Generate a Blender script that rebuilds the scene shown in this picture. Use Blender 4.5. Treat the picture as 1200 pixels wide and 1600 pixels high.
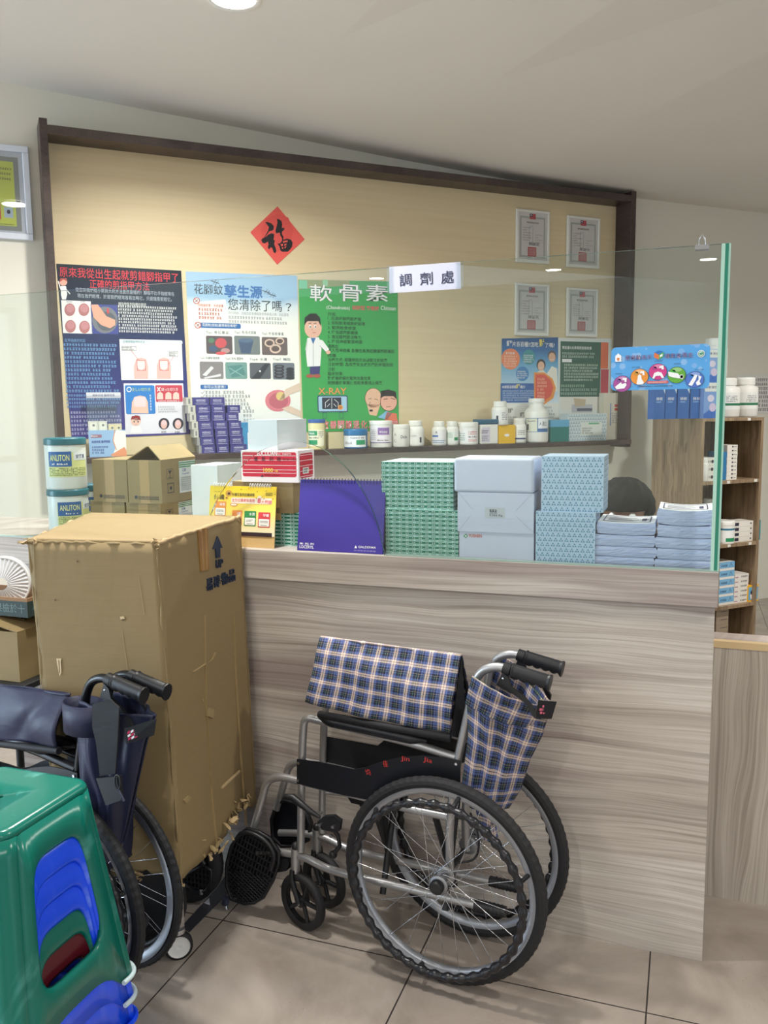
import bpy, bmesh, math, random
from mathutils import Vector, Matrix
from math import sin, cos, pi
R = math.radians
SC = bpy.context.scene
COL = SC.collection
for o in list(bpy.data.objects):
    bpy.data.objects.remove(o)
random.seed(7)

# ------------------------------------------------------------------ camera
# World frame: X runs along the dispensing counter (0 = its right end), Y goes
# behind the counter (0 = its front face), Z is up.  Eye height 1.5 m.
FPX = 1322.8
def az(a): return Vector((sin(R(a)), cos(R(a)), 0))
_U, _N, _Z = az(109.728), az(19.728), Vector((0, 0, 1))
def toL(v): return Vector((v.dot(_U), v.dot(_N), v.z))
_p, _r = R(6.982), R(-.671)
_f = Vector((0, cos(_p), -sin(_p)))
_r0 = Vector((1, 0, 0)); _u0 = _r0.cross(_f)
FW = toL(_f); RT = toL(_r0 * cos(_r) + _u0 * sin(_r)); UPV = toL(_u0 * cos(_r) - _r0 * sin(_r))
EYE = Vector((-.0855, -2.2794, 1.5))
cam = bpy.data.cameras.new('camera'); cam_ob = bpy.data.objects.new('camera', cam); COL.objects.link(cam_ob)
cam.sensor_fit = 'HORIZONTAL'; cam.sensor_width = 36; cam.lens = FPX / 1200 * 36; cam.clip_start = .05; cam.clip_end = 200
mw = Matrix.Identity(4)
for i in range(3):
    mw[i][0] = RT[i]; mw[i][1] = UPV[i]; mw[i][2] = -FW[i]; mw[i][3] = EYE[i]
cam_ob.matrix_world = mw
SC.camera = cam_ob
SC.view_settings.view_transform = 'Standard'; SC.view_settings.look = 'None'
SC.view_settings.gamma = 1; SC.view_settings.use_curve_mapping = False
SC.view_settings.exposure = 0.24

# world: overcast daylight outside the shop front
world = bpy.data.worlds.new('world'); SC.world = world; world.use_nodes = True
_wn = world.node_tree.nodes; _bg = _wn['Background']
_bg.inputs['Color'].default_value = (.78, .89, 1, 1); _bg.inputs['Strength'].default_value = 1.5

def area(name, loc, target, sx, sy, power, col, spread=180):
    l = bpy.data.lights.new(name, 'AREA'); l.shape = 'RECTANGLE'; l.size = sx; l.size_y = sy; l.energy = power; l.color = col; l.spread = R(spread)
    o = bpy.data.objects.new(name, l); COL.objects.link(o); o.location = loc
    o.rotation_euler = (Vector(target) - Vector(loc)).to_track_quat('-Z', 'Y').to_euler(); return o
# daylight through the glazed shop front (left side and behind the viewer)
area('daylight_left', (-6.45, -2.5, 1.4), (-.4, -.9, .7), 2.6, 2.3, 265, (.64, .81, 1))

# ------------------------------------------------------------------ pixel rays to points on real planes
ZT, ZB, ZG = 1.0752, .9834, 1.8893          # counter top, lip underside, glass top
def ray(x, y): return FW * FPX + RT * (x - 600) + UPV * (800 - y)
def atX(x, y, X): r = ray(x, y); return EYE + r * ((X - EYE.x) / r.x)
def atY(x, y, Y): r = ray(x, y); return EYE + r * ((Y - EYE.y) / r.y)
def atZ(x, y, Z): r = ray(x, y); return EYE + r * ((Z - EYE.z) / r.z)
WD, WL = toL(az(65.046)), toL(az(-24.954))
_wo = az(-24.954) * 4.6
WO = Vector((_wo.dot(_U) - .0855, _wo.dot(_N) - 2.2794, 0))
WANG = math.atan2(WD.y, WD.x)
def atW(x, y, off=0):
    r = ray(x, y); t = ((WO - WL * off - EYE).dot(WL)) / r.dot(WL); p = EYE + r * t
    return Vector(((p - WO).dot(WD), off, p.z))
def wpt(s, off, z): return WO + WD * s - WL * off + Vector((0, 0, z))
def wside(x, y, s):                              # point on the plane across the wall at run s
    r = ray(x, y); t = ((WO + WD * s - EYE).dot(WD)) / r.dot(WD); p = EYE + r * t
    return Vector((s, -(p - WO).dot(WL), p.z))

# ------------------------------------------------------------------ materials
def lin(c): c /= 255; return c / 12.92 if c <= .04045 else ((c + .055) / 1.055) ** 2.4
def rgb(t): return (lin(t[0]), lin(t[1]), lin(t[2]), 1)
_M = {}
def M(c, rough=.55, metal=0.0, coat=0.0, spec=.5):
    k = (tuple(c), rough, metal, coat, spec)
    if k in _M: return _M[k]
    m = bpy.data.materials.new('paint_%d_%d_%d' % tuple(c)); m.use_nodes = True
    b = m.node_tree.nodes['Principled BSDF']
    b.inputs['Base Color'].default_value = rgb(c); b.inputs['Roughness'].default_value = rough
    b.inputs['Metallic'].default_value = metal; b.inputs['Coat Weight'].default_value = coat
    b.inputs['Specular IOR Level'].default_value = spec
    _M[k] = m; return m
class NT:
    def __init__(s, name):
        s.m = bpy.data.materials.new(name); s.m.use_nodes = True; s.t = s.m.node_tree; s.b = s.t.nodes['Principled BSDF']
    def n(s, kind, ins=None, **kw):
        nd = s.t.nodes.new(kind)
        for k, v in kw.items(): setattr(nd, k, v)
        for k, v in (ins or {}).items():
            if isinstance(v, bpy.types.NodeSocket): s.t.links.new(v, nd.inputs[k])
            else: nd.inputs[k].default_value = v
        return nd
    def math(s, op, a, b=0.0, c=None):
        d = {0: a, 1: b}
        if c is not None: d[2] = c
        return s.n('ShaderNodeMath', d, operation=op).outputs[0]
    def obj(s, scale=(1, 1, 1), loc=(0, 0, 0), rot=(0, 0, 0), src='Object'):
        tc = s.n('ShaderNodeTexCoord'); return s.n('ShaderNodeMapping', {'Vector': tc.outputs[src], 'Scale': scale, 'Location': loc, 'Rotation': rot}).outputs[0]
    def noise(s, vec, scale, detail=4, dist=0, rough=.5):
        return s.n('ShaderNodeTexNoise', {'Vector': vec, 'Scale': scale, 'Detail': detail, 'Distortion': dist, 'Roughness': rough}).outputs[0]
    def ramp(s, fac, stops, interp='LINEAR'):
        r = s.n('ShaderNodeValToRGB', {'Fac': fac}); cr = r.color_ramp; cr.interpolation = interp
        while len(cr.elements) < len(stops): cr.elements.new(.5)
        for e, (p, c) in zip(cr.elements, stops): e.position = p; e.color = rgb(c) if len(c) == 3 else c
        return r.outputs[0]
    def mix(s, fac, a, b, mode='MIX'):
        return s.n('ShaderNodeMix', {0: fac, 6: a, 7: b}, data_type='RGBA', blend_type=mode).outputs[2]
    def link(s, a, name): s.t.links.new(a, s.b.inputs[name])
    def bump(s, h, st=.2, d=.01):
        s.link(s.n('ShaderNodeBump', {'Height': h, 'Strength': st, 'Distance': d}).outputs[0], 'Normal')
    def set(s, **kw):
        for k, v in kw.items(): s.b.inputs[k.replace('_', ' ')].default_value = v
        return s
def wood(name, stops, sc=(.5, .5, 13), fine=(1.6, 1.6, 150), rough=.5, warp=.35, streak=None):
    t = NT(name)
    w = t.noise(t.obj((.9, .9, 2.2)), 1.6, 3)
    v = t.obj(sc)
    vv = t.n('ShaderNodeVectorMath', {0: v, 1: t.n('ShaderNodeVectorMath', {0: w, 3: warp * 10}, operation='SCALE').outputs[0]}, operation='ADD').outputs[0]
    a = t.noise(vv, .75, 7, .3, .55)
    c = t.ramp(a, stops)
    fn = t.noise(t.obj(fine), 2.2, 4)
    v2 = t.n('ShaderNodeVectorMath', {0: t.obj(tuple(x * 3.2 if x > 5 else x * 1.4 for x in sc)), 1: t.n('ShaderNodeVectorMath', {0: w, 3: warp * 26}, operation='SCALE').outputs[0]}, operation='ADD').outputs[0]
    c = t.mix(.7, c, t.ramp(t.noise(v2, .8, 6, .2, .6), [(.36, (182, 176, 174)), (.5, (240, 238, 236)), (.6, (255, 255, 255))]), 'MULTIPLY')
    c = t.mix(.55, c, t.ramp(fn, [(.3, (170, 165, 162)), (.6, (255, 255, 255))]), 'MULTIPLY')
    if streak:
        st = t.noise(t.obj(streak[0], (3.3, 1.7, .4)), 1, 4, .2)
        c = t.mix(t.ramp(st, [(.60, (0, 0, 0)), (.70, (150, 150, 150))]), c, rgb(streak[1]))
    t.link(c, 'Base Color'); t.bump(fn, .06, .002); t.set(Roughness=rough)
    return t.m
def laminate(name, stops, upright=False, streak=None):
    """ash-look laminate: grain lines bent by a slow wave, rare dark streaks"""
    t = NT(name); sp = t.n('ShaderNodeSeparateXYZ', {0: t.obj()}); al, ac = (2, 0) if upright else (0, 2)
    wv = t.noise(t.obj((.9, .9, 2.6) if not upright else (3, 3, .9)), 1.15, 2)
    h = t.math('ADD', sp.outputs[ac], t.math('MULTIPLY', t.math('SUBTRACT', wv, .5), .12 if not upright else .2))
    def V(ka, kh, off=0): return t.n('ShaderNodeCombineXYZ', {0: t.math('MULTIPLY', sp.outputs[al], ka), 1: off, 2: t.math('MULTIPLY', h, kh)}).outputs[0]
    c = t.ramp(t.noise(V(.5, 11), 1, 3, 0, .5), stops)
    if streak: c = t.mix(t.ramp(t.noise(V(.4, 9, 3.3), 1, 4, 0, .55), [(.53, (0, 0, 0)), (.63, (215, 215, 215))]), c, rgb(streak))
    c = t.mix(.85, c, t.ramp(t.noise(V(.9, 85), 1, 5, 0, .65), [(.36, (210, 205, 202)), (.47, (242, 240, 238)), (.58, (255, 255, 255))]), 'MULTIPLY')
    fn = t.noise(V(2.5, 330), 1, 3); c = t.mix(.6, c, t.ramp(fn, [(.35, (214, 210, 207)), (.6, (255, 255, 255))]), 'MULTIPLY')
    t.link(c, 'Base Color'); t.bump(fn, .05, .002); t.set(Roughness=.5); return t.m
m_counter = laminate('grey_ash_laminate', [(.3, (176, 166, 158)), (.45, (202, 193, 184)), (.6, (216, 209, 201))], streak=(150, 134, 131))
m_gate = laminate('grey_ash_laminate_upright', [(.3, (178, 169, 159)), (.5, (198, 190, 180)), (.66, (210, 203, 194))], True)
m_shelfwood = wood('brown_oak_laminate', [(.33, (132, 110, 86)), (.5, (156, 133, 105)), (.66, (172, 149, 120))], sc=(16, 16, 1), fine=(130, 130, 2), warp=.15)
m_dark = wood('dark_walnut_frame', [(.35, (62, 50, 48)), (.5, (78, 64, 60)), (.66, (92, 76, 70))], sc=(2, 2, 2), fine=(40, 40, 40), rough=.4)

t = NT('cream_board'); nz = t.noise(t.obj((.7, .7, 30)), 1.5, 5)
t.link(t.mix(.5, rgb((224, 206, 168)), t.ramp(nz, [(.35, (219, 200, 160)), (.65, (228, 211, 174))])), 'Base Color'); t.bump(nz, .12, .002); t.set(Roughness=.5); m_board = t.m
t = NT('painted_wall'); nz = t.noise(t.obj(), 90, 3)
t.link(t.mix(t.noise(t.obj(), .9, 2), rgb((230, 227, 214)), rgb((225, 222, 210))), 'Base Color'); t.bump(nz, .05, .002); t.set(Roughness=.75); m_wall = t.m
t = NT('ceiling_paint'); t.link(t.mix(t.noise(t.obj(), 1.3, 2), rgb((226, 222, 214)), rgb((218, 214, 207))), 'Base Color'); t.set(Roughness=.8); m_ceil = t.m
# floor: 0.6 m stone tiles
_a, _b = atZ(348, 1438, 0), atZ(641, 1502, 0)
t = NT('stone_tile')
base = t.ramp(t.noise(t.obj(), 2.6, 7, .8, .6), [(.32, (138, 127, 118)), (.5, (156, 146, 137)), (.68, (172, 162, 152))])
pits = t.ramp(t.noise(t.obj(), 210, 2), [(.66, (255, 255, 255)), (.74, (150, 138, 128))])
patch = t.ramp(t.noise(t.obj((1, 1, 1), (5, 2, 0)), 3.2, 2), [(.5, (0, 0, 0)), (.62, (255, 255, 255))])
stone = t.mix(patch, base, t.mix(.6, base, pits, 'MULTIPLY'))
bk = t.n('ShaderNodeTexBrick', {'Vector': t.obj((1, 1, 1), (-_a.x + 6, -_a.y + 6, 0)), 'Color1': stone, 'Color2': stone, 'Mortar': rgb((52, 46, 44)), 'Scale': 1.0,
     'Mortar Size': .0022, 'Mortar Smooth': .1, 'Brick Width': .6, 'Row Height': .6}, offset=0, squash=1)
t.link(bk.outputs[0], 'Base Color'); t.set(Roughness=.42)
t.link(t.ramp(t.noise(t.obj(), 5, 3), [(.3, (80, 80, 80)), (.7, (125, 125, 125))]), 'Roughness'); m_floor = t.m

def cardboard(name, c, k=1):
    t = NT(name); a = t.noise(t.obj(), 3.5, 6); b = t.noise(t.obj((2, 2, 60)), 3, 3)
    d = tuple(int(v * .92) for v in c)
    col = t.mix(a, rgb(d), rgb(c)); col = t.mix(.09, col, t.ramp(b, [(.4, (205, 200, 195)), (.6, (255, 255, 255))]), 'MULTIPLY')
    t.link(col, 'Base Color'); t.bump(t.noise(t.obj((9, 9, 4)), 1, 5), .25 * k, .012); t.set(Roughness=.72); return t.m
m_card = cardboard('corrugated_cardboard', (152, 131, 92))
m_card2 = cardboard('smooth_cardboard', (156, 135, 94), .2)
m_torn = M((176, 152, 114), .9)

def plaid():
    t = NT('blue_cream_plaid_cloth')
    NV, PW, CR, BK, YG = (12, 22, 58), (84, 100, 154), (222, 200, 186), (14, 14, 24), (110, 150, 80)
    st = [(0, NV), (.08, YG), (.095, NV), (.2, (190, 180, 120)), (.215, NV), (.33, PW), (.42, NV), (.45, PW), (.53, BK), (.55, CR), (.655, BK), (.685, CR), (.79, BK), (.81, PW), (.93, NV)]
    uv = t.n('ShaderNodeUVMap').outputs[0]; sp = t.n('ShaderNodeSeparateXYZ', {0: uv})
    ch = []
    for ax in (0, 1):
        f = t.math('FRACT', t.math('MULTIPLY', sp.outputs[ax], 21.5)); ch.append(t.ramp(f, st, 'CONSTANT'))
    tw = t.math('FRACT', t.math('MULTIPLY', t.math('ADD', sp.outputs[0], sp.outputs[1]), 420))
    fac = t.math('ADD', .38, t.math('MULTIPLY', .24, t.math('GREATER_THAN', tw, .5)))
    t.link(t.mix(fac, ch[0], ch[1]), 'Base Color'); t.bump(tw, .08, .001); t.set(Roughness=.8); return t.m
m_plaid = plaid()
def leather(name, c, rough=.36):
    t = NT(name); t.link(t.mix(t.noise(t.obj(), 3, 3), rgb(c), rgb(tuple(min(255, int(v * 1.25)) for v in c))), 'Base Color')
    t.bump(t.noise(t.obj((1, 1, 2.2)), 7, 3, 1.2), .2, .012); t.set(Roughness=rough); return t.m
m_navy = leather('navy_leatherette', (26, 30, 56), .52)
m_blackfab = leather('black_nylon', (13, 14, 20), .65)
t = NT('silver_lacquer'); t.link(t.mix(t.noise(t.obj(), 14, 3), rgb((168, 168, 170)), rgb((186, 186, 188))), 'Base Color'); t.set(Roughness=.36, Metallic=.75); m_silver = t.m
m_chrome = M((205, 208, 214), .25, 1.0); m_alu = M((176, 180, 188), .42, .7)
m_bluetube = M((28, 36, 62), .25, .3, .5); m_blacktube = M((20, 21, 25), .3, .2)
m_black = M((24, 25, 29), .45); m_rubber = M((30, 30, 33), .7); m_blackpl = M((17, 19, 26), .4)
m_rim_rubber = M((26, 26, 31), .3); m_white = M((238, 238, 236), .5); m_paper = M((240, 240, 244), .7)
def plastic_swirl(name, a, b, ww=.55):
    t = NT(name); n = t.noise(t.obj((1, 1, .55)), 5.5, 4, 2.2)
    t.link(t.mix(t.ramp(n, [(ww, (0, 0, 0)), (ww + .17, (150, 150, 150))]), rgb(a), rgb(b)), 'Base Color')
    t.set(Roughness=.24); t.b.inputs['Subsurface Weight'].default_value = .0; return t.m
m_green_pl = plastic_swirl('marbled_green_plastic', (0, 108, 94), (130, 215, 210), .57)
m_blue_pl = plastic_swirl('marbled_blue_plastic', (20, 80, 250), (165, 205, 250), .56)
m_maroon_pl = plastic_swirl('marbled_maroon_plastic', (92, 24, 34), (120, 50, 60))
m_foot_pl = M((205, 225, 230), .3)
def glassy(name, tint, f0=.045, rough=.0):
    m = bpy.data.materials.new(name); m.use_nodes = True; nt = m.node_tree; nt.nodes.clear()
    N_ = nt.nodes.new; L = nt.links.new
    out = N_('ShaderNodeOutputMaterial'); mx = N_('ShaderNodeMixShader'); tr = N_('ShaderNodeBsdfTransparent'); gl = N_('ShaderNodeBsdfGlossy')
    lw = N_('ShaderNodeLayerWeight'); lw.inputs[0].default_value = .5
    p = N_('ShaderNodeMath'); p.operation = 'POWER'; p.inputs[1].default_value = 5; L(lw.outputs['Facing'], p.inputs[0])
    q = N_('ShaderNodeMath'); q.operation = 'MULTIPLY_ADD'; q.inputs[1].default_value = 1 - f0; q.inputs[2].default_value = f0; L(p.outputs[0], q.inputs[0])
    tr.inputs[0].default_value = rgb(tint); gl.inputs[0].default_value = (1, 1, 1, 1); gl.inputs[1].default_value = rough
    L(q.outputs[0], mx.inputs[0]); L(tr.outputs[0], mx.inputs[1]); L(gl.outputs[0], mx.inputs[2]); L(mx.outputs[0], out.inputs[0]); return m
m_glass = glassy('clear_float_glass', (246, 250, 249), .032); m_acrylic = glassy('clear_acrylic', (246, 248, 248), .05)
m_film = glassy('clear_wrap', (240, 250, 246), .05, .1)
m_glassedge = M((70, 150, 125), .15, 0, .5)
def emis(name, c, s):
    m = bpy.data.materials.new(name); m.use_nodes = True; b = m.node_tree.nodes['Principled BSDF']
    b.inputs['Emission Color'].default_value = rgb(c); b.inputs['Emission Strength'].default_value = s; return m

# ------------------------------------------------------------------ mesh builder
_GL = {}
def glyph(s, bold=0.0):
    k = (s, bold)
    if k in _GL: return _GL[k]
    cu = bpy.data.curves.new('glyph', 'FONT'); cu.body = s; cu.offset = bold * .32; cu.resolution_u = 3; cu.dimensions = '2D'; cu.fill_mode = 'FRONT'
    ob = bpy.data.objects.new('glyph', cu); me = bpy.data.meshes.new_from_object(ob)
    vs = [(v.co.x, v.co.y) for v in me.vertices]; fs = [tuple(p.vertices) for p in me.polygons]
    bpy.data.objects.remove(ob); bpy.data.meshes.remove(me); bpy.data.curves.remove(cu)
    if not vs: vs = [(0, 0), (1, 1)]
    xs = [v[0] for v in vs]; ys = [v[1] for v in vs]
    _GL[k] = (vs, fs, (min(xs), min(ys), max(xs), max(ys))); return _GL[k]
class MB:
    def __init__(s): s.v = []; s.f = []; s.m = []; s.mats = []; s.uv = {}; s.sm = []; s.X = None
    def mi(s, m):
        if m not in s.mats: s.mats.append(m)
        return s.mats.index(m)
    def add(s, vs, fs, m, uvs=None, smooth=False):
        b = len(s.v); i = s.mi(m)
        for p in vs:
            p = Vector(p); s.v.append(s.X @ p if s.X else p)
        for k, f in enumerate(fs):
            if uvs: s.uv[len(s.f)] = [uvs[j] for j in f]
            s.f.append(tuple(b + j for j in f)); s.m.append(i); s.sm.append(smooth)
        return s
    def box(s, a, b, m):
        x0, y0, z0 = a; x1, y1, z1 = b
        v = [(x0, y0, z0), (x1, y0, z0), (x1, y1, z0), (x0, y1, z0), (x0, y0, z1), (x1, y0, z1), (x1, y1, z1), (x0, y1, z1)]
        return s.add(v, [(0, 3, 2, 1), (4, 5, 6, 7), (0, 1, 5, 4), (1, 2, 6, 5), (2, 3, 7, 6), (3, 0, 4, 7)], m)
    def rbox(s, a, b, r, m, seg=2):
        bm = bmesh.new(); bmesh.ops.create_cube(bm, size=1)
        c = [(a[i] + b[i]) / 2 for i in range(3)]; d = [abs(b[i] - a[i]) for i in range(3)]
        for v in bm.verts: v.co = Vector((c[0] + v.co.x * d[0], c[1] + v.co.y * d[1], c[2] + v.co.z * d[2]))
        bmesh.ops.bevel(bm, geom=bm.edges[:], offset=min(r, min(d) * .45), segments=seg, affect='EDGES', profile=.5)
        bm.verts.index_update(); s.add([v.co.copy() for v in bm.verts], [tuple(v.index for v in f.verts) for f in bm.faces], m, smooth=False); bm.free(); return s
    def prism(s, pts, axis, a, b, m, smooth=False):
        # pts 2-D outline; axis 'y': (x,z) extruded in y; 'z': (x,y); 'x': (y,z)
        n = len(pts)
        def P(p, h): return {'y': (p[0], h, p[1]), 'z': (p[0], p[1], h), 'x': (h, p[0], p[1])}[axis]
        v = [P(p, a) for p in pts] + [P(p, b) for p in pts]
        fs = [tuple(range(n)), tuple(range(2 * n - 1, n - 1, -1))] + [(i, n + i, n + (i + 1) % n, (i + 1) % n) for i in range(n)]
        return s.add(v, fs, m, smooth=smooth)
    def lathe(s, prof, c, m, seg=28, axis=(0, 0, 1), caps=True, ang=None):
        ax = Vector(axis).normalized(); q = Vector((0, 0, 1)).rotation_difference(ax); c = Vector(c); v = []; f = []
        for r, h in prof:
            for k in range(seg):
                a = 2 * pi * k / seg; v.append(c + q @ Vector((r * cos(a), r * sin(a), h)))
        n = len(prof)
        for i in range(n - 1):
            for k in range(seg): f.append((i * seg + k, i * seg + (k + 1) % seg, (i + 1) * seg + (k + 1) % seg, (i + 1) * seg + k))
        s.add(v, f, m, smooth=True)
        if caps:
            for i, fl in ((0, True), (n - 1, False)):
                if prof[i][0] > 1e-5:
                    vs = v[i * seg:(i + 1) * seg]; s.add(vs, [tuple(range(seg))[::-1] if fl else tuple(range(seg))], m)
        return s
    def cyl(s, p0, p1, r, m, seg=16, r1=None):
        d = Vector(p1) - Vector(p0); return s.lathe([(r, 0), (r if r1 is None else r1, d.length)], p0, m, seg, d)
    def ball(s, c, r, m, seg=16, sc=(1, 1, 1)):
        c = Vector(c); v = []; f = []; n = seg // 2
        for i in range(n + 1):
            for k in range(seg):
                t_ = pi * i / n; a = 2 * pi * k / seg; v.append(c + Vector((r * sc[0] * sin(t_) * cos(a), r * sc[1] * sin(t_) * sin(a), -r * sc[2] * cos(t_))))
        for i in range(n):
            for k in range(seg): f.append((i * seg + k, i * seg + (k + 1) % seg, (i + 1) * seg + (k + 1) % seg, (i + 1) * seg + k))
        return s.add(v, f, m, smooth=True)
    def tube(s, path, r, m, seg=12, closed=False, rad=None, caps=True):
        P = [Vector(p) for p in path]; n = len(P); v = []; f = []
        def T(i):
            a = P[(i - 1) % n] if (closed or i > 0) else P[i]; b = P[(i + 1) % n] if (closed or i < n - 1) else P[i]; return (b - a).normalized()
        t0 = T(0); up = Vector((0, 0, 1)) if abs(t0.z) < .9 else Vector((0, 1, 0)); nrm = t0.cross(up).normalized()
        for i in range(n):
            t1 = T(i); nrm = (nrm - t1 * nrm.dot(t1)).normalized(); bi = t1.cross(nrm); rr = rad[i] if rad else r
            for k in range(seg): a = 2 * pi * k / seg; v.append(P[i] + nrm * (rr * cos(a)) + bi * (rr * sin(a)))
        for i in range(n if closed else n - 1):
            j = (i + 1) % n
            for k in range(seg): f.append((i * seg + k, i * seg + (k + 1) % seg, j * seg + (k + 1) % seg, j * seg + k))
        s.add(v, f, m, smooth=True)
        if caps and not closed: s.add(v[:seg], [tuple(range(seg))[::-1]], m); s.add(v[-seg:], [tuple(range(seg))], m)
        return s
    def grid(s, fn, nu, nv, m, uvs=(1, 1), smooth=True, uvo=(0, 0)):
        v = [fn(i / nu, j / nv) for j in range(nv + 1) for i in range(nu + 1)]
        uv = [(uvo[0] + i / nu * uvs[0], uvo[1] + j / nv * uvs[1]) for j in range(nv + 1) for i in range(nu + 1)]
        f = [(j * (nu + 1) + i, j * (nu + 1) + i + 1, (j + 1) * (nu + 1) + i + 1, (j + 1) * (nu + 1) + i) for j in range(nv) for i in range(nu)]
        return s.add(v, f, m, uv, smooth)
    def build(s, name, parent=None, loc=None, rotz=0, solid=0, bevel=0):
        me = bpy.data.meshes.new(name); me.from_pydata([tuple(p) for p in s.v], [], s.f)
        for m in s.mats: me.materials.append(m)
        me.polygons.foreach_set('material_index', s.m); me.polygons.foreach_set('use_smooth', s.sm)
        if s.uv:
            u = me.uv_layers.new(name='UVMap')
            for p in me.polygons:
                q = s.uv.get(p.index)
                if q:
                    for li, c in zip(p.loop_indices, q): u.data[li].uv = c
        me.update(); o = bpy.data.objects.new(name, me); COL.objects.link(o)
        if parent: o.parent = parent
        if loc is not None: o.location = loc
        o.rotation_euler.z = rotz
        if solid: md = o.modifiers.new('thickness', 'SOLIDIFY'); md.thickness = solid; md.offset = 0
        if bevel: md = o.modifiers.new('bevel', 'BEVEL'); md.width = bevel; md.segments = 2; md.limit_method = 'ANGLE'
        return o
def fillet(pts, r, n=6):
    P = [Vector(p) for p in pts]; out = [P[0]]
    for i in range(1, len(P) - 1):
        a, b, c = P[i - 1], P[i], P[i + 1]; d1 = (a - b); d2 = (c - b); k = min(r, d1.length * .48, d2.length * .48)
        p0 = b + d1.normalized() * k; p2 = b + d2.normalized() * k
        for j in range(n + 1): u = j / n; out.append(p0 * (1 - u) ** 2 + b * 2 * u * (1 - u) + p2 * u * u)
    out.append(P[-1]); return out
def smooth_path(pts, n=6):
    P = [Vector(p) for p in pts]; out = []
    for i in range(len(P) - 1):
        p0 = P[max(0, i - 1)]; p1 = P[i]; p2 = P[i + 1]; p3 = P[min(len(P) - 1, i + 2)]
        for j in range(n):
            u = j / n; out.append(.5 * ((2 * p1) + (p2 - p0) * u + (2 * p0 - 5 * p1 + 4 * p2 - p3) * u * u + (3 * p1 - p0 - 3 * p2 + p3) * u ** 3))
    out.append(P[-1]); return out
def rrect(x0, y0, x1, y1, r, n=4):
    o = []
    for cx, cy, a0 in ((x1 - r, y1 - r, 0), (x0 + r, y1 - r, 90), (x0 + r, y0 + r, 180), (x1 - r, y0 + r, 270)):
        for i in range(n + 1): a = R(a0 + 90 * i / n); o.append((cx + r * cos(a), cy + r * sin(a)))
    return o
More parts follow.
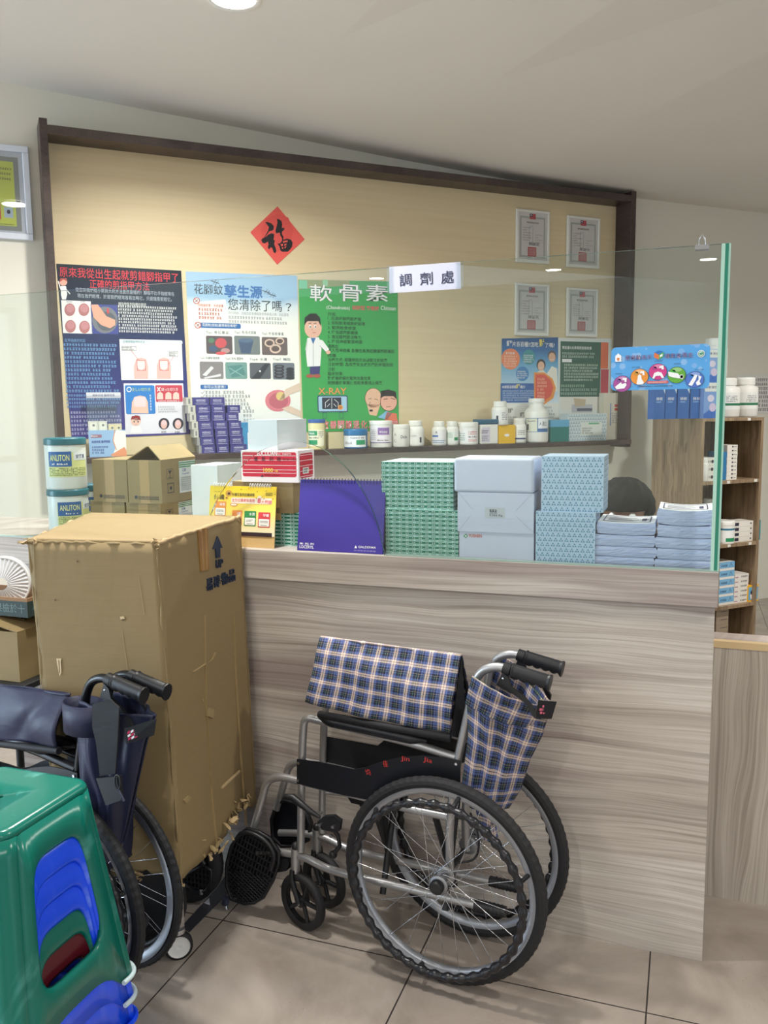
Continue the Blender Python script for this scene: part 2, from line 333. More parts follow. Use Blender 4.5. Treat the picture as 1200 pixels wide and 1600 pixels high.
class Cv:
    """draws flat print on a face: O + ex*u + ez*v, lifted along n by level"""
    def __init__(s, mb, O, ex, ez, n, pix=None, step=.0004):
        s.mb = mb; s.O = Vector(O); s.ex = Vector(ex); s.ez = Vector(ez); s.n = Vector(n); s.pix = pix; s.st = step
    def P(s, u, v, lv): return s.O + s.ex * u + s.ez * v + s.n * (s.st * lv)
    def q(s, p): return s.pix(*p) if s.pix else p
    def bx(s, x0, y0, x1, y1):
        if not s.pix: return (x0, y0), (x1, y1)
        xm, ym = (x0 + x1) / 2, (y0 + y1) / 2; a, b = s.pix(x0, ym), s.pix(x1, ym); c, d = s.pix(xm, y0), s.pix(xm, y1); return (a[0], c[1]), (b[0], d[1])
    def poly(s, pts, m, lv=1):
        v = [s.q(p) for p in pts]
        a = sum(v[i][0] * v[(i + 1) % len(v)][1] - v[(i + 1) % len(v)][0] * v[i][1] for i in range(len(v)))
        if a < 0: v = v[::-1]
        if s.ex.cross(s.ez).dot(s.n) < 0: v = v[::-1]
        s.mb.add([s.P(a_, b_, lv) for a_, b_ in v], [tuple(range(len(v)))], m); return s
    def rect(s, x0, y0, x1, y1, m, lv=1):
        a, b = s.bx(x0, y0, x1, y1); pix, s.pix = s.pix, None
        s.poly([(a[0], a[1]), (b[0], a[1]), (b[0], b[1]), (a[0], b[1])], m, lv); s.pix = pix; return s
    def rr(s, x0, y0, x1, y1, r, m, lv=1):
        a, b = s.bx(x0, y0, x1, y1); pix, s.pix = s.pix, None
        X0, X1 = sorted((a[0], b[0])); Y0, Y1 = sorted((a[1], b[1])); s.poly(rrect(X0, Y0, X1, Y1, r), m, lv); s.pix = pix; return s
    def frame(s, x0, y0, x1, y1, w, m, lv=1):
        a, b = s.bx(x0, y0, x1, y1); X0, X1 = sorted((a[0], b[0])); Y0, Y1 = sorted((a[1], b[1])); pix, s.pix = s.pix, None
        s.rect(X0, Y0, X1, Y0 + w, m, lv); s.rect(X0, Y1 - w, X1, Y1, m, lv); s.rect(X0, Y0 + w, X0 + w, Y1 - w, m, lv); s.rect(X1 - w, Y0 + w, X1, Y1 - w, m, lv); s.pix = pix; return s
    def ell(s, x, y, rx, ry, m, lv=1, n=20):
        pts = [(x + rx * cos(2 * pi * k / n), y + ry * sin(2 * pi * k / n)) for k in range(n)]
        return s.poly(pts, m, lv)
    def line(s, pts, w, m, lv=1):
        v = [Vector(s.q(p)) for p in pts]; pix, s.pix = s.pix, None
        for a, b in zip(v[:-1], v[1:]):
            d = (b - a)
            if d.length < 1e-7: continue
            d.normalize(); k = Vector((-d.y, d.x)) * w / 2; s.poly([a + k - d * w / 3, b + k + d * w / 3, b - k + d * w / 3, a - k - d * w / 3], m, lv)
        s.pix = pix; return s
    def text(s, st, x0, y0, x1, y1, m, lv=2, bold=0, rot=0):
        a, b = s.bx(x0, y0, x1, y1); X0, X1 = sorted((a[0], b[0])); Y0, Y1 = sorted((a[1], b[1]))
        vs, fs, bb = glyph(st, bold)
        if s.pix:
            hn = (X1 - X0) * (bb[3] - bb[1]) / max(1e-6, bb[2] - bb[0]) * 1.25
            if Y1 - Y0 > hn and len(st) > 1: m_ = (Y0 + Y1) / 2; Y0, Y1 = m_ - hn / 2, m_ + hn / 2
        kx = (X1 - X0) / max(1e-6, bb[2] - bb[0]); ky = (Y1 - Y0) / max(1e-6, bb[3] - bb[1])
        cx, cy = (X0 + X1) / 2, (Y0 + Y1) / 2; ca, sa = cos(R(rot)), sin(R(rot)); o = []
        for x, y in vs:
            u = X0 + (x - bb[0]) * kx - cx; v = Y0 + (y - bb[1]) * ky - cy
            o.append(s.P(cx + u * ca - v * sa, cy + u * sa + v * ca, lv))
        if s.ex.cross(s.ez).dot(s.n) < 0: fs = [f[::-1] for f in fs]
        s.mb.add(o, fs, m); return s
    def greek(s, x0, y0, x1, y1, rows, m, lv=2, fillf=.62, ragged=.25, dens=None):
        """unreadable small print: rows of tiny stroke clusters"""
        a, b = s.bx(x0, y0, x1, y1); X0, X1 = sorted((a[0], b[0])); Y0, Y1 = sorted((a[1], b[1])); pix, s.pix = s.pix, None
        ph = (Y1 - Y0) / rows; h = ph * fillf; rnd = random.Random(int(x0 * 7 + y0 * 13))
        for r_ in range(rows):
            yb = Y1 - (r_ + 1) * ph + (ph - h) / 2; xe = X1 - (X1 - X0) * ragged * rnd.random() * (rnd.random() < .5); x = X0
            while x + h < xe:
                t_ = h * .2
                for k in range(3):
                    yy = yb + h * (k * .4) + h * .02
                    s.rect(x + h * .05 * rnd.random(), yy, x + h * (.55 + .4 * rnd.random()), yy + t_, m, lv)
                xx = x + h * (.15 + .5 * rnd.random()); s.rect(xx, yb, xx + t_, yb + h, m, lv)
                x += h * (1.12 if rnd.random() > .07 else 1.7)
        s.pix = pix; return s
def thing(name, label, cat, loc=(0, 0, 0), rotz=0, group=None):
    o = bpy.data.objects.new(name, None); COL.objects.link(o); o.empty_display_size = .05; o.location = loc; o.rotation_euler.z = rotz
    return tag(o, label, cat, group)
def tag(o, label, cat, group=None, kind=None):
    o['label'] = label; o['category'] = cat
    if group: o['group'] = group
    if kind: o['kind'] = kind
    return o
def struct(o, label, cat):
    o['kind'] = 'structure'; return tag(o, label, cat)
bpy.context.view_layer.update()
# ------------------------------------------------------------------ the shop's shell
WALL0, WALL1 = -4.6, 7.2
b = MB(); b.box((-9, -9.3, -.05), (8, 8, 0), m_floor); struct(b.build('floor'), 'grey-beige stone tile floor with thin dark joints', 'floor')
# back wall (holds the display board)
b = MB(); b.box((WALL0, 0, 0), (WALL1, .12, 3.3), m_wall); struct(b.build('wall_back', loc=WO, rotz=WANG), 'cream painted wall behind the dispensing counter', 'wall')
# ceiling: follows the measured line along the back wall (dips slightly to the right)
cs = [(WALL0, 3.10), (.158, 3.058), (.591, 3.033), (1.408, 2.986), (2.167, 2.938), (3.004, 2.892), (4.021, 2.873), (5.07, 2.876), (WALL1, 2.876)]
b = MB(); v = []
for s_, z_ in cs:
    v.append(wpt(s_, -.1, z_)); v.append(wpt(s_, 1.2, z_ + .02)); v.append(wpt(s_, 3.2, 2.97)); v.append(wpt(s_, 15, 2.97))
n = len(cs); f = []
for i in range(n - 1):
    for j in range(3): f.append((i * 4 + j, (i + 1) * 4 + j, (i + 1) * 4 + j + 1, i * 4 + j + 1))
b.add(v, f, m_ceil); b.build
struct(b.build('ceiling', solid=0), 'off-white painted ceiling sloping gently along the back wall', 'ceiling')
CEIL = 2.97
# side, far left and shop-front walls with glazing
b = MB()
p1, p2 = wpt(WALL1, 0, 0), wpt(WALL1, 12, 0)
b.box((WALL1, -14, 0), (WALL1 + .12, .12, 3.3), m_wall)
struct(b.build('wall_right', loc=WO, rotz=WANG), 'cream painted side wall at the right of the shop', 'wall')
m_alufr = M((150, 154, 158), .4, .6)
def glazing(name, x0, x1, Y, nm, along='x', z0=.12, z1=2.55):
    root = bpy.data.objects.new(name, None); COL.objects.link(root); root['kind'] = 'structure'; root['label'] = 'tall shop-front window with slim grey aluminium mullions'; root['category'] = 'window'
    fr = MB(); gl = MB()
    for k in range(nm + 1):
        x = x0 + (x1 - x0) * k / nm
        if along == 'x': fr.box((x - .03, Y - .03, 0), (x + .03, Y + .03, z1), m_alufr)
        else: fr.box((Y - .03, x - .03, 0), (Y + .03, x + .03, z1), m_alufr)
    for z in (z0 - .06, 1.0, z1 - .06):
        if along == 'x': fr.box((x0, Y - .028, z), (x1, Y + .028, z + .06), m_alufr)
        else: fr.box((Y - .028, x0, z), (Y + .028, x1, z + .06), m_alufr)
    if along == 'x': gl.box((x0, Y - .004, z0), (x1, Y + .004, z1), m_glass)
    else: gl.box((Y - .004, x0, z0), (Y + .004, x1, z1), m_glass)
    fr.build('window_frame', root); gl.build('pane', root)
glazing('window_1', -4.75, -1.15, -6.6, 4, 'y')
b = MB(); b.box((-6.7, -9.2, 2.55), (5.2, -9.0, 3.1), m_wall); b.box((-6.7, -9.2, 0), (8, -9.0, 2.55), m_wall); struct(b.build('wall_front'), 'plain cream wall behind the viewer', 'wall')
b = MB(); b.box((-6.7, -9.2, 2.55), (-6.5, .2, 3.2), m_wall); b.box((-6.7, -1.15, 0), (-6.5, .2, 2.55), m_wall); b.box((-6.7, -9.2, 0), (-6.5, -4.75, 2.55), m_wall); struct(b.build('wall_left'), 'cream wall beside the side glazing', 'wall')

# ------------------------------------------------------------------ ceiling downlights
m_lamp = emis('lamp_glow', (255, 250, 240), 28)
def downlight(x, y, z, label, power=25):
    t_ = thing('ceiling_downlight', label, 'ceiling light', (x, y, z), 0, 'recessed ceiling downlights')
    a = MB(); a.lathe([(.083, 0), (.1, -.006), (.104, -.001), (.104, .004), (.083, .004)], (0, 0, 0), m_white, 32, caps=False); a.build('trim_ring', t_)
    a = MB(); a.lathe([(.0001, -.002), (.082, -.002)], (0, 0, 0), m_lamp, 32, caps=False); a.build('lamp_face', t_)
    l = bpy.data.lights.new('downlight', 'AREA'); l.shape = 'DISK'; l.size = .15; l.energy = power; l.color = (1, .96, .90); l.spread = R(150)
    o = bpy.data.objects.new('lamp', l); COL.objects.link(o); o.parent = t_; o.location = (0, 0, -.015)
def ceil_z(x, y):
    p = Vector((x, y, 0)) - WO; s_ = p.dot(WD); off = -p.dot(WL)
    z = cs[-1][1]
    for (a, za), (c_, zc) in zip(cs[:-1], cs[1:]):
        if a <= s_ <= c_: z = za + (zc - za) * (s_ - a) / (c_ - a)
    if off < 1.2: return z + .02 * off / 1.2
    if off < 3.2: return z + .02 + (2.97 - z - .02) * (off - 1.2) / 2
    return 2.97
p = atZ(366, 14, 2.99); downlight(p.x, p.y, ceil_z(p.x, p.y) - .002, 'round downlight glaring in the ceiling above the display board', 48)
for x, y, w in ((-3.47, -6.98, 'left end of the far row'), (-1.51, -7.2, 'middle of the far row'), (.06, -7.17, 'right end of the far row'),
                (-1.45, -.5, 'ceiling in front of the counter, left'), (1.3, -.6, 'ceiling in front of the counter, right'),
                (-3.4, -3.6, 'middle row, left'), (-1.0, -3.7, 'middle row, centre'), (1.4, -3.7, 'middle row, right'), (1.4, 2.2, 'ceiling behind the counter by the shelf unit')):
    downlight(x, y, ceil_z(x, y) - .002, 'round recessed downlight, ' + w, 40 if 'behind' in w else 25)

# ------------------------------------------------------------------ display board on the wall
root = thing('display_board', 'large cream display board in a dark wooden frame with bottom ledge', 'board', wpt(2.1, 0, 0), WANG)
FD = .16                                       # depth of the frame
TL = atW(74.7, 209.4, FD); TR = atW(961, 311, 0)
sl0, sr = TL.x, TR.x
ZSH = atW(500, 703, FD + .02).z                    # ledge top
ZF = atW(300, 235, FD).z
ox = -2.1
b = MB(); b.box((sl0 - .02 + ox, -.012, ZSH - .02), (sr + .03 + ox, -.001, ZF + .01), m_board); b.build('cream_panel', root)
zl = lambda s_: (atW(75, 209, FD).z + (atW(961, 311, FD).z - atW(75, 209, FD).z) * 0)
b = MB(); b.box((sl0 + ox, -FD, ZF), (sr + ox, -.001, ZF + .042), m_dark); b.build('top_rail', root, bevel=.002)
zL = atW(64, 183.5, FD).z; zR = atW(990, 298, FD).z
b = MB(); b.box((sl0 - .036 + ox, -FD, ZSH - .05), (sl0 + ox, -.001, min(zL, 3.0)), m_dark); b.build('side_panel', root, bevel=.002)
b = MB(); b.box((sr + ox, -FD, ZSH - .05), (sr + .04 + ox, -.001, min(zR, 2.868)), m_dark); b.build('side_panel', root, bevel=.002)
b = MB(); b.box((sl0 + ox, -FD - .02, ZSH - .03), (sr + .03 + ox, -.001, ZSH), m_dark); b.build('ledge', root, bevel=.002)

# ------------------------------------------------------------------ posters (flat sheets on the board)
def sheet(name, label, cat, px, off, m, group=None, thick=.0012, round_=0):
    """flat sheet on the wall; px = corner pixels (TL, TR, BR, BL); returns canvas and builder"""
    q = [atW(x, y, off) for x, y in px]; cx = sum(p.x for p in q) / 4; z0 = min(p.z for p in q)
    L = MB(); pts = [(p.x - cx, p.z - z0) for p in q]
    if round_:
        pts = rrect(min(p[0] for p in pts), min(p[1] for p in pts), max(p[0] for p in pts), max(p[1] for p in pts), round_)
    L.prism(pts[::-1], 'y', -thick, 0, m)
    def pix(x, y): p = atW(x, y, off); return (p.x - cx, p.z - z0)
    c = Cv(L, (0, -thick, 0), (1, 0, 0), (0, 0, 1), (0, -1, 0), pix)
    def done(): return tag(L.build(name, loc=wpt(cx, off, z0), rotz=WANG), label, cat, group)
    return c, done
RED, WH, TEA = M((214, 62, 74)), M((245, 245, 245)), M((60, 130, 140))
GR = M((190, 200, 215)); INK = M((40, 42, 60)); GREY = M((120, 124, 130)); LGREY = M((170, 172, 176)); SKIN = M((228, 176, 158)); NAIL = M((242, 202, 206)); PINKT = M((186, 120, 122))
# 1 nail poster
t = NT('navy_gradient_print')
gz = t.n('ShaderNodeSeparateXYZ', {0: t.obj()}).outputs[2]
t.link(t.ramp(t.math('MULTIPLY', gz, 1.16), [(0, (66, 58, 142)), (.45, (38, 48, 112)), (.75, (22, 38, 66)), (1, (14, 32, 46))]), 'Base Color'); t.set(Roughness=.35); m_navyprint = t.m
c, done = sheet('nail_care_poster', 'dark blue toenail trimming poster at the left end of the board', 'poster', [(88, 412), (283, 423), (297, 678), (112, 686)], .014, m_navyprint)
c.text('原來我從出生起就剪錯腳指甲了', 93, 418, 278, 441, RED, bold=.012)
c.text('正確的剪指甲方法', 140, 438, 233, 453, RED, bold=.012)
c.text('從您到我們從小剪到大的方法居然是錯的！腳指不比手指經常在', 118, 451, 272, 461, GR)
c.text('現在我們眼裡，於是我們經常容易忽略它，只是隨意剪短它。', 121, 461, 268, 469, GR)
c.text('腳指甲是到指裡的原因', 185, 473, 228, 478, WH)
c.greek(185, 478, 277, 521, 9, WH, fillf=.66, ragged=.05)
c.rect(97, 470, 143, 521, WH, 2)
for cx_, cy_ in ((109, 484), (131, 484), (110, 510), (132, 511)):
    c.ell(cx_, cy_, 8.5, 10, PINKT, 3); c.ell(cx_ + .5, cy_ - 2, 6, 6.5, M((206, 140, 146)), 4)
c.greek(104, 470.5, 114, 473, 1, GREY, 5); c.greek(126, 470.5, 136, 473, 1, GREY, 5)
c.rect(142, 476, 184, 522, M((62, 72, 150)), 2); c.ell(164, 500, 20, 21, M((120, 124, 134)), 3); c.ell(166, 502, 15, 15, M((92, 96, 108)), 4)
c.poly([(142, 476), (153, 476), (166, 494), (180, 500), (180, 508), (172, 513), (158, 508), (146, 496)], M((234, 172, 148)), 5)
c.rect(167, 482, 170, 490, RED, 6)
BL = M((120, 170, 220))
c.text('趾甲過度的死因', 101, 529, 133, 535, BL)
c.greek(101, 536, 186, 614, 12, BL, fillf=.6, ragged=.2)
c.greek(104, 615, 190, 638, 4, BL, fillf=.55, ragged=.2)
c.greek(111, 641, 192, 680, 6, M((190, 190, 225)), fillf=.55, ragged=.1)
c.rect(188, 531, 285, 594, WH, 2); c.rect(188, 532, 285, 536, M((220, 228, 238)), 3); c.text('正確剪腳趾甲的方法', 192, 532, 226, 536, TEA, 4)
c.frame(190, 541, 213, 548, .002, GREY, 3); c.greek(191, 542, 212, 547.5, 2, INK, 4); c.frame(264, 549, 278, 557, .002, GREY, 3); c.greek(265, 550, 277, 556.5, 2, INK, 4)
for cx_ in (220.5, 256):
    c.poly([(cx_ - 11, 592), (cx_ - 11.5, 572), (cx_ - 8, 561), (cx_, 558.5), (cx_ + 8, 561), (cx_ + 11, 572), (cx_ + 11, 592)], M((238, 190, 184)), 3)
    c.poly([(cx_ - 6.5, 564), (cx_ + 6.5, 564), (cx_ + 6, 574), (cx_, 580), (cx_ - 6, 574)], M((252, 226, 226)), 4)
    c.frame(cx_ - 6.8, 563, cx_ + 6.8, 579, .0022, RED, 5)
c.line([(205, 548), (216, 562)], .0018, RED, 4); c.line([(271, 557), (263, 570)], .0018, RED, 4)
c.poly([(193, 599), (286, 599), (291, 676), (196, 679)], M((232, 230, 240)), 2)
c.rr(196, 602, 242, 647, .008, M((34, 128, 208)), 3); c.rr(243, 602, 285, 628, .006, M((206, 62, 84)), 3)
c.text('正しい切り方', 206, 605, 235, 612, M((210, 228, 120)), 5, .01); c.ell(201.5, 608.5, 4, 4.2, WH, 4); c.ell(201.5, 608.5, 2.7, 2.9, M((34, 128, 208)), 5)
c.text('誤った切り方', 252, 605, 278, 612, WH, 5, .01); c.line([(246, 605.5), (250, 611)], .005, WH, 4); c.line([(250, 605.5), (246, 611)], .005, WH, 4)
c.poly([(205, 646), (206, 628), (211, 620), (219, 618), (227, 620), (231, 628), (232, 646)], M((244, 196, 176)), 4); c.rr(209, 620, 228, 636, .01, M((248, 214, 218)), 5)
for cx_ in (250, 263, 275): c.poly([(cx_ - 5, 624), (cx_ - 4.5, 615), (cx_, 612), (cx_ + 4.5, 615), (cx_ + 5, 624)], M((248, 208, 198)), 4)
c.greek(247, 625, 283, 628, 1, WH, 5); c.greek(247, 634, 279, 645, 3, LGREY, 4); c.greek(234, 616, 238, 642, 6, WH, 5)
c.ell(213, 653, 6, 4, M((150, 40, 50)), 4); c.ell(212, 658, 8, 7.5, M((240, 200, 186)), 4); c.poly([(204, 656), (206, 650), (218, 650), (220, 657), (213, 653)], M((150, 40, 50)), 5); c.ell(209.5, 659, 1, 1.4, INK, 6); c.ell(215.5, 659, 1, 1.4, INK, 6); c.line([(211, 663), (214, 663)], .0015, RED, 6); c.poly([(206, 666), (219, 666), (222, 676), (203, 677)], WH, 4)
for cx_ in (256, 278): c.ell(cx_, 662, 8.5, 9, M((40, 40, 58)), 4); c.ell(cx_, 663, 5, 7, M((236, 190, 178)), 5); c.ell(cx_, 660.5, 4, 4.3, NAIL, 6)
c.greek(252, 673, 263, 677, 1, INK, 4); c.greek(273, 673, 285, 677, 1, INK, 4)
# small cartoon helper in white coat
c.ell(99, 441, 6, 5.5, M((238, 178, 160)), 3); c.poly([(93, 441), (94, 435), (104, 435), (105, 440), (99, 437)], M((190, 90, 80)), 4)
c.poly([(95, 447), (103, 447), (105, 460), (103, 468), (97, 468), (95, 460)], WH, 3); c.line([(103, 452), (109, 459)], .005, WH, 3); c.line([(95, 452), (91, 440)], .005, WH, 3)
done()
# 2 mosquito poster
t = NT('sky_to_cream_print'); sp_ = t.n('ShaderNodeSeparateXYZ', {0: t.obj()}); nz = t.noise(t.obj(), 6, 3)
t.link(t.ramp(t.math('ADD', t.math('MULTIPLY', sp_.outputs[2], 1.27), t.math('MULTIPLY', t.math('SUBTRACT', nz, .5), .12)), [(0, (222, 230, 236)), (.3, (246, 246, 238)), (.84, (246, 247, 240)), (.94, (222, 233, 240)), (1, (160, 196, 226))]), 'Base Color'); t.set(Roughness=.4); m_skyprint = t.m
c, done = sheet('mosquito_poster', 'pale poster about mosquito breeding spots with seven small photos', 'poster', [(290, 424), (464, 431), (471, 690), (302, 694)], .013, m_skyprint)
DK = M((52, 62, 70)); BLU = M((44, 108, 176))
c.text('花腳蚊', 303, 444, 348, 460, DK, 2, .015); [c.text('孳生源', 350 + d_, 446 + e_, 409 + d_, 465 + e_, BLU, 2 + i_ * .3, .02) for i_, (d_, e_) in enumerate(((0, 0), (.9, 0), (.45, .7), (.45, -.5)))]
c.text('您清除了嗎', 356, 468, 440, 486, DK, 2, .012); c.text('？', 446, 474, 455, 486, DK, 2, .02)
for px_, py_ in ((336, 441), (416, 456), (425, 461)): c.line([(px_ - 6, py_ - 2), (px_ + 6, py_ + 2)], .004, DK, 3); c.line([(px_ - 3, py_ + 3), (px_ + 2, py_ - 4)], .002, DK, 3); c.line([(px_ + 1, py_ + 4), (px_ + 5, py_ - 2)], .002, DK, 3)
for px_, py_ in ((307, 470), (309, 508)):
    c.ell(px_, py_, 5.2, 5.2, M((200, 70, 60)), 3); c.ell(px_, py_, 4, 4, WH, 4); c.line([(px_ - 3.5, py_ - 3.5), (px_ + 3.5, py_ + 3.5)], .0035, M((200, 70, 60)), 5); c.line([(px_ - 2, py_ + 2), (px_ + 2, py_ - 2)], .0035, DK, 5)
c.poly([(306, 472), (352, 468), (356, 500), (312, 503)], M((250, 248, 240)), 2); c.text('嗯開誦表意！本號邀集', 309, 475, 349, 480, M((200, 90, 80)), 4); c.greek(310, 481, 350, 500, 3, M((200, 90, 80)), 4)
c.text('咬刊飛蚊，白線斑蚊會傳染登革熱與屈公病，因此要定', 357, 488, 451, 493, LGREY); c.greek(357, 494, 450, 507, 2, LGREY)
c.rr(312, 505, 376, 513, .008, BLU, 2); c.text('花腳蚊(斑蚊)最常躲在哪裡？', 316, 506, 370, 511.5, WH, 4, .01)
PH = [(322, 525, 363, 553, 'Top1. 桶·缸·甕·盆'), (366, 525, 406, 554, 'Top2. 瓶·各式底盤'), (409, 527, 449, 555, 'Top3. 杯·瓶·碗·罐·盒'),
      (312, 565, 349, 592, 'Top4. 帆積物·管容器'), (352, 566, 386, 592, 'Top5. 帆布·塑膠布'), (390, 567, 423, 592, 'Top6. 水溝'), (426, 567, 460, 593, 'Top7. 輪胎')]
PC = [(96, 84, 90), (120, 128, 130), (110, 96, 96), (140, 134, 136), (120, 160, 156), (92, 96, 104), (116, 124, 136)]
for k, (x0, y0, x1, y1, tx) in enumerate(PH):
    c.text(tx, x0, y0 - 8, x1 - 6, y0 - 2.5, M((80, 96, 110)), 2); c.rr(x0, y0, x1, y1, .008, M(PC[k]), 2)
c.ell(345, 536, 9, 8, M((206, 84, 92)), 3); c.ell(333, 545, 7, 5, M((70, 90, 120)), 3); c.ell(352, 548, 7, 4, M((190, 150, 150)), 3); c.ell(330, 532, 5, 4, M((90, 130, 100)), 3); c.ell(345, 552, 8, 2.5, M((220, 90, 98)), 4)
c.poly([(372, 532), (396, 532), (391, 552), (377, 552)], M((70, 90, 120)), 3); c.ell(384, 532, 12, 3.5, M((90, 112, 142)), 4)
for ex_, ey_, er in ((421, 536, 8), (430, 545, 9), (437, 533, 7)): c.ell(ex_, ey_, er, er * .8, M((222, 196, 180)), 3); c.ell(ex_, ey_, er * .7, er * .5, M((100, 84, 84)), 4)
c.poly([(316, 586), (330, 572), (334, 575), (322, 588)], M((226, 226, 228)), 3); c.poly([(318, 590), (345, 584), (345, 588), (320, 592)], M((226, 226, 228)), 3)
c.poly([(355, 572), (378, 570), (384, 586), (362, 590)], M((88, 140, 138)), 3); c.line([(358, 575), (380, 588)], .004, M((150, 190, 186)), 4); c.line([(360, 585), (378, 574)], .004, M((150, 190, 186)), 4)
c.poly([(392, 592), (414, 568), (422, 568), (406, 592)], M((52, 56, 66)), 3); c.ell(406, 580, 1.5, 1.5, WH, 4)
for q_ in range(4): c.ell(436, 573 + q_ * 5, 8, 3.4, M((54, 56, 66)), 3); c.ell(436, 572.4 + q_ * 5, 5, 1.6, M((96, 100, 112)), 4); c.ell(453, 577 + q_ * 4.5, 6.5, 3, M((54, 56, 66)), 3)
c.rr(313, 601, 356, 608, .007, BLU, 2); c.text('你可以怎麼做！', 318, 602, 352, 607, WH, 4, .01)
for k in range(5):
    y_ = 611 + k * 6.2; c.line([(314, y_ + 2), (316, y_ + 4), (320, y_ - 1)], .0022, GREY, 3); c.greek(321, y_ - .5, 398 - 6 * (k % 2), y_ + 4.5, 1, LGREY, 3, .9)
c.greek(380, 639, 400, 660, 3, LGREY, 3)
c.ell(434, 626, 20, 17, M((222, 130, 142)), 3); c.ell(435, 626, 15, 12.5, M((196, 104, 120)), 4)
c.poly([(436, 626), (446, 608), (468, 598), (469, 610), (454, 616), (446, 622)], M((228, 204, 186)), 5); c.ell(438, 619, 7, 7, M((226, 198, 130)), 5)
c.poly([(440, 638), (452, 634), (470, 642), (470, 652), (450, 644)], M((228, 204, 186)), 5)
done()
# 3 green cartilage poster
c, done = sheet('cartilage_poster', 'bright green poster with large white characters and cartoon doctor', 'poster', [(466, 437), (621, 440), (623, 672), (474, 675)], .015, M((58, 168, 84), .35))
c.poly([(466, 437), (546, 438.5), (546, 446), (467, 452)], M((150, 160, 110)), 2); c.rect(504, 437, 512, 447, M((150, 205, 160)), 3); c.rect(467, 438, 480, 451, M((120, 200, 160)), 3)
for k, ch in enumerate('軟骨素'):
    x0 = (484, 530, 571)[k]; c.text(ch, x0, 445, x0 + 35, 471, M((30, 60, 44)), 3, .07); c.text(ch, x0, 445, x0 + 35, 471, WH, 5, .02)
PK = M((232, 84, 100))
c.text('(Chondroitin)', 510, 478, 546, 485, WH, 3, .01); c.text('硫酸鹽 葡萄糖', 550, 478, 592, 485, PK, 3, .03); c.text('Chitosan', 595, 478, 618, 485, WH, 3, .01)
GT = M((16, 66, 36)); rows = ['作用:', '1. 迅速緩解關節疼痛', '2. 抑制軟骨細胞被破壞', '3. 緊緻軟骨修復', '4. 降低膝關節磨損', '5. 增加膝關節活動力', '6. 降低神經緊張幽度', '適應症:', '老人性神經痛 急慢性風濕症腰痛關節痛肌', '肉痛', '治療方式: 經醫師指示由靜脈注射給藥', '注射時間: 為用藥安全故於門診時間到院', '注射', '臨床效果:', '對疼痛緩解的緊緻改善效果', '明顯優於單獨使用軟骨素或止痛藥']
wd = [13, 52, 58, 44, 47, 52, 54, 17, 104, 13, 93, 102, 11, 24, 67, 85]
for k, (tx, w_) in enumerate(zip(rows, wd)):
    x0 = 512; y0 = 488 + k * 7.15; c.text(tx, x0, y0, x0 + w_, y0 + 6, GT, 2, .03)
FC, HR = M((240, 190, 168)), M((30, 26, 30))
c.ell(489, 513, 13.5, 15.5, FC, 4); c.poly([(475, 508), (476, 496), (484, 490), (494, 490), (500, 497), (501, 510), (497, 502), (480, 502)], HR, 5)
for ex_ in (484, 492): c.ell(ex_, 510.5, 2, 2.6, WH, 6); c.ell(ex_ + .4, 510.8, 1, 1.4, INK, 7); c.line([(ex_ - 2, 505.5), (ex_ + 2, 505)], .003, HR, 6)
c.line([(488, 520), (493, 519.5)], .0025, M((180, 60, 60)), 6); c.ell(487.5, 515, 1, 1.2, M((220, 160, 140)), 6)
c.poly([(480, 528), (498, 527), (502, 545), (500, 572), (480, 573), (477, 545)], WH, 4); c.line([(489, 530), (489, 572)], .0016, INK, 5); c.poly([(485, 528), (493, 528), (489, 538)], M((60, 120, 180)), 5)
c.poly([(498, 530), (504, 532), (514, 546), (510, 551), (499, 540)], WH, 5); c.ell(512.5, 550.5, 3.5, 3, FC, 6); c.line([(499, 540), (510, 551)], .0014, INK, 6)
c.line([(480, 532), (477, 556)], .0014, INK, 5); c.poly([(484, 573), (500, 572), (499, 585), (484, 585)], M((66, 60, 120)), 4); c.ell(484, 587.5, 6, 3, M((170, 90, 70)), 4); c.ell(495, 587.5, 5.5, 3, M((170, 90, 70)), 5)
c.text('X-RAY', 497, 606, 541, 616, M((90, 50, 30)), 3, .06); c.text('X-RAY', 497, 606, 541, 616, M((238, 160, 90)), 5, .025)
c.rr(496, 618, 543, 644, .006, M((40, 66, 110)), 3); c.rr(497.5, 619.5, 541.5, 642.5, .005, M((170, 208, 232)), 4); c.rr(503, 621, 533, 639, .004, M((34, 44, 64)), 5)
for k_ in (-1, 1): c.line([(518 + k_ * 4, 624), (518 + k_ * 10, 629), (518 + k_ * 10, 637)], .003, WH, 6); c.line([(518 + k_ * 3, 631), (518 + k_ * 7, 635)], .003, WH, 6)
c.line([(518, 622), (518, 638)], .003, WH, 6); c.ell(531.5, 636.5, 4, 3.8, M((240, 170, 80)), 6); c.ell(531.5, 636.5, 2.4, 2.3, M((200, 120, 60)), 7)
for x_ in (507, 533): c.frame(x_ - 3, 644, x_ + 3, 654, .002, M((40, 66, 110)), 4)
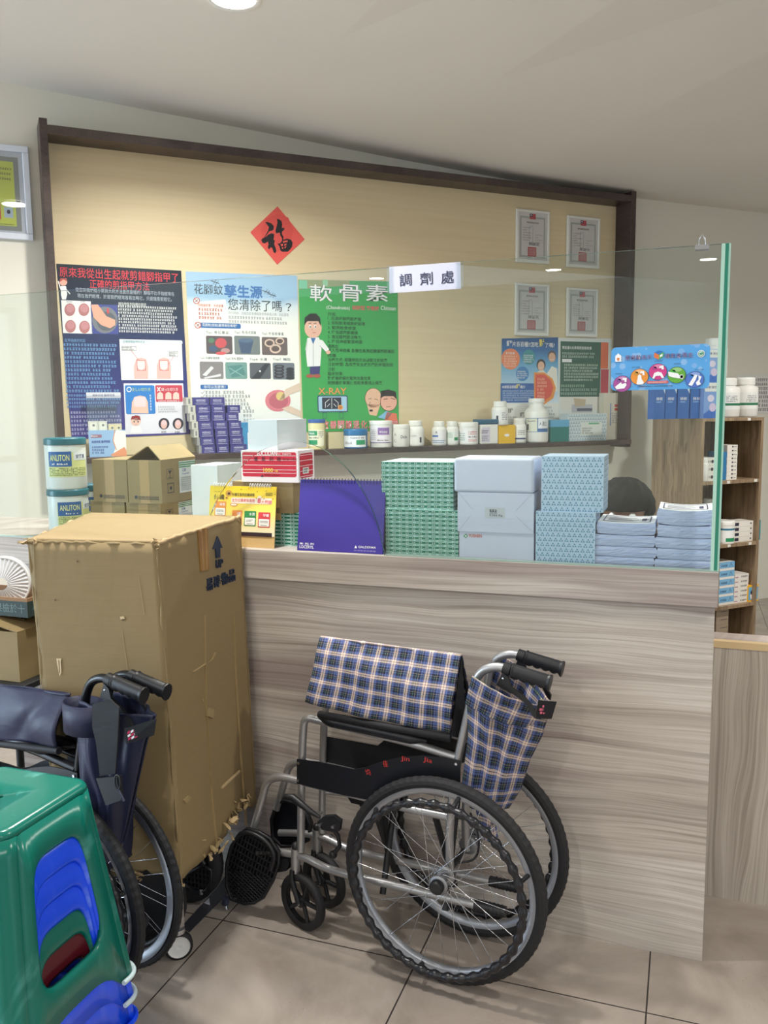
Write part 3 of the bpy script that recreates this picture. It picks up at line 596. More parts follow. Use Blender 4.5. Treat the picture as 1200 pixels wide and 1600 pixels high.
# bald man and black haired man embracing
c.ell(583, 622, 13.5, 16, M((60, 40, 36)), 3); c.ell(583, 622, 12.8, 15.3, M((236, 190, 160)), 4); c.poly([(573, 632), (594, 632), (588, 650), (577, 648)], M((236, 190, 160)), 4)
c.ell(607, 628, 13.5, 14.5, M((60, 40, 36)), 5); c.ell(607, 628, 12.8, 13.8, M((240, 182, 160)), 6); c.poly([(594, 622), (595, 611), (606, 608.5), (618, 612), (619.5, 624), (614, 619), (600, 619)], HR, 7)
c.line([(575, 624), (580, 622)], .002, INK, 7); c.line([(585, 623), (590, 625)], .002, INK, 7); c.line([(578, 628), (576, 634), (580, 635)], .002, INK, 7); c.rect(577, 640, 582, 643, INK, 7)
c.line([(599, 624), (605, 623)], .0035, HR, 8); c.line([(610, 622), (617, 624)], .0035, HR, 8); c.line([(603, 636), (610, 635)], .0025, INK, 8)
c.poly([(590, 652), (603, 642), (612, 646), (604, 656)], M((130, 190, 225)), 7); c.poly([(604, 644), (619, 646), (621, 658), (600, 658)], M((230, 120, 90)), 7)
for k, ch in enumerate('改善關節退化及疼痛問'):
    x0 = 503 + k * 12; c.text(ch, x0, 657, x0 + 10.5, 670, WH, 8, .08); c.text(ch, x0, 657, x0 + 10.5, 670, PK, 9, .02)
done()
# 4 calcium poster
t = NT('sky_blue_print'); gz = t.n('ShaderNodeSeparateXYZ', {0: t.obj()}).outputs[2]
t.link(t.ramp(t.math('MULTIPLY', gz, 1.6), [(0, (240, 246, 250)), (.35, (226, 240, 250)), (.75, (110, 178, 220)), (.9, (40, 110, 176)), (1, (28, 88, 150))]), 'Base Color'); t.set(Roughness=.35); m_bluep = t.m
c, done = sheet('calcium_poster', 'blue calcium tablet poster with orange slice and smiling elderly couple', 'poster', [(784, 529), (872, 527), (872, 684), (782, 686)], .013, m_bluep)
c.text('鈣', 791, 532, 800, 541, WH, 3, .04); c.text('片百百種!?怎吃', 800, 534, 841, 542, WH, 3, .03); c.text('對', 842, 530, 850, 542, M((255, 236, 90)), 4, .05); c.text('了嗎?', 851, 536, 866, 543, WH, 3, .03)
c.ell(797.5, 561, 14.5, 16.5, M((240, 138, 92)), 3); c.ell(826, 558, 10, 12, M((60, 150, 160)), 3); c.ell(816, 584, 10, 11.5, M((54, 132, 196)), 3)
c.text('麵包麵條', 790, 550, 804, 554, WH, 4, .03); c.greek(787, 555, 808, 574, 5, M((255, 222, 200)), 4); c.greek(818, 554, 834, 567, 4, WH, 4); c.greek(808, 579, 824, 592, 4, WH, 4)
c.poly([(838, 606), (839, 582), (846, 576), (854, 584), (862, 572), (870, 576), (871, 612)], M((240, 238, 226)), 3)
c.ell(845, 570, 7, 9, M((52, 46, 48)), 4); c.ell(845, 572, 5.2, 7.4, M((234, 188, 160)), 5); c.line([(842, 575), (848, 575)], .003, WH, 6)
c.ell(862, 556, 6.5, 8.5, M((90, 84, 84)), 4); c.ell(862, 558.5, 5.4, 7.4, M((226, 178, 150)), 5); c.line([(859, 562), (865, 562)], .003, WH, 6)
c.rect(782, 599, 840, 629, M((38, 96, 172)), 4); c.text('40歲後這樣補', 784, 602, 806, 607, WH, 5, .02); c.text('鈣', 806, 600, 812, 607, M((255, 236, 90)), 5, .04); c.text('補D!', 812, 602, 820, 607, WH, 5, .02); c.greek(785, 609, 836, 627, 5, M((190, 214, 240)), 5)
c.poly([(834, 582), (850, 582), (863, 592), (868, 606), (864, 622), (850, 632), (834, 630)], M((240, 150, 60)), 6); c.poly([(836, 585), (850, 585), (860, 594), (864, 606), (860, 619), (849, 628), (836, 627)], M((226, 84, 66)), 7); c.greek(839, 590, 855, 622, 6, M((255, 200, 170)), 8)
c.rect(783, 630, 872, 684, M((238, 238, 232)), 3); c.text('補鈣', 791, 638, 801, 645, M((60, 60, 62)), 5, .04); c.text('鈣別吃', 812, 644, 828, 651, M((60, 60, 62)), 5, .04); c.greek(791, 650, 808, 666, 4, LGREY, 5); c.greek(850, 634, 868, 676, 8, LGREY, 5)
done()
# 5 green and orange text sheet
c, done = sheet('bone_scan_notice', 'laminated white-edged dark green notice with orange and red side bar', 'notice', [(872, 528), (956, 529), (953, 668), (872, 668)], .012, M((226, 232, 230), .3))
c.rect(875, 534, 938, 620, M((38, 92, 76)), 2); c.rect(938, 535, 950, 576, M((232, 112, 66)), 2); c.rect(938, 577, 950, 640, M((196, 60, 80)), 2)
c.text('雙能量X光骨質密度檢查儀', 878, 541, 924, 546, WH, 3, .02); c.greek(878, 550, 930, 560, 2, M((190, 210, 196)), 3); c.rect(878, 561, 893, 566, WH, 3); c.greek(881, 568, 936, 596, 6, M((200, 220, 200)), 3); c.greek(876, 600, 936, 618, 3, M((160, 190, 170)), 3, ragged=.6)
c.rect(876, 620, 936, 640, M((228, 226, 220)), 2); c.rect(893, 632, 925, 644, M((188, 190, 200)), 3); c.poly([(896, 622), (915, 624), (914, 634), (898, 636)], M((196, 178, 152)), 4); c.rect(901, 638, 925, 642, M((90, 92, 112)), 4)
done()
# certificates of the pharmacists, white framed
def certificate(px, label, sig):
    q = [atW(x, y, .014) for x, y in px]; x0 = (q[0].x + q[3].x) / 2; x1 = (q[1].x + q[2].x) / 2; z1 = (q[0].z + q[1].z) / 2; z0 = (q[2].z + q[3].z) / 2; cx = (x0 + x1) / 2; w = (x1 - x0) / 2; h = z1 - z0
    r = thing('framed_certificate', label, 'certificate', wpt(cx, .014, z0), WANG, 'framed certificates on the board')
    mf = M((232, 232, 226), .3); f = MB()
    for a, b_ in (((-w, 0), (w, .02)), ((-w, h - .014), (w, h)), ((-w, .02), (-w + .016, h - .014)), ((w - .014, .02), (w, h - .014))): f.box((a[0], -.016, a[1]), (b_[0], 0, b_[1]), mf)
    f.build('frame', r, bevel=.0025)
    p = MB(); p.box((-w + .012, -.008, .016), (w - .012, -.002, h - .012), M((246, 238, 236))); cv = Cv(p, (0, -.008, 0), (1, 0, 0), (0, 0, 1), (0, -1, 0))
    ww = w - .03; cv.frame(-ww, .034, ww, h - .04, .010, M((178, 182, 174)), 1); cv.frame(-ww + .004, .038, ww - .004, h - .044, .0015, WH, 2)
    cv.rect(-.024, h - .055, .022, h - .022, M((214, 70, 84)), 3); cv.rect(-.024, h - .04, -.003, h - .022, M((40, 50, 90)), 4); cv.ell(-.0135, h - .031, .0045, .0045, WH, 5, 10)
    cv.text('專門職業藥師證書', -.045, h - .082, .045, h - .07, M((110, 70, 70)), 2); cv.greek(-ww + .02, .13, -.01, h - .1, 6, M((150, 130, 130)), 2, .35, .5); cv.greek(.02, .12, ww - .02, h - .14, 4, M((170, 150, 150)), 2, .3, .6)
    cv.frame(-.026, .125, .002, .225, .0016, GREY, 3)
    cv.text(sig, -.03, .108, .052, .126, INK, 3, .02)
    cv.rect(-.036, .04, .028, .098, M((208, 92, 100)), 3); cv.rect(-.029, .047, .021, .091, M((232, 170, 172)), 4); cv.greek(-.027, .049, .02, .09, 4, M((208, 92, 100)), 5, .8, 0)
    p.build('document', r)
    g = MB(); g.box((-w + .012, -.0125, .016), (w - .012, -.0115, h - .012), m_acrylic); g.build('cover_glass', r)
certificate([(805, 327), (857, 331), (856, 413), (805, 410)], 'white framed certificate, upper left of the four on the board', '林啟足')
certificate([(885, 337), (936, 342), (934, 420), (884, 418)], 'white framed certificate, upper right of the four on the board', '朱迪中')
certificate([(804, 442), (857, 446), (855, 526), (803, 524)], 'white framed certificate, lower left of the four on the board', '林足元')
certificate([(884, 450), (933, 452), (931, 527), (884, 526)], 'white framed certificate, lower right of the four on the board', '林美元')
# yellow certificate at the far left on the plain wall
q0 = atW(43, 229, .02); q1 = atW(54, 376, .02); x1 = (q0.x + q1.x) / 2; z1, z0 = q0.z, q1.z; h = z1 - z0; w = h * .72 / 2; cx = x1 - w
r = thing('framed_certificate', 'yellow certificate in a clear frame on the wall left of the board', 'certificate', wpt(cx, .001, z0), WANG)
f = MB(); fm = M((222, 228, 240), .3)
for a, b_ in (((-w, 0), (w, .03)), ((-w, h - .03), (w, h)), ((-w, .03), (-w + .03, h - .03)), ((w - .03, .03), (w, h - .03))): f.box((a[0], -.022, a[1]), (b_[0], 0, b_[1]), fm)
f.build('frame', r, bevel=.004)
p = MB(); p.box((-w + .03, -.012, .03), (w - .03, -.002, h - .03), M((212, 214, 228))); cv = Cv(p, (0, -.012, 0), (1, 0, 0), (0, 0, 1), (0, -1, 0))
cv.frame(-w + .05, .04, w - .05, h - .055, .022, M((150, 152, 150)), 1); cv.rect(-w + .072, .062, w - .072, h - .077, M((214, 222, 92)), 1)
cv.greek(-w + .08, h - .17, w - .08, h - .1, 3, M((120, 122, 60)), 2, .4, .2); cv.rect(w - .125, .1, w - .085, .15, M((190, 205, 225)), 2); cv.ell(w - .105, .128, .008, .01, INK, 3); cv.rect(w - .2, .09, w - .14, .17, RED, 2)
cv.greek(w - .25, .065, w - .08, .073, 1, M((80, 80, 60)), 2)
p.build('document', r); g = MB(); g.box((-w + .03, -.0165, .03), (w - .03, -.0155, h - .03), m_acrylic); g.build('cover_glass', r)
# red diamond with brush-written fortune character
c, done = sheet('fortune_diamond', 'red paper diamond with black brush-written character on the board', 'decoration', [(433.5, 322.5), (476, 374), (433, 413.5), (391, 363)], .013, M((228, 92, 84), .6))
def zz(pts): return [(360 + x / 8.571, 300 + y / 8.571) for x, y in pts]
BKI = M((30, 26, 30), .5)
c.poly([(434, 334), (450, 340), (458, 358), (455, 376), (446, 389), (433, 394), (420, 388), (410, 374), (408, 358), (416, 342)], M((220, 84, 78)), 1)
for pts in ([(466, 405), (500, 403), (545, 420), (580, 455), (578, 500), (555, 520), (520, 525), (490, 570), (460, 610), (440, 625), (470, 580), (505, 515), (515, 470), (490, 440)],
            [(412, 640), (425, 625), (470, 605), (510, 570), (545, 555), (585, 562), (583, 600), (575, 640), (595, 650), (585, 700), (605, 750), (615, 790), (600, 822), (575, 805), (560, 750), (540, 740), (515, 770), (498, 745), (510, 700), (500, 665), (460, 690), (425, 680)],
            [(618, 362), (650, 365), (680, 385), (693, 430), (688, 480), (728, 485), (712, 515), (690, 530), (690, 565), (710, 600), (705, 640), (760, 625), (810, 640), (832, 680), (825, 730), (800, 770), (765, 800), (720, 800), (690, 800), (668, 780), (655, 730), (628, 690), (660, 690), (690, 655), (690, 620), (665, 580), (660, 545), (610, 555), (602, 520), (620, 450), (630, 400)]):
    c.poly(zz(pts), BKI, 2)
for pts in ([(700, 660), (760, 648), (768, 668), (705, 682)], [(668, 700), (700, 695), (702, 722), (682, 728)], [(718, 700), (752, 692), (745, 715), (722, 722)], [(684, 745), (706, 738), (706, 760), (694, 764)], [(724, 738), (748, 728), (738, 750), (724, 756)]):
    c.poly(zz(pts), M((228, 92, 84), .6), 3)
done()
# ------------------------------------------------------------------ counter
root = thing('counter', 'long grey wood-grain dispensing counter with overhanging top', 'counter', (-1.4, .3, 0))
b = MB(); b.box((-3.2 + 1.4, -.3, ZB), (1.4, .155, ZT), m_counter); b.build('worktop', root, bevel=.0015)
b = MB(); b.box((-2.29 + 1.4, .014 - .3, 0), (-.006 + 1.4, .034 - .3, ZB), m_counter); b.build('front_panel', root)
b = MB(); b.box((-.026 + 1.4, .034 - .3, 0), (-.006 + 1.4, .1, ZB), m_counter); b.build('end_panel', root)
b = MB(); b.box((-2.29 + 1.4, .034 - .3, 0), (-2.27 + 1.4, .1, ZB), m_counter); b.build('end_panel', root)
# lower side cabinet to the right
q = atZ(1105, 1399.6, 0); zt_ = (atY(1118, 1000, q.y).z + atY(1200, 1008, q.y).z) / 2
root = thing('low_partition', 'lower upright-grained grey wood partition right of the counter', 'partition', (.45, q.y, 0))
b = MB(); b.box((-.454, 0, .0), (.6, .02, zt_ - .02), m_gate); b.build('panel', root)
b = MB(); b.box((-.454, -.002, zt_ - .02), (.6, .022, zt_), M((216, 190, 146))); b.build('top_edge', root)
# ------------------------------------------------------------------ glass screen with a serving arch
GY = .006
def arch(n=26):
    pts = [(328, 850), (326, 815), (338, 782), (360, 748), (395, 712), (425, 697), (461, 690), (500, 700), (535, 726), (560, 757), (582, 800), (594, 838), (600, 862)]
    w = [atY(x, y, GY) for x, y in pts]; w = [Vector((p.x, 0, p.z)) for p in w]; w[0].z = w[-1].z = ZT
    return [(p.x, p.z) for p in smooth_path(w, 3)]
GX0 = -3.1; ar = arch()
root = thing('glass_screen', 'tall clear glass screen on the counter with an arched opening', 'screen', (0, GY, ZT))
outer = [(GX0, 0)] + [(x, max(0, z - ZT)) for x, z in ar] + [(-.002, 0), (-.002, ZG - ZT), (GX0, ZG - ZT)]
GT_ = .010
g = MB(); n = len(outer)
for yy in (0, GT_): g.add([(x, yy, z) for x, z in outer], [tuple(range(n))[::(1 if yy == 0 else -1)]], m_glass)
g.build('pane', root)
e = MB()
m_gedge = NT('green_glass_edge'); m_gedge.link(m_gedge.mix(.5, rgb((66, 100, 90)), rgb((80, 120, 108))), 'Base Color'); m_gedge.set(Roughness=.12, IOR=1.5); m_gedge.b.inputs['Transmission Weight'].default_value = .55; m_gedge = m_gedge.m
for i in range(n):
    j = (i + 1) % n; (x0, z0), (x1, z1) = outer[i], outer[j]
    if z0 == 0 and z1 == 0 and abs(x1 - x0) > .3: continue
    e.add([(x0, 0, z0), (x1, 0, z1), (x1, GT_, z1), (x0, GT_, z0)], [(0, 1, 2, 3)], m_gedge)
e.build('polished_edge', root)
b = MB(); b.box((-.014, -.001, .0), (.004, GT_ + .001, ZG - ZT), m_glassedge) if False else b.box((-.0085, .0012, 0), (-.0005, GT_ - .0012, ZG - ZT), m_glassedge)
b.box((-.021, -.0006, 0), (-.0125, GT_ + .0006, ZG - ZT), M((176, 212, 196), .2)); b.box((-.0125, -.0008, 0), (-.0045, GT_ + .0008, ZG - ZT), M((44, 128, 106), .15)); b.box((-.0045, -.0006, 0), (.0002, GT_ + .0006, ZG - ZT), M((160, 200, 184), .2)); b.build('green_side_edge', root)
b = MB(); b.box((GX0, -.004, 0), (-1.5, .014, .004), M((150, 170, 160), .3)); b.box((-.9, -.004, 0), (0, .014, .004), M((150, 170, 160), .3)); b.build('silicone_joint', root)
# hanging paper sign
q = [atY(x, y, 0) for x, y in ((608, 417), (719, 409), (720, 451), (608, 458))]
b = MB(); cx = (q[0].x + q[1].x) / 2; cz_ = q[3].z
b.add([(p.x - cx, 0, p.z - cz_) for p in q] + [(p.x - cx, .0012, p.z - cz_) for p in q], [(3, 2, 1, 0), (4, 5, 6, 7), (0, 1, 5, 4), (1, 2, 6, 5), (2, 3, 7, 6), (3, 0, 4, 7)], M((214, 216, 234)))
pix = lambda x, y: (atY(x, y, 0).x - cx, atY(x, y, 0).z - cz_)
cv = Cv(b, (0, 0, 0), (1, 0, 0), (0, 0, 1), (0, -1, 0), pix)
for ch, x0, y0, x1, y1 in (('調', 624, 427.5, 643, 447), ('劑', 656, 425, 676, 445), ('處', 689, 423, 709, 443)): cv.text(ch, x0, y0, x1, y1, M((60, 62, 92)), 2, .025, 2)
o = b.build('paper_sign', loc=(cx, .0015, cz_)); tag(o, 'white paper sign with three dark characters taped to the top of the glass', 'sign')
b = MB()
for x0, x1, y0, y1 in ((605, 613, 415, 460), (712, 724.5, 407.5, 452)):
    p0, p1 = atY(x0, y1, 0), atY(x1, y0, 0); b.box((p0.x, -.0012, p0.z), (p1.x, -.0008, p1.z), m_acrylic)
tag(b.build('clear_tape'), 'strips of clear tape over both ends of the paper sign', 'tape', kind='stuff')
# hand-washing notice
q = [atY(x, y, 0) for x, y in ((955, 541.5), (1110, 535), (1109, 604), (955, 610))]; cx = (q[0].x + q[2].x) / 2; cz_ = q[3].z; ang = math.atan2(q[1].z - q[0].z, q[1].x - q[0].x)
hw = abs(q[1].x - q[0].x) / 2; hh = ((q[0].z - q[3].z) + (q[1].z - q[2].z)) / 2
b = MB(); t = NT('bubbly_blue_print'); v_ = t.n('ShaderNodeTexVoronoi', {'Vector': t.obj(), 'Scale': 42.0}); 
t.link(t.mix(t.ramp(v_.outputs['Distance'], [(.30, (255, 255, 255)), (.34, (0, 0, 0))]), rgb((92, 168, 230)), t.mix(t.noise(t.obj(), 18, 1), rgb((74, 150, 224)), rgb((176, 214, 242)))), 'Base Color'); t.set(Roughness=.25)
b.X = Matrix.Rotation(-ang, 4, 'Y') @ Matrix.Translation((0, 0, 0))
b.prism([(x, z + hh / 2) for x, z in rrect(-hw, -hh / 2, hw, hh / 2, .012, 5)], 'y', 0, .0012, t.m)
cv = Cv(b, (-hw, 0, 0), (1, 0, 0), (0, 0, 1), (0, -1, 0), None)
W2, H2 = 2 * hw, hh
def PX(x, y): return ((x - 45) / 1085 * W2, (625 - y) / 515 * H2)
cv.pix = lambda x, y: PX(x, y)
def rot(x): return -(x - 45) * 0
PUR = M((92, 50, 110)); WHG = M((250, 250, 252), .3)
for k, ch in enumerate('肥皂勤洗手'): cv.text(ch, 205 + k * 60, 212, 258 + k * 60, 268, WHG, 3, .06); cv.text(ch, 205 + k * 60, 212, 258 + k * 60, 268, PUR, 5, .015)
for k, ch in enumerate('擦乾後再走'): cv.text(ch, 645 + k * 62, 205, 700 + k * 62, 262, WHG, 3, .06); cv.text(ch, 645 + k * 62, 205, 700 + k * 62, 262, PUR, 5, .015)
cv.poly([(525, 190), (575, 165), (628, 182), (578, 215)], M((50, 120, 190)), 4); cv.poly([(525, 190), (578, 215), (578, 272), (525, 245)], M((226, 120, 70)), 4); cv.poly([(578, 215), (628, 185), (628, 240), (578, 272)], M((90, 180, 90)), 4); cv.poly([(590, 222), (618, 205), (618, 232), (590, 248)], WHG, 5)
cv.poly([(90, 215), (125, 180), (158, 212), (158, 280), (92, 280)], WHG, 3); cv.poly([(110, 235), (140, 235), (136, 268), (114, 268)], M((222, 120, 60)), 4); cv.greek(90, 284, 160, 296, 1, M((60, 60, 90)), 4)
cv.ell(1034, 222, 40, 42, WHG, 3); cv.ell(1034, 222, 33, 34, M((70, 150, 120)), 4); cv.ell(1034, 222, 26, 27, M((210, 235, 225)), 5); cv.poly([(1015, 215), (1050, 205), (1055, 228), (1022, 240)], M((70, 150, 120)), 6)
for x, y, c_ in ((173, 545, (176, 84, 158)), (367, 468, (240, 152, 62)), (570, 415, (214, 66, 140)), (776, 460, (104, 176, 66)), (972, 520, (84, 122, 206))):
    y += 0; cv.ell(x, y, 101, 97, M((60, 70, 110)), 3, 28); cv.ell(x, y, 97, 93, M(c_, .25), 4, 28); cv.ell(x - 38, y - 42, 26, 20, M((min(255, c_[0] - 40), c_[1], c_[2])), 5)
    cv.ell(x + 5, y - 62, 52, 24, M(tuple(min(255, int(v + (255 - v) * .35)) for v in c_)), 5)
cv.poly([(93, 580), (135, 545), (160, 525), (170, 548), (215, 535), (225, 560), (200, 600), (110, 610)], WHG, 6); cv.poly([(178, 475), (225, 478), (222, 525), (200, 525), (200, 500), (178, 498)], WHG, 6)
cv.poly([(335, 550), (345, 500), (350, 450), (372, 438), (388, 455), (392, 495), (420, 540), (405, 558), (350, 560)], WHG, 6); cv.poly([(375, 405), (420, 402), (424, 450), (400, 450), (400, 425), (375, 425)], WHG, 6)
cv.poly([(510, 490), (530, 430), (570, 412), (612, 428), (640, 488), (615, 492), (598, 462), (546, 465), (530, 497)], WHG, 6); cv.poly([(585, 352), (630, 340), (636, 388), (612, 390), (608, 370), (588, 376)], WHG, 6)
cv.poly([(682, 418), (740, 430), (790, 440), (812, 470), (848, 462), (850, 498), (800, 500), (740, 488), (690, 470)], WHG, 6); cv.poly([(812, 460), (845, 458), (845, 508), (820, 508)], WHG, 6)
cv.poly([(905, 580), (950, 500), (975, 460), (1000, 470), (985, 520), (945, 592)], WHG, 6); cv.poly([(1010, 470), (1045, 488), (1025, 540), (1040, 575), (1000, 590), (985, 555), (1015, 520)], WHG, 6)
for x, y in ((140, 425), (325, 355), (575, 290), (790, 330), (1015, 405)): cv.greek(x - 45, y - 8, x + 55, y + 8, 1, M((50, 60, 90)), 4)
cv.rr(452, 522, 686, 552, .003, M((226, 90, 90)), 4); cv.greek(465, 528, 680, 547, 1, WHG, 5); cv.greek(350, 574, 785, 596, 1, M((60, 60, 80)), 4)
o = b.build('hand_washing_notice', loc=(cx, .003, cz_)); tag(o, 'blue rounded hand-washing notice with five coloured circles stuck on the glass', 'notice')
# binder clip on the glass edge
p = atY(1097, 386, 0); root = thing('binder_clip', 'small silver binder clip on the top edge of the glass screen', 'clip', (p.x, GY + .005, ZG))
b = MB(); b.prism([(-.012, -.011), (.012, -.011), (.005, .0015), (-.005, .0015)], 'x', -.016, .016, M((190, 194, 200), .25, .8)); b.X = None; b.build('spring_body', root).location = (0, 0, 0)
for sy in (-1, 1):
    b = MB(); b.tube([(-.008, sy * .006, -.0), (-.007, sy * .007, .014), (0, sy * .0075, .026), (.007, sy * .007, .014), (.008, sy * .006, 0)], .0009, m_chrome, 6); b.build('wire_handle', root)

# ------------------------------------------------------------------ boxes on the counter
def fbox(name, label, cat, x0, x1, yt, yb, Y, xd=None, dep=.12, z0=None, m=None, group=None, draw=None, side=None, lid=0, bevel=.0015, dx=0):
    """box whose front face sits on plane Y; px x0..x1, top yt (on the front edge); xd = px of the far edge of its right side"""
    xm, ym = (x0 + x1) / 2, (yt + yb) / 2
    z0 = ZT if z0 is None else z0; X0 = atY(x0, ym, Y).x; X1 = atY(x1, ym, Y).x; h = atY(xm, yt, Y).z - z0
    if xd: dep = abs(atX(xd, ym, X1).y - Y)
    cx = (X0 + X1) / 2; b = MB(); w = (X1 - X0) / 2; b.box((-w, 0, 0), (w, dep, h), m or m_white)
    pix = lambda x, y: (atY(x, y, Y).x - cx, atY(x, y, Y).z - z0)
    c = Cv(b, (0, 0, 0), (1, 0, 0), (0, 0, 1), (0, -1, 0), pix)
    s_ = Cv(b, (w, 0, 0), (0, 1, 0), (0, 0, 1), (1, 0, 0))
    if draw: draw(c, w, h, dep)
    if side: side(s_, w, h, dep)
    o = b.build(name, loc=(cx, Y, z0)); tag(o, label, cat, group); return o, z0 + h, (X0, X1, dep)
GRN, MINT, LAV = M((8, 124, 98)), M((196, 232, 224)), M((150, 190, 184))
def green_pat(rows, cols):
    def fn(c, w, h, d):
        c.pix = None; x0, x1 = (-w, w); _green(c, x0, x1, h, rows, cols)
    def sd(c, w, h, d): _green(c, 0, d, h, rows, max(2, int(cols * d / (2 * w))))
    return fn, sd
def _green(c, x0, x1, h, rows, cols):
    ph = h / rows
    for r_ in range(rows):
        z = h - (r_ + 1) * ph; c.rect(x0, z + ph * .48, x1, z + ph * .96, GRN, 1)
        pw = (x1 - x0) / cols
        for k in range(cols):
            for j in (0.12, .40): c.rect(x0 + (k + j) * pw, z + ph * .63, x0 + (k + j + .16) * pw, z + ph * .8, M((226, 246, 240)), 2)
        pw = (x1 - x0) / (cols - 1.4)
        for k in range(int(cols - 1)): c.rect(x0 + (k + .05) * pw, z + ph * .14, x0 + min(k + .75, cols - 1.45) * pw, z + ph * .32, M((120, 172, 162)), 2)
f1, s1 = green_pat(10, 11)
Yg = .055
_, zg1, _ = fbox('patterned_carton', 'green and white striped box pack, lower one beside the plain white boxes', 'box', 602.5, 716, 797, 868, Yg - .01, dep=.17, m=MINT, draw=f1, side=s1, group='striped green box packs')
o, _, g_ = fbox('patterned_carton', 'green and white striped box pack, upper one beside the plain white boxes', 'box', 596.5, 708, 722, 797, Yg - .006, dep=.18, z0=zg1, m=MINT, draw=f1, side=s1, group='striped green box packs')
f1, s1 = green_pat(9, 5)
_, zg2, _ = fbox('patterned_carton', 'green and white striped box pack under the brown carton', 'box', 392, 467, 801, 857, .085, dep=.2, m=MINT, draw=f1, side=s1, group='striped green box packs')
o, zb2, _ = fbox('brown_carton', 'plain brown carton under the red and white tablet box', 'box', 364, 458, 753, 801, .075, xd=475, z0=zg2, m=m_card2)
REDB = M((206, 42, 66), .4)
def eu(c, w, h, d):
    c.rr(379, 706.5, 463, 745, .006, REDB, 1)
    for y in (712, 719, 727, 734, 739): c.rect(379.5, y - .4, 462.5, y + .3, WH, 2)
    c.text('EUCLIDAN', 402, 705.3, 433, 711.5, WH, 4, .03); c.text('S.C. TABLETS', 434, 708, 455, 711, WH, 4)
    for k, ch in enumerate('優服利暗'): c.text(ch, 397 + k * 12, 714, 403 + k * 12, 720.5, M((90, 20, 40)), 4, .03)
    c.text('糖衣錠100毫克', 442, 716, 464, 719.5, M((90, 20, 40)), 4); c.text('1000', 412, 731.5, 427, 737.5, M((255, 224, 90)), 4, .04); c.text('Tab.', 429, 733.5, 435, 737.5, M((255, 224, 90)), 4)
    c.poly([(408, 745), (412, 745), (410, 741.5)], M((40, 30, 60)), 4); c.greek(414, 741, 440, 744, 1, M((90, 20, 40)), 4)
def eus(c, w, h, d):
    c.rr(.01, .012, d - .012, h - .01, .008, REDB, 1)
    for k in range(1, 6): c.rect(.011, h * k / 6, d - .013, h * k / 6 + .0015, WH, 2)
    c.rect(d * .25, h * .25, d * .62, h * .45, M((230, 226, 220)), 3); c.greek(d * .3, h * .27, d * .6, h * .43, 2, INK, 4)
o, ze, _ = fbox('tablet_box', 'red and white tablet box marked 1000 on the brown carton', 'box', 377, 466, 704, 750, .07, xd=491, z0=zb2, m=M((244, 236, 236), .4), draw=eu, side=eus)
def flap(c, w, h, d): c.line([(-w, h * .995), (w, h * .995)], .001, LGREY, 1) if not c.pix else None
fbox('white_carton', 'small plain white carton on top of the red tablet box', 'box', 388, 433, 656, 702, .08, xd=479, z0=ze, m=M((228, 232, 240), .5))
# plain white boxes, three high
def tape_mid(c, w, h, d):
    c.rect(758, 793, 789, 809.5, M((206, 208, 216)), 1); c.greek(765, 795, 780, 801, 1, INK, 2); c.text('20:58', 765, 799, 776, 802.5, INK, 2); c.text('0.565 Kg', 765, 803.5, 785, 807.5, INK, 2, .01)
    for a, b_ in (((715.5, 769), (739, 796)), ((716, 830), (735, 806)), ((832, 771), (806, 798)), ((833, 832), (806, 806))): c.line([a, b_], .0008, M((170, 174, 186)), 1)
def yus(c, w, h, d):
    c.text('YUSHEN', 732, 834.5, 753, 839.8, M((226, 96, 60)), 2, .03); c.poly([(724, 837.5), (728, 834), (731, 837), (728, 840.5)], M((40, 150, 90)), 2); c.poly([(726, 837.3), (728, 835.6), (729.6, 837.2), (728, 839)], WH, 3)
mw_ = M((216, 219, 240), .35)
_, z1_, _ = fbox('white_box', 'white box marked with a green diamond logo, bottom of the three white boxes', 'box', 717.5, 834, 832, 873, .045, dep=.13, m=mw_, draw=yus)
_, z2_, _ = fbox('white_box', 'plain white box with a small weight sticker, middle of the three white boxes', 'box', 715, 834, 770, 832, .042, dep=.14, z0=z1_, m=mw_, draw=tape_mid)
o, z3_, (X0, X1, dd) = fbox('white_lidded_box', 'plain white lidded box, top of the three white boxes', 'box', 709, 834, 716, 770, .04, dep=.15, z0=z2_, m=mw_)
o.modifiers.new('bevel', 'BEVEL').width = .008; o.modifiers[-1].segments = 3
# blue triangle pattern
TRI, PBL = M((92, 146, 182)), M((194, 216, 240), .35)
def tri_face(c, x0, x1, h, pw=.0145):
    nx = int((x1 - x0) / pw); pw = (x1 - x0) / nx; nz = int(h / (pw * .95)); ph = h / nz
    for r_ in range(nz):
        for k in range(nx):
            cx_ = x0 + (k + (.25 if r_ % 2 else .75)) * pw; z = r_ * ph + ph * .12; a = pw * .21
            for ox_, oz in ((-a, 0), (a, 0), (0, ph * .4)):
                if x0 < cx_ + ox_ - a and cx_ + ox_ + a < x1 and z + oz + ph * .34 < h: c.poly([(cx_ + ox_ - a * .9, z + oz), (cx_ + ox_ + a * .9, z + oz), (cx_ + ox_, z + oz + ph * .36)], TRI, 1)
def tf(c, w, h, d): c.pix = None; tri_face(c, -w, w, h)
def ts(c, w, h, d): tri_face(c, 0, d, h)
_, zt1, _ = fbox('patterned_carton', 'pale blue triangle-patterned box, lower of the two beside the paper stacks', 'box', 837, 930, 800, 878, .04, dep=.13, m=PBL, draw=tf, side=ts, group='triangle-patterned boxes')
fbox('patterned_carton', 'pale blue triangle-patterned box, upper of the two beside the paper stacks', 'box', 846, 943, 713, 799, .045, dep=.14, z0=zt1, m=PBL, draw=tf, side=ts, group='triangle-patterned boxes')
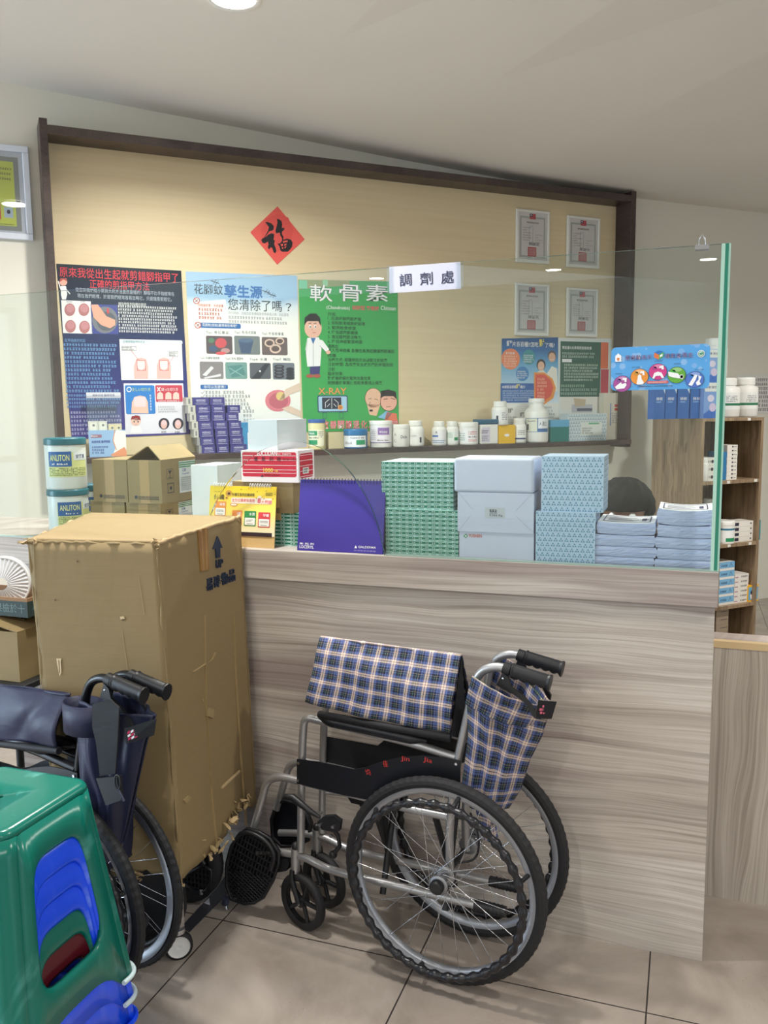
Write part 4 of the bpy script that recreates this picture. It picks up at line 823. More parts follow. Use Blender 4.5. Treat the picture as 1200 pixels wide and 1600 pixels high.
# white carton behind the yellow calendar
fbox('white_carton', 'plain white carton standing behind the yellow desk calendar', 'box', 300, 341, 727, 835, .17, xd=379, m=M((226, 230, 232), .5))
# brown cartons with labels
def logo(c, w, h, d):
    c.pix = None; c.ell(-w * .55, h * .14, .006, .006, INK, 1); c.greek(-w * .4, h * .08, w * .85, h * .17, 2, INK, 2, .8, 0)
    c.rect(-w * .28, 0, w * .28, h, M((176, 146, 98), .3), 1)
def lab(c, w, h, d):
    c.rect(d * .5, h * .18, d * .98, h * .93, M((226, 232, 236), .3), 1)
    for k in range(3): c.rect(d * .5, h * (.78 + .05 * k), d * .98, h * (.805 + .05 * k), M((40, 140, 80)), 2)
    c.text('元豪', d * .58, h * .68, d * .7, h * .75, M((40, 90, 170)), 2, .02); c.text('Clopidel', d * .58, h * .6, d * .78, h * .65, M((40, 90, 170)), 2); c.greek(d * .54, h * .22, d * .95, h * .56, 7, LGREY, 2)
    c.frame(d * .15, h * .55, d * .33, h * .78, .0015, INK, 1); c.poly([(d * .19, h * .74), (d * .29, h * .74), (d * .24, h * .66)], INK, 2); c.rect(d * .235, h * .58, d * .245, h * .67, INK, 2); c.rect(d * .2, h * .575, d * .28, h * .59, INK, 2)
    c.frame(d * .16, h * .22, d * .34, h * .45, .0025, INK, 1); c.rect(d * .22, h * .3, d * .28, h * .37, INK, 2)
Yc = .13
X1c = atY(252, 750, Yc).x; dpc = abs(atX(306, 745, X1c).y - Yc)
_, zc1, _ = fbox('brown_carton', 'brown carton with a green-striped label, lower right of four stacked ones', 'box', 199, 252, 786, 860, Yc, dep=dpc, m=m_card2, side=lab, draw=logo, group='stacked brown cartons')
fbox('brown_carton', 'brown carton, lower left of four stacked ones', 'box', 143, 196, 784, 860, Yc + .004, dep=dpc, m=m_card2, draw=logo, group='stacked brown cartons')
_, zc2, _ = fbox('brown_carton', 'sealed brown carton, upper left of four stacked ones beside the white tubs', 'box', 145, 198.5, 718, 784, Yc, dep=dpc, z0=zc1, m=m_card2, draw=logo, group='stacked brown cartons')
# upper right carton, open with two raised flaps
X0, X1 = atY(200, 750, Yc - .01).x, atY(252, 750, Yc - .01).x; zt2 = atY(226, 719, Yc - .01).z; cx = (X0 + X1) / 2; w = (X1 - X0) / 2; h = zt2 - zc1
root = thing('brown_carton', 'open brown carton with raised flaps, upper right of four stacked ones', 'box', (cx, Yc - .01, zc1), 0, 'stacked brown cartons')
b = MB(); tk = .004
b.box((-w, 0, 0), (w, dpc, tk), m_card2); b.box((-w, 0, tk), (w, tk, h), m_card2); b.box((-w, dpc - tk, tk), (w, dpc, h), m_card2); b.box((-w, tk, tk), (-w + tk, dpc - tk, h), m_card2); b.box((w - tk, tk, tk), (w, dpc - tk, h), m_card2)
logo(Cv(b, (0, 0, 0), (1, 0, 0), (0, 0, 1), (0, -1, 0)), w, h, dpc); lab(Cv(b, (w, 0, 0), (0, 1, 0), (0, 0, 1), (1, 0, 0)), w, h, dpc); b.build('carton_body', root)
b = MB(); b.add([(w, .0, h), (w, dpc, h), (w * .1, dpc, h + .045), (w * .1, .02, h + .045)], [(0, 1, 2, 3)], m_card2); b.build('flap', root, solid=.003)
b = MB(); b.add([(-w, .0, h), (-w, dpc, h), (-w * .1, dpc * .98, h + .044), (-w * .1, .03, h + .044)], [(0, 1, 2, 3)], m_card2); b.build('flap', root, solid=.003)
# tubs with teal lids
TEAL = M((22, 98, 112), .3)
def wrap_label(b, r, z0, z1, a0, a1, m, n=14, lv=1):
    """curved label on a cylinder; angles in degrees, 0 = towards -Y, positive to +X"""
    rr = r + .0005 * lv; v = []
    for i in range(n + 1):
        a = R(a0 + (a1 - a0) * i / n); v += [(rr * sin(a), -rr * cos(a), z0), (rr * sin(a), -rr * cos(a), z1)]
    b.add(v, [(2 * i, 2 * i + 2, 2 * i + 3, 2 * i + 1) for i in range(n)], m, smooth=True)
def wrap_text(b, st, r, z0, z1, a0, a1, m, lv=2, bold=0):
    vs, fs, bb = glyph(st, bold); o = []; rr = r + .0005 * lv
    for x, y in vs:
        a = R(a0 + (a1 - a0) * (x - bb[0]) / (bb[2] - bb[0])); o.append((rr * sin(a), -rr * cos(a), z0 + (z1 - z0) * (y - bb[1]) / (bb[3] - bb[1])))
    b.add(o, fs, m)
def wrap_greek(b, r, z0, z1, a0, a1, rows, m, lv=2):
    rnd = random.Random(int(z0 * 1e4) + int(a0)); ph = (z1 - z0) / rows; n = int(abs(a1 - a0) / 5)
    for i in range(rows):
        for k in range(n):
            if rnd.random() < .12: continue
            q0 = a0 + (a1 - a0) * k / n; wrap_label(b, r, z0 + i * ph + ph * .25, z0 + i * ph + ph * (.5 + .35 * rnd.random()), q0, q0 + (a1 - a0) / n * (.5 + .35 * rnd.random()), m, 1, lv)
def bottle_body(b, r, h, m, kind='bottle', neck=.62, capm=None, caph=.2):
    """kind bottle: shoulder+neck; jar: straight"""
    if kind == 'bottle': pr = [(r * .55, 0), (r * .93, 0), (r, r * .12), (r, h * .66), (r * .9, h * .73), (r * neck, h * .78), (r * neck, h * .82)]
    else: pr = [(r * .6, 0), (r * .95, 0), (r, r * .08), (r, h * .8), (r * .95, h * .82), (r * .95, h * .84)]
    b.lathe(pr, (0, 0, 0), m, 28)
def cap_mesh(b, r, h, z, m, ribs=True):
    b.lathe([(r, z), (r, z + h * .75), (r * .985, z + h * .93), (r * .9, z + h)], (0, 0, 0), m, 28)
    b.lathe([(r * 1.01, z), (r * 1.01, z + h * .16)], (0, 0, 0), m, 28, caps=False)
m_tub = M((232, 236, 234), .3)
def tub(px0, px1, yt, Y, z0, label, ang=0):
    X0, X1 = atY(px0, yt, Y).x, atY(px1, yt, Y).x; r = (X1 - X0) / 2; h = atY((px0 + px1) / 2, yt, Y).z - z0; cx = (X0 + X1) / 2
    t_ = thing('supplement_tub', label, 'tub', (cx, Y, z0), R(ang), 'white supplement tubs')
    b = MB(); b.lathe([(r * .7, 0), (r * .93, 0), (r * .96, .006), (r * .96, h * .86)], (0, 0, 0), m_tub, 36)
    wrap_label(b, r * .96, h * .25, h * .72, -48, 75, M((222, 224, 150)), 20, 1); wrap_label(b, r * .96, h * .45, h * .74, -46, 22, M((26, 92, 160)), 12, 2)
    wrap_text(b, 'ANLITON', r * .96, h * .56, h * .68, -40, 16, M((230, 232, 150)), 3, .04); wrap_greek(b, r * .96, h * .47, h * .53, -34, 12, 1, WH, 3)
    wrap_label(b, r * .96, h * .57, h * .72, 28, 76, M((232, 236, 240)), 8, 2); wrap_text(b, '安麗素', r * .96, h * .6, h * .68, 34, 66, M((30, 50, 110)), 3, .03)
    wrap_greek(b, r * .96, h * .27, h * .43, -44, 70, 5, M((90, 110, 60)), 3); b.build('tub_body', t_)
    b = MB(); cap_mesh(b, r, h * .13, h * .87, TEAL); b.build('lid', t_); return z0 + h
za = tub(80, 131, 763, .11, ZT, 'white tub with a teal lid and blue-yellow label, bottom of the stack of two', 56)
tub(75, 127, 683.5, .11, za, 'white tub with a teal lid and blue-yellow label, stacked on top of the other', 34)
tub(122, 152, 756, .20, ZT, 'white tub with a teal lid, half hidden behind the stack of two tubs', 60)
# yellow desk calendar (spiral bound, standing)
Yk = .03; BR = atY(428.5, 859, Yk); 
X0, X1 = atY(323, 800, Yk).x, atY(427, 800, Yk).x; zt_ = atY(375, 760, Yk + .02).z; h = zt_ - ZT; w = (X1 - X0) / 2; cx = (X0 + X1) / 2
root = thing('desk_calendar', 'yellow spiral-bound standing desk calendar with green and red boxes', 'calendar', (cx, Yk, ZT))
b = MB(); KR = M((212, 178, 122)); lean = .03
b.add([(-w, 0, 0), (w, 0, 0), (w, lean, h), (-w, lean, h)], [(0, 1, 2, 3)], KR); b.add([(-w, .075, 0), (w, .075, 0), (w, lean, h), (-w, lean, h)], [(3, 2, 1, 0)], KR); b.build('card_stand', root, solid=.002)
b = MB(); sl = lean / h
t = NT('yellow_print'); t.link(t.ramp(t.math('MULTIPLY', t.n('ShaderNodeSeparateXYZ', {0: t.obj()}).outputs[2], 1 / h), [(.2, (250, 244, 214)), (.55, (248, 226, 110)), (.95, (244, 208, 34))]), 'Base Color'); t.set(Roughness=.35)
b.add([(-w, -.003 + sl * h * .19, h * .19), (w, -.003 + sl * h * .19, h * .19), (w, lean - .003, h), (-w, lean - .003, h)], [(0, 1, 2, 3)], t.m)
cv = Cv(b, (-w, -.003, 0), (1, 0, 0), (0, sl, 1), (0, -1, .1), None)
W2 = 2 * w
cv.pix = lambda x, y: ((x - 72) / 688 * W2, (830 - y) / 700 * h)   # coordinates of the close-up crop
DB = M((70, 60, 40)); ORG = M((240, 140, 60))
cv.text('優識', 120, 228, 228, 290, DB, 3, .04); cv.text('防曬花蜜肉桂釀膚霜', 310, 208, 540, 246, DB, 3, .02)
cv.ell(272, 215, 34, 36, M((200, 150, 60)), 2); cv.ell(275, 218, 14, 14, M((60, 30, 30)), 3); cv.ell(252, 268, 18, 20, M((226, 180, 60)), 2); cv.ell(252, 268, 8, 8, M((120, 70, 40)), 3)
cv.rr(300, 262, 720, 330, .006, M((250, 232, 210)), 2); cv.text('全方位護膚保濕亮', 308, 272, 545, 310, M((220, 90, 110)), 3, .02); cv.text('8', 575, 268, 606, 318, M((226, 70, 90)), 4, .05); cv.text('大關鍵', 612, 284, 718, 328, M((220, 90, 110)), 3, .02)
cv.ell(330, 344, 40, 20, M((226, 130, 90)), 2); cv.ell(330, 344, 33, 14, M((248, 222, 190)), 3); cv.ell(594, 258, 22, 22, M((250, 232, 210)), 2)
for x0, x1, y0, c_, tx in ((132, 250, 310, (232, 150, 70), '保濕'), (318, 422, 408, (240, 150, 70), '抗皺'), (445, 565, 412, (34, 132, 60), '水潤'), (588, 710, 422, (214, 60, 66), '守護')):
    cv.rr(x0, y0, x1, y0 + 172, .003, M(c_), 2); cv.rr(x0 + 8, y0 + 78, x1 - 8, y0 + 162, .002, M((246, 244, 236)), 3); cv.text(tx, x0 + 50, y0 + 18, x1 - 12, y0 + 52, WH, 4, .03); cv.greek(x0 + 20, y0 + 95, x1 - 20, y0 + 125, 2, GREY, 4); cv.line([(x0 + 30, y0 + 148), (x1 - 30, y0 + 148)], .0012, DB, 4)
cv.frame(655, 200, 722, 232, .001, DB, 3); cv.greek(662, 206, 716, 228, 1, DB, 4)
cv.rect(80, 655, 735, 700, M((52, 36, 44)), 2); cv.greek(120, 190, 225, 204, 1, M((160, 120, 40)), 3)
for x_, y_ in ((400, 165), (480, 152), (565, 188), (655, 178), (560, 265), (640, 268), (730, 268), (745, 215)): cv.ell(x_, y_, 6, 5, M((150, 110, 40)), 3, 8)
b.build('calendar_pages', root)
for rng in (range(8), range(15, 24)):
    b = MB()
    for k in rng:
        x_ = -w + (.07 + k * .0365) * W2
        if x_ < w - .012: b.tube([(x_, lean - .004 + .005 * cos(2 * pi * i / 10), h + .003 + .006 * sin(2 * pi * i / 10)) for i in range(10)], .0012, WH, 5, closed=True)
    b.build('spiral_binding', root)
# purple desk calendar
Yk = .022; X0, X1 = atY(463, 800, Yk).x, atY(598, 800, Yk).x; zt_ = atY(530, 750.5, Yk + .03).z; h = zt_ - ZT; w = (X1 - X0) / 2; cx = (X0 + X1) / 2; lean = .035; sl = lean / h; W2 = 2 * w
root = thing('desk_calendar', 'large plain purple spiral-bound desk calendar standing on the counter', 'calendar', (cx, Yk, ZT))
VIO = M((62, 46, 150), .32)
b = MB(); b.add([(-w, 0, 0), (w, 0, 0), (w, lean, h), (-w, lean, h)], [(0, 1, 2, 3)], VIO); b.add([(-w, .1, 0), (w, .1, 0), (w, lean, h), (-w, lean, h)], [(3, 2, 1, 0)], M((70, 60, 140)))
b.build('card_stand', root, solid=.002)
b = MB(); b.add([(-w + .001, -.003, 0.0015), (w - .001, -.003, .0015), (w - .001, lean - .003, h), (-w + .001, lean - .003, h)], [(0, 1, 2, 3)], VIO)
cv = Cv(b, (-w, -.003, 0), (1, 0, 0), (0, sl, 1), (0, -1, .1))
cv.text('LOCERYL', W2 * .03, h * .035, W2 * .2, h * .075, WH, 2, .03); cv.text('樂 剋 利', W2 * .03, h * .085, W2 * .2, h * .115, WH, 2, .03)
cv.text('GALDERMA', W2 * .72, h * .075, W2 * .92, h * .105, WH, 2, .02); cv.text('台灣高德美藥廠', W2 * .67, h * .03, W2 * .92, h * .05, M((170, 160, 220)), 2); cv.poly([(W2 * .675, h * .07), (W2 * .705, h * .07), (W2 * .69, h * .11)], WH, 2)
b.build('cover_sheet', root)
b = MB()
for k in range(27):
    x_ = -w + (.03 + k * .0362) * W2; b.tube([(x_, lean - .004 + .005 * cos(2 * pi * i / 8), h - .002 + .007 * sin(2 * pi * i / 8)) for i in range(8)], .0009, M((40, 34, 70), .4), 5, closed=True)
b.build('spiral_binding', root)
# paper stacks (each bundle of forms is one thing)
m_forms = NT('edge_of_paper_forms'); nz = m_forms.noise(m_forms.obj((3, 3, 420)), 1.5, 3); m_forms.link(m_forms.mix(m_forms.ramp(nz, [(.35, (0, 0, 0)), (.65, (255, 255, 255))]), rgb((164, 178, 222)), rgb((208, 216, 242))), 'Base Color'); m_forms.bump(nz, .5, .002); m_forms.set(Roughness=.8); m_forms = m_forms.m
def bundle(cx, Y, z0, w, d, h, sag, label, grp, top=False, seed=0):
    rnd = random.Random(seed); b = MB(); nx, nz = 14, 6
    ox_ = [rnd.uniform(-.0015, .0015) for _ in range(nz + 1)]
    def S(u): return sag * (2 * u - 1) ** 2
    rings = []
    for j in range(nz + 1):
        v = j / nz; base = []
        e_ = .0028 * sin(pi * v)
        for i in range(nx + 1):
            u = i / nx; base.append((-w / 2 + w * u + ox_[j] + (e_ if u == 1 else -e_ if u == 0 else 0), -e_ * .6 + rnd.uniform(-.0006, .0006), z0 * 0 + h * v + S(u) * 1.0))
        for i in range(nx, -1, -1):
            u = i / nx; base.append((-w / 2 + w * u + ox_[j], d + e_, h * v + S(u)))
        rings.append(base)
    n = len(rings[0]); V = [p for r_ in rings for p in r_]; F = []
    for j in range(nz):
        for i in range(n): F.append((j * n + i, j * n + (i + 1) % n, (j + 1) * n + (i + 1) % n, (j + 1) * n + i))
    b.add(V, F, m_forms)
    for j, fl in ((0, 1), (nz, 0)):
        for i in range(nx):
            f_ = (j * n + i, j * n + i + 1, j * n + n - 2 - i, j * n + n - 1 - i); b.f.append(f_[::-1] if fl else f_); b.m.append(b.mi(m_paper if top and not fl else m_forms)); b.sm.append(False)
    if top:
        for (u0, v0, u1, v1) in ((.08, .12, .92, .16), (.08, .84, .92, .88), (.08, .12, .1, .88), (.9, .12, .92, .88), (.16, .3, .6, .33), (.16, .4, .7, .43), (.16, .52, .5, .55), (.16, .64, .66, .67), (.76, .3, .84, .6)):
            for k in range(4):
                a0, a1 = u0 + (u1 - u0) * k / 4, u0 + (u1 - u0) * (k + 1) / 4
                P = lambda u, v: (-w / 2 + w * u, d * v, h + S(u) + .0009 + .001 * (4 * u * (1 - u)) * 0)
                b.add([P(a0, v0), P(a1, v0), P(a1, v1), P(a0, v1)], [(0, 1, 2, 3)], M((70, 72, 112)))
    tag(b.build('form_bundle', loc=(cx, Y, z0)), label, 'paper bundle', grp)
for (px0, px1, ys, name, sg) in ((929, 1023, (816, 835, 853, 869, 884), 'left', .005), (1026, 1116, (797, 821, 840, 857, 874, 885), 'right', .008)):
    Yp = .045; n_ = len(ys) - 1; cx = (atY(px0, 850, Yp).x + atY(px1, 850, Yp).x) / 2; w = atY(px1, 850, Yp).x - atY(px0, 850, Yp).x
    z = ZT; words = ['bottom', 'second from the bottom', 'third from the bottom', 'fourth from the bottom', 'fifth from the bottom']
    for k in range(n_):
        zt_ = atY((px0 + px1) / 2, ys[n_ - 1 - k] + 1, Yp).z; hgt = zt_ - z; last = k == n_ - 1
        bundle(cx + (.003 if k % 2 else -.002), Yp, z, w - (.008 if last else 0), .16, hgt - .0012 - (.0), sg * (0.12 * k if not last else .45 + .3), 'bundle of bluish paper forms, ' + ('topmost with a curling printed sheet' if last else words[k]) + ' in the %s stack' % name, 'paper forms in the %s stack' % name, last, 31 * k + px0)
        z = zt_
# ------------------------------------------------------------------ bottles and boxes along the board's ledge
LO = .115       # distance of the rows from the board
def onledge(px0, px1, yt, off=LO, z0=None):
    a = atW(px0, 680, off); b_ = atW(px1, 680, off); z0 = ZSH if z0 is None else z0
    return (a.x + b_.x) / 2, (b_.x - a.x) / 2, atW((px0 + px1) / 2, yt, off).z - z0, z0
def bottle(name, label, px0, px1, yt, kind, body, capm, off=LO, z0=None, lab=None, neck=.66, capk=1.0, caph=.17, cat='bottle', face=-28):
    s_, r, h, z0 = onledge(px0, px1, yt, off, z0)
    t_ = thing(name, label, cat, wpt(s_, off, z0), WANG, 'medicine containers on the ledge')
    b = MB(); ch = h * caph
    if kind == 'bottle': b.lathe([(r * .6, 0), (r * .93, 0), (r, r * .14), (r, h * .66), (r * .93, h * .73), (r * neck, h * .8), (r * neck, h - ch)], (0, 0, 0), body, 28)
    elif kind == 'square':
        pass
    else: b.lathe([(r * .6, 0), (r * .93, 0), (r * .97, r * .08), (r * .97, h - ch)], (0, 0, 0), body, 28)
    b.X = Matrix.Rotation(R(face), 4, 'Z')
    if lab: lab(b, r if kind == 'bottle' else r * .97, h)
    b.X = None; b.build('bottle_body' if kind == 'bottle' else 'jar_body', t_)
    b = MB(); cap_mesh(b, (r * neck * 1.1 if kind == 'bottle' else r) * capk, ch, h - ch, capm); b.build('cap' if kind == 'bottle' else 'lid', t_)
    return s_, r, h, z0 + h
CREAM = M((232, 222, 168), .35); WB = M((238, 238, 232), .35); BLID = M((54, 92, 158), .35); BL2 = M((30, 110, 165), .35); LB = M((228, 232, 236))
def l1(b, r, h):
    wrap_label(b, r, h * .12, h * .66, -62, 60, M((238, 236, 208)), 14, 1); wrap_label(b, r, h * .47, h * .62, -60, 10, M((36, 150, 100)), 10, 2); wrap_label(b, r, h * .17, h * .32, -60, 10, M((36, 150, 100)), 10, 2); wrap_text(b, 'Neloxin', r, h * .5, h * .59, -50, -8, WH, 3, .02); wrap_greek(b, r, h * .35, h * .44, -52, 20, 1, INK, 2); wrap_greek(b, r, h * .4, h * .62, 18, 55, 4, GREY, 2)
bottle('pill_jar', 'cream jar with a blue lid and green-banded label', 482, 508, 655, 'jar', CREAM, BLID, lab=l1, caph=.12)
s_, r, h, z0 = onledge(511, 537, 675, .06)
b = MB(); b.box((-r, 0, 0), (r, .05, h), M((214, 200, 160), .4)); tag(b.build('beige_box', loc=wpt(s_, .08, z0), rotz=WANG), 'plain beige box behind the blue tub on the ledge', 'box')
def l2(b, r, h): wrap_label(b, r, h * .08, h * .66, -70, 62, LB, 16, 1); wrap_label(b, r, h * .2, h * .44, 8, 56, M((34, 150, 100)), 8, 2); wrap_greek(b, r, h * .16, h * .42, -55, -6, 1, LGREY, 2); wrap_greek(b, r, h * .5, h * .6, -20, 50, 1, INK, 2)
bottle('blue_tub', 'low blue tub with a ridged blue lid and white label', 538, 573, 670, 'jar', BL2, BL2, lab=l2, caph=.3, cat='tub')
def l3(b, r, h): wrap_label(b, r, h * .2, h * .78, -70, 66, M((236, 232, 238)), 16, 1); wrap_label(b, r, h * .48, h * .74, -12, 52, M((146, 112, 176)), 10, 2); wrap_text(b, '氧化鎂錠', r, h * .54, h * .62, -4, 38, WH, 3, .02); wrap_text(b, 'Bonny Spas.', r, h * .24, h * .31, -14, 46, INK, 3); wrap_greek(b, r, h * .28, h * .7, -60, -24, 6, LGREY, 2); wrap_label(b, r, h * .18, h * .2, -70, 66, M((110, 80, 150)), 16, 2)
bottle('pill_jar', 'white jar with a purple and white label', 579, 611, 657, 'jar', WB, WB, lab=l3, caph=.14)
def l4(b, r, h): wrap_text(b, 'Dolo', r, h * .38, h * .52, 8, 52, INK, 1, .02); wrap_text(b, 'A:', r, h * .5, h * .62, -34, -18, GREY, 1); wrap_text(b, 'C:', r, h * .22, h * .34, -34, -18, GREY, 1)
bottle('pill_jar', 'white square-shouldered jar with handwriting on it', 611, 638, 663, 'jar', WB, WB, lab=l4, caph=.16)
def l5(b, r, h): wrap_label(b, r, h * .08, h * .58, -66, 70, M((236, 236, 232)), 12, 1); wrap_text(b, 'Licodin', r, h * .38, h * .46, -50, 10, LGREY, 2); wrap_label(b, r, h * .15, h * .36, 30, 44, INK, 3, 2)
bottle('pill_bottle', 'white bottle with a blurred grey label, next to the handwritten jar', 637, 661, 657, 'bottle', WB, WB, lab=l5, caph=.2, neck=.72)
def l6(b, r, h): wrap_label(b, r, h * .08, h * .62, -66, 66, M((238, 238, 240)), 14, 1); wrap_label(b, r, h * .36, h * .43, -64, -8, M((60, 110, 190)), 8, 2); wrap_label(b, r, h * .2, h * .22, -64, 60, M((90, 140, 200)), 12, 2); wrap_greek(b, r, h * .1, h * .18, -60, 40, 1, M((90, 140, 200)), 2); wrap_text(b, 'A', r, h * .5, h * .6, -30, -14, INK, 2, .05)
bottle('pill_bottle', 'white bottle with a blue-banded label', 676, 696, 658, 'bottle', WB, WB, lab=l6, caph=.2, neck=.68)
def l7(b, r, h): wrap_label(b, r, h * .08, h * .6, -66, 66, M((236, 240, 236)), 14, 1); wrap_label(b, r, h * .2, h * .33, 20, 62, M((24, 150, 90)), 6, 2); wrap_greek(b, r, h * .3, h * .54, -55, 5, 4, M((110, 180, 150)), 2)
bottle('pill_bottle', 'white bottle with a small green square on its label', 697, 715, 658, 'bottle', WB, WB, lab=l7, caph=.2, neck=.74)
def l8(b, r, h): wrap_label(b, r, h * .08, h * .7, -70, 70, M((240, 240, 240)), 14, 1); wrap_greek(b, r, h * .44, h * .62, 2, 58, 2, M((214, 90, 100)), 2); wrap_greek(b, r, h * .3, h * .4, 2, 58, 1, INK, 2); wrap_greek(b, r, h * .14, h * .27, 2, 58, 2, M((214, 90, 100)), 2); wrap_greek(b, r, h * .18, h * .55, -52, -16, 4, M((120, 170, 160)), 2)
bottle('pill_jar', 'white jar with red printing', 716, 745, 659.5, 'jar', WB, WB, lab=l8, caph=.2)
# square white box-jar with a blue lid
s_, r, h, z0 = onledge(746, 773, 655); t_ = thing('square_jar', 'white square jar with a dark blue lid and lilac label', 'jar', wpt(s_, LO, z0), WANG, 'medicine containers on the ledge')
b = MB(); b.rbox((-r, -.04, 0), (r, .05, h * .8), .006, WB); cv = Cv(b, (-r, -.04, 0), (1, 0, 0), (0, 0, 1), (0, -1, 0)); cv.rect(.004, h * .08, r * 1.05, h * .68, M((216, 210, 228)), 1); cv.greek(.006, h * .42, r, h * .58, 2, INK, 2); cv.greek(.006, h * .12, r, h * .36, 3, GREY, 2); b.build('jar_body', t_)
b = MB(); b.rbox((-r * 1.05, -.044, h * .8), (r * 1.03, .054, h), .005, M((24, 88, 122), .35)); b.build('lid', t_)
# yellow box with a bottle on it
s_, r, h, z0 = onledge(774, 800, 664); b = MB(); b.box((-r, -.035, 0), (r, .045, h), M((238, 190, 30), .4)); cv = Cv(b, (0, -.035, 0), (1, 0, 0), (0, 0, 1), (0, -1, 0)); cv.ell(0, h * .45, r * .3, h * .08, WH, 1)
tag(b.build('yellow_box', loc=wpt(s_, LO, z0), rotz=WANG), 'small bright yellow box under a white bottle', 'box')
def l9(b, r, h): wrap_label(b, r, h * .12, h * .62, -66, 66, M((238, 238, 236)), 14, 1); wrap_label(b, r, h * .16, h * .4, -30, -16, INK, 3, 2); wrap_greek(b, r, h * .2, h * .56, 8, 50, 4, GREY, 2)
bottle('pill_bottle', 'white bottle standing on the yellow box', 770, 792, 627, 'bottle', WB, WB, z0=z0 + h, lab=l9, caph=.22, neck=.7)
def l10(b, r, h): wrap_label(b, r, h * .12, h * .62, -66, 66, M((244, 244, 240)), 14, 1); wrap_label(b, r, h * .15, h * .21, -64, 64, M((40, 60, 120)), 12, 2); wrap_greek(b, r, h * .32, h * .54, -10, 50, 3, INK, 2); wrap_label(b, r, h * .3, h * .52, -60, -34, M((214, 170, 90)), 4, 2)
bottle('pill_bottle', 'small white bottle with a dark blue bottom band', 801, 820, 653.5, 'bottle', WB, WB, lab=l10, caph=.24, neck=.72)
def l11(b, r, h): wrap_label(b, r, h * .24, h * .56, -64, 64, M((60, 110, 170)), 14, 1); wrap_label(b, r, h * .25, h * .55, -60, -2, M((222, 224, 206)), 8, 2); wrap_label(b, r, h * .32, h * .55, 2, 62, M((238, 242, 246)), 8, 2); wrap_label(b, r, h * .28, h * .42, -54, -44, INK, 2, 3); wrap_text(b, 'A 週立', r, h * .38, h * .48, 8, 48, INK, 3); wrap_greek(b, r, h * .46, h * .52, -52, -10, 1, GREY, 3)
bottle('large_pill_bottle', 'large white bottle with a blue-framed label, tallest on the ledge', 822, 853, 622.5, 'bottle', WB, WB, lab=l11, caph=.1, neck=.6)
# teal box and pattern box, leaning white box
s_, r, h, z0 = onledge(854, 883, 656); t_ = thing('teal_box', 'teal box with a light blue lid on the ledge', 'box', wpt(s_, LO, z0), WANG)
b = MB(); b.box((-r, -.04, 0), (r, .05, h * .68), M((18, 120, 116), .3)); b.build('box_body', t_); b = MB(); b.box((-r, -.041, h * .68), (r, .051, h), M((96, 172, 214), .3)); b.build('lid', t_)
a_, b1, c1 = atW(883, 670, LO), atW(895, 670, LO), atW(943, 670, LO); zt_ = atW(915, 646, LO).z
b = MB(); w = (c1.x - a_.x) / 2; h = zt_ - ZSH; b.box((-w, -.03, 0), (w, .06, h), M((214, 226, 228), .35)); cv = Cv(b, (0, -.03, 0), (1, 0, 0), (0, 0, 1), (0, -1, 0)); tri_face(cv, -w, w, h, .02); cv.rect(-w * .35, h * .2, w * .75, h * .68, M((226, 232, 228)), 3); cv.greek(-w * .3, h * .24, w * .3, h * .5, 3, GREY, 4); cv.rect(w * .05, h * .6, w * .6, h * .66, M((120, 190, 150)), 4)
tag(b.build('patterned_carton', loc=wpt((a_.x + c1.x) / 2, LO, ZSH), rotz=WANG), 'triangle-patterned box with a white label on the ledge', 'box')
a_, c1 = atW(940, 650, .05), atW(977, 650, .05); zt_ = atW(958, 614, .05).z; w = (c1.x - a_.x) / 2; h = zt_ - ZSH
b = MB(); b.box((-w, -.02, 0), (w, .03, h), M((222, 216, 200), .5)); cv = Cv(b, (0, -.02, 0), (1, 0, 0), (0, 0, 1), (0, -1, 0)); cv.rect(-w * .45, h * .3, -w * .38, h * .78, M((70, 110, 190)), 1); cv.rect(w * .42, h * .3, w * .47, h * .78, M((80, 150, 100)), 1); cv.greek(-w * .3, h * .34, w * .35, h * .58, 5, GREY, 1)
for z_ in (.62, .7): cv.rr(-w * .1, h * z_, w * .3, h * (z_ + .055), .004, M((206, 60, 50)), 2)
cv.text('50', w * .62, h * .45, w * .85, h * .52, GREY, 1)
tag(b.build('white_carton', loc=wpt((a_.x + c1.x) / 2, .05, ZSH), rotz=WANG), 'upright white box with red marks leaning at the right end of the ledge', 'box')
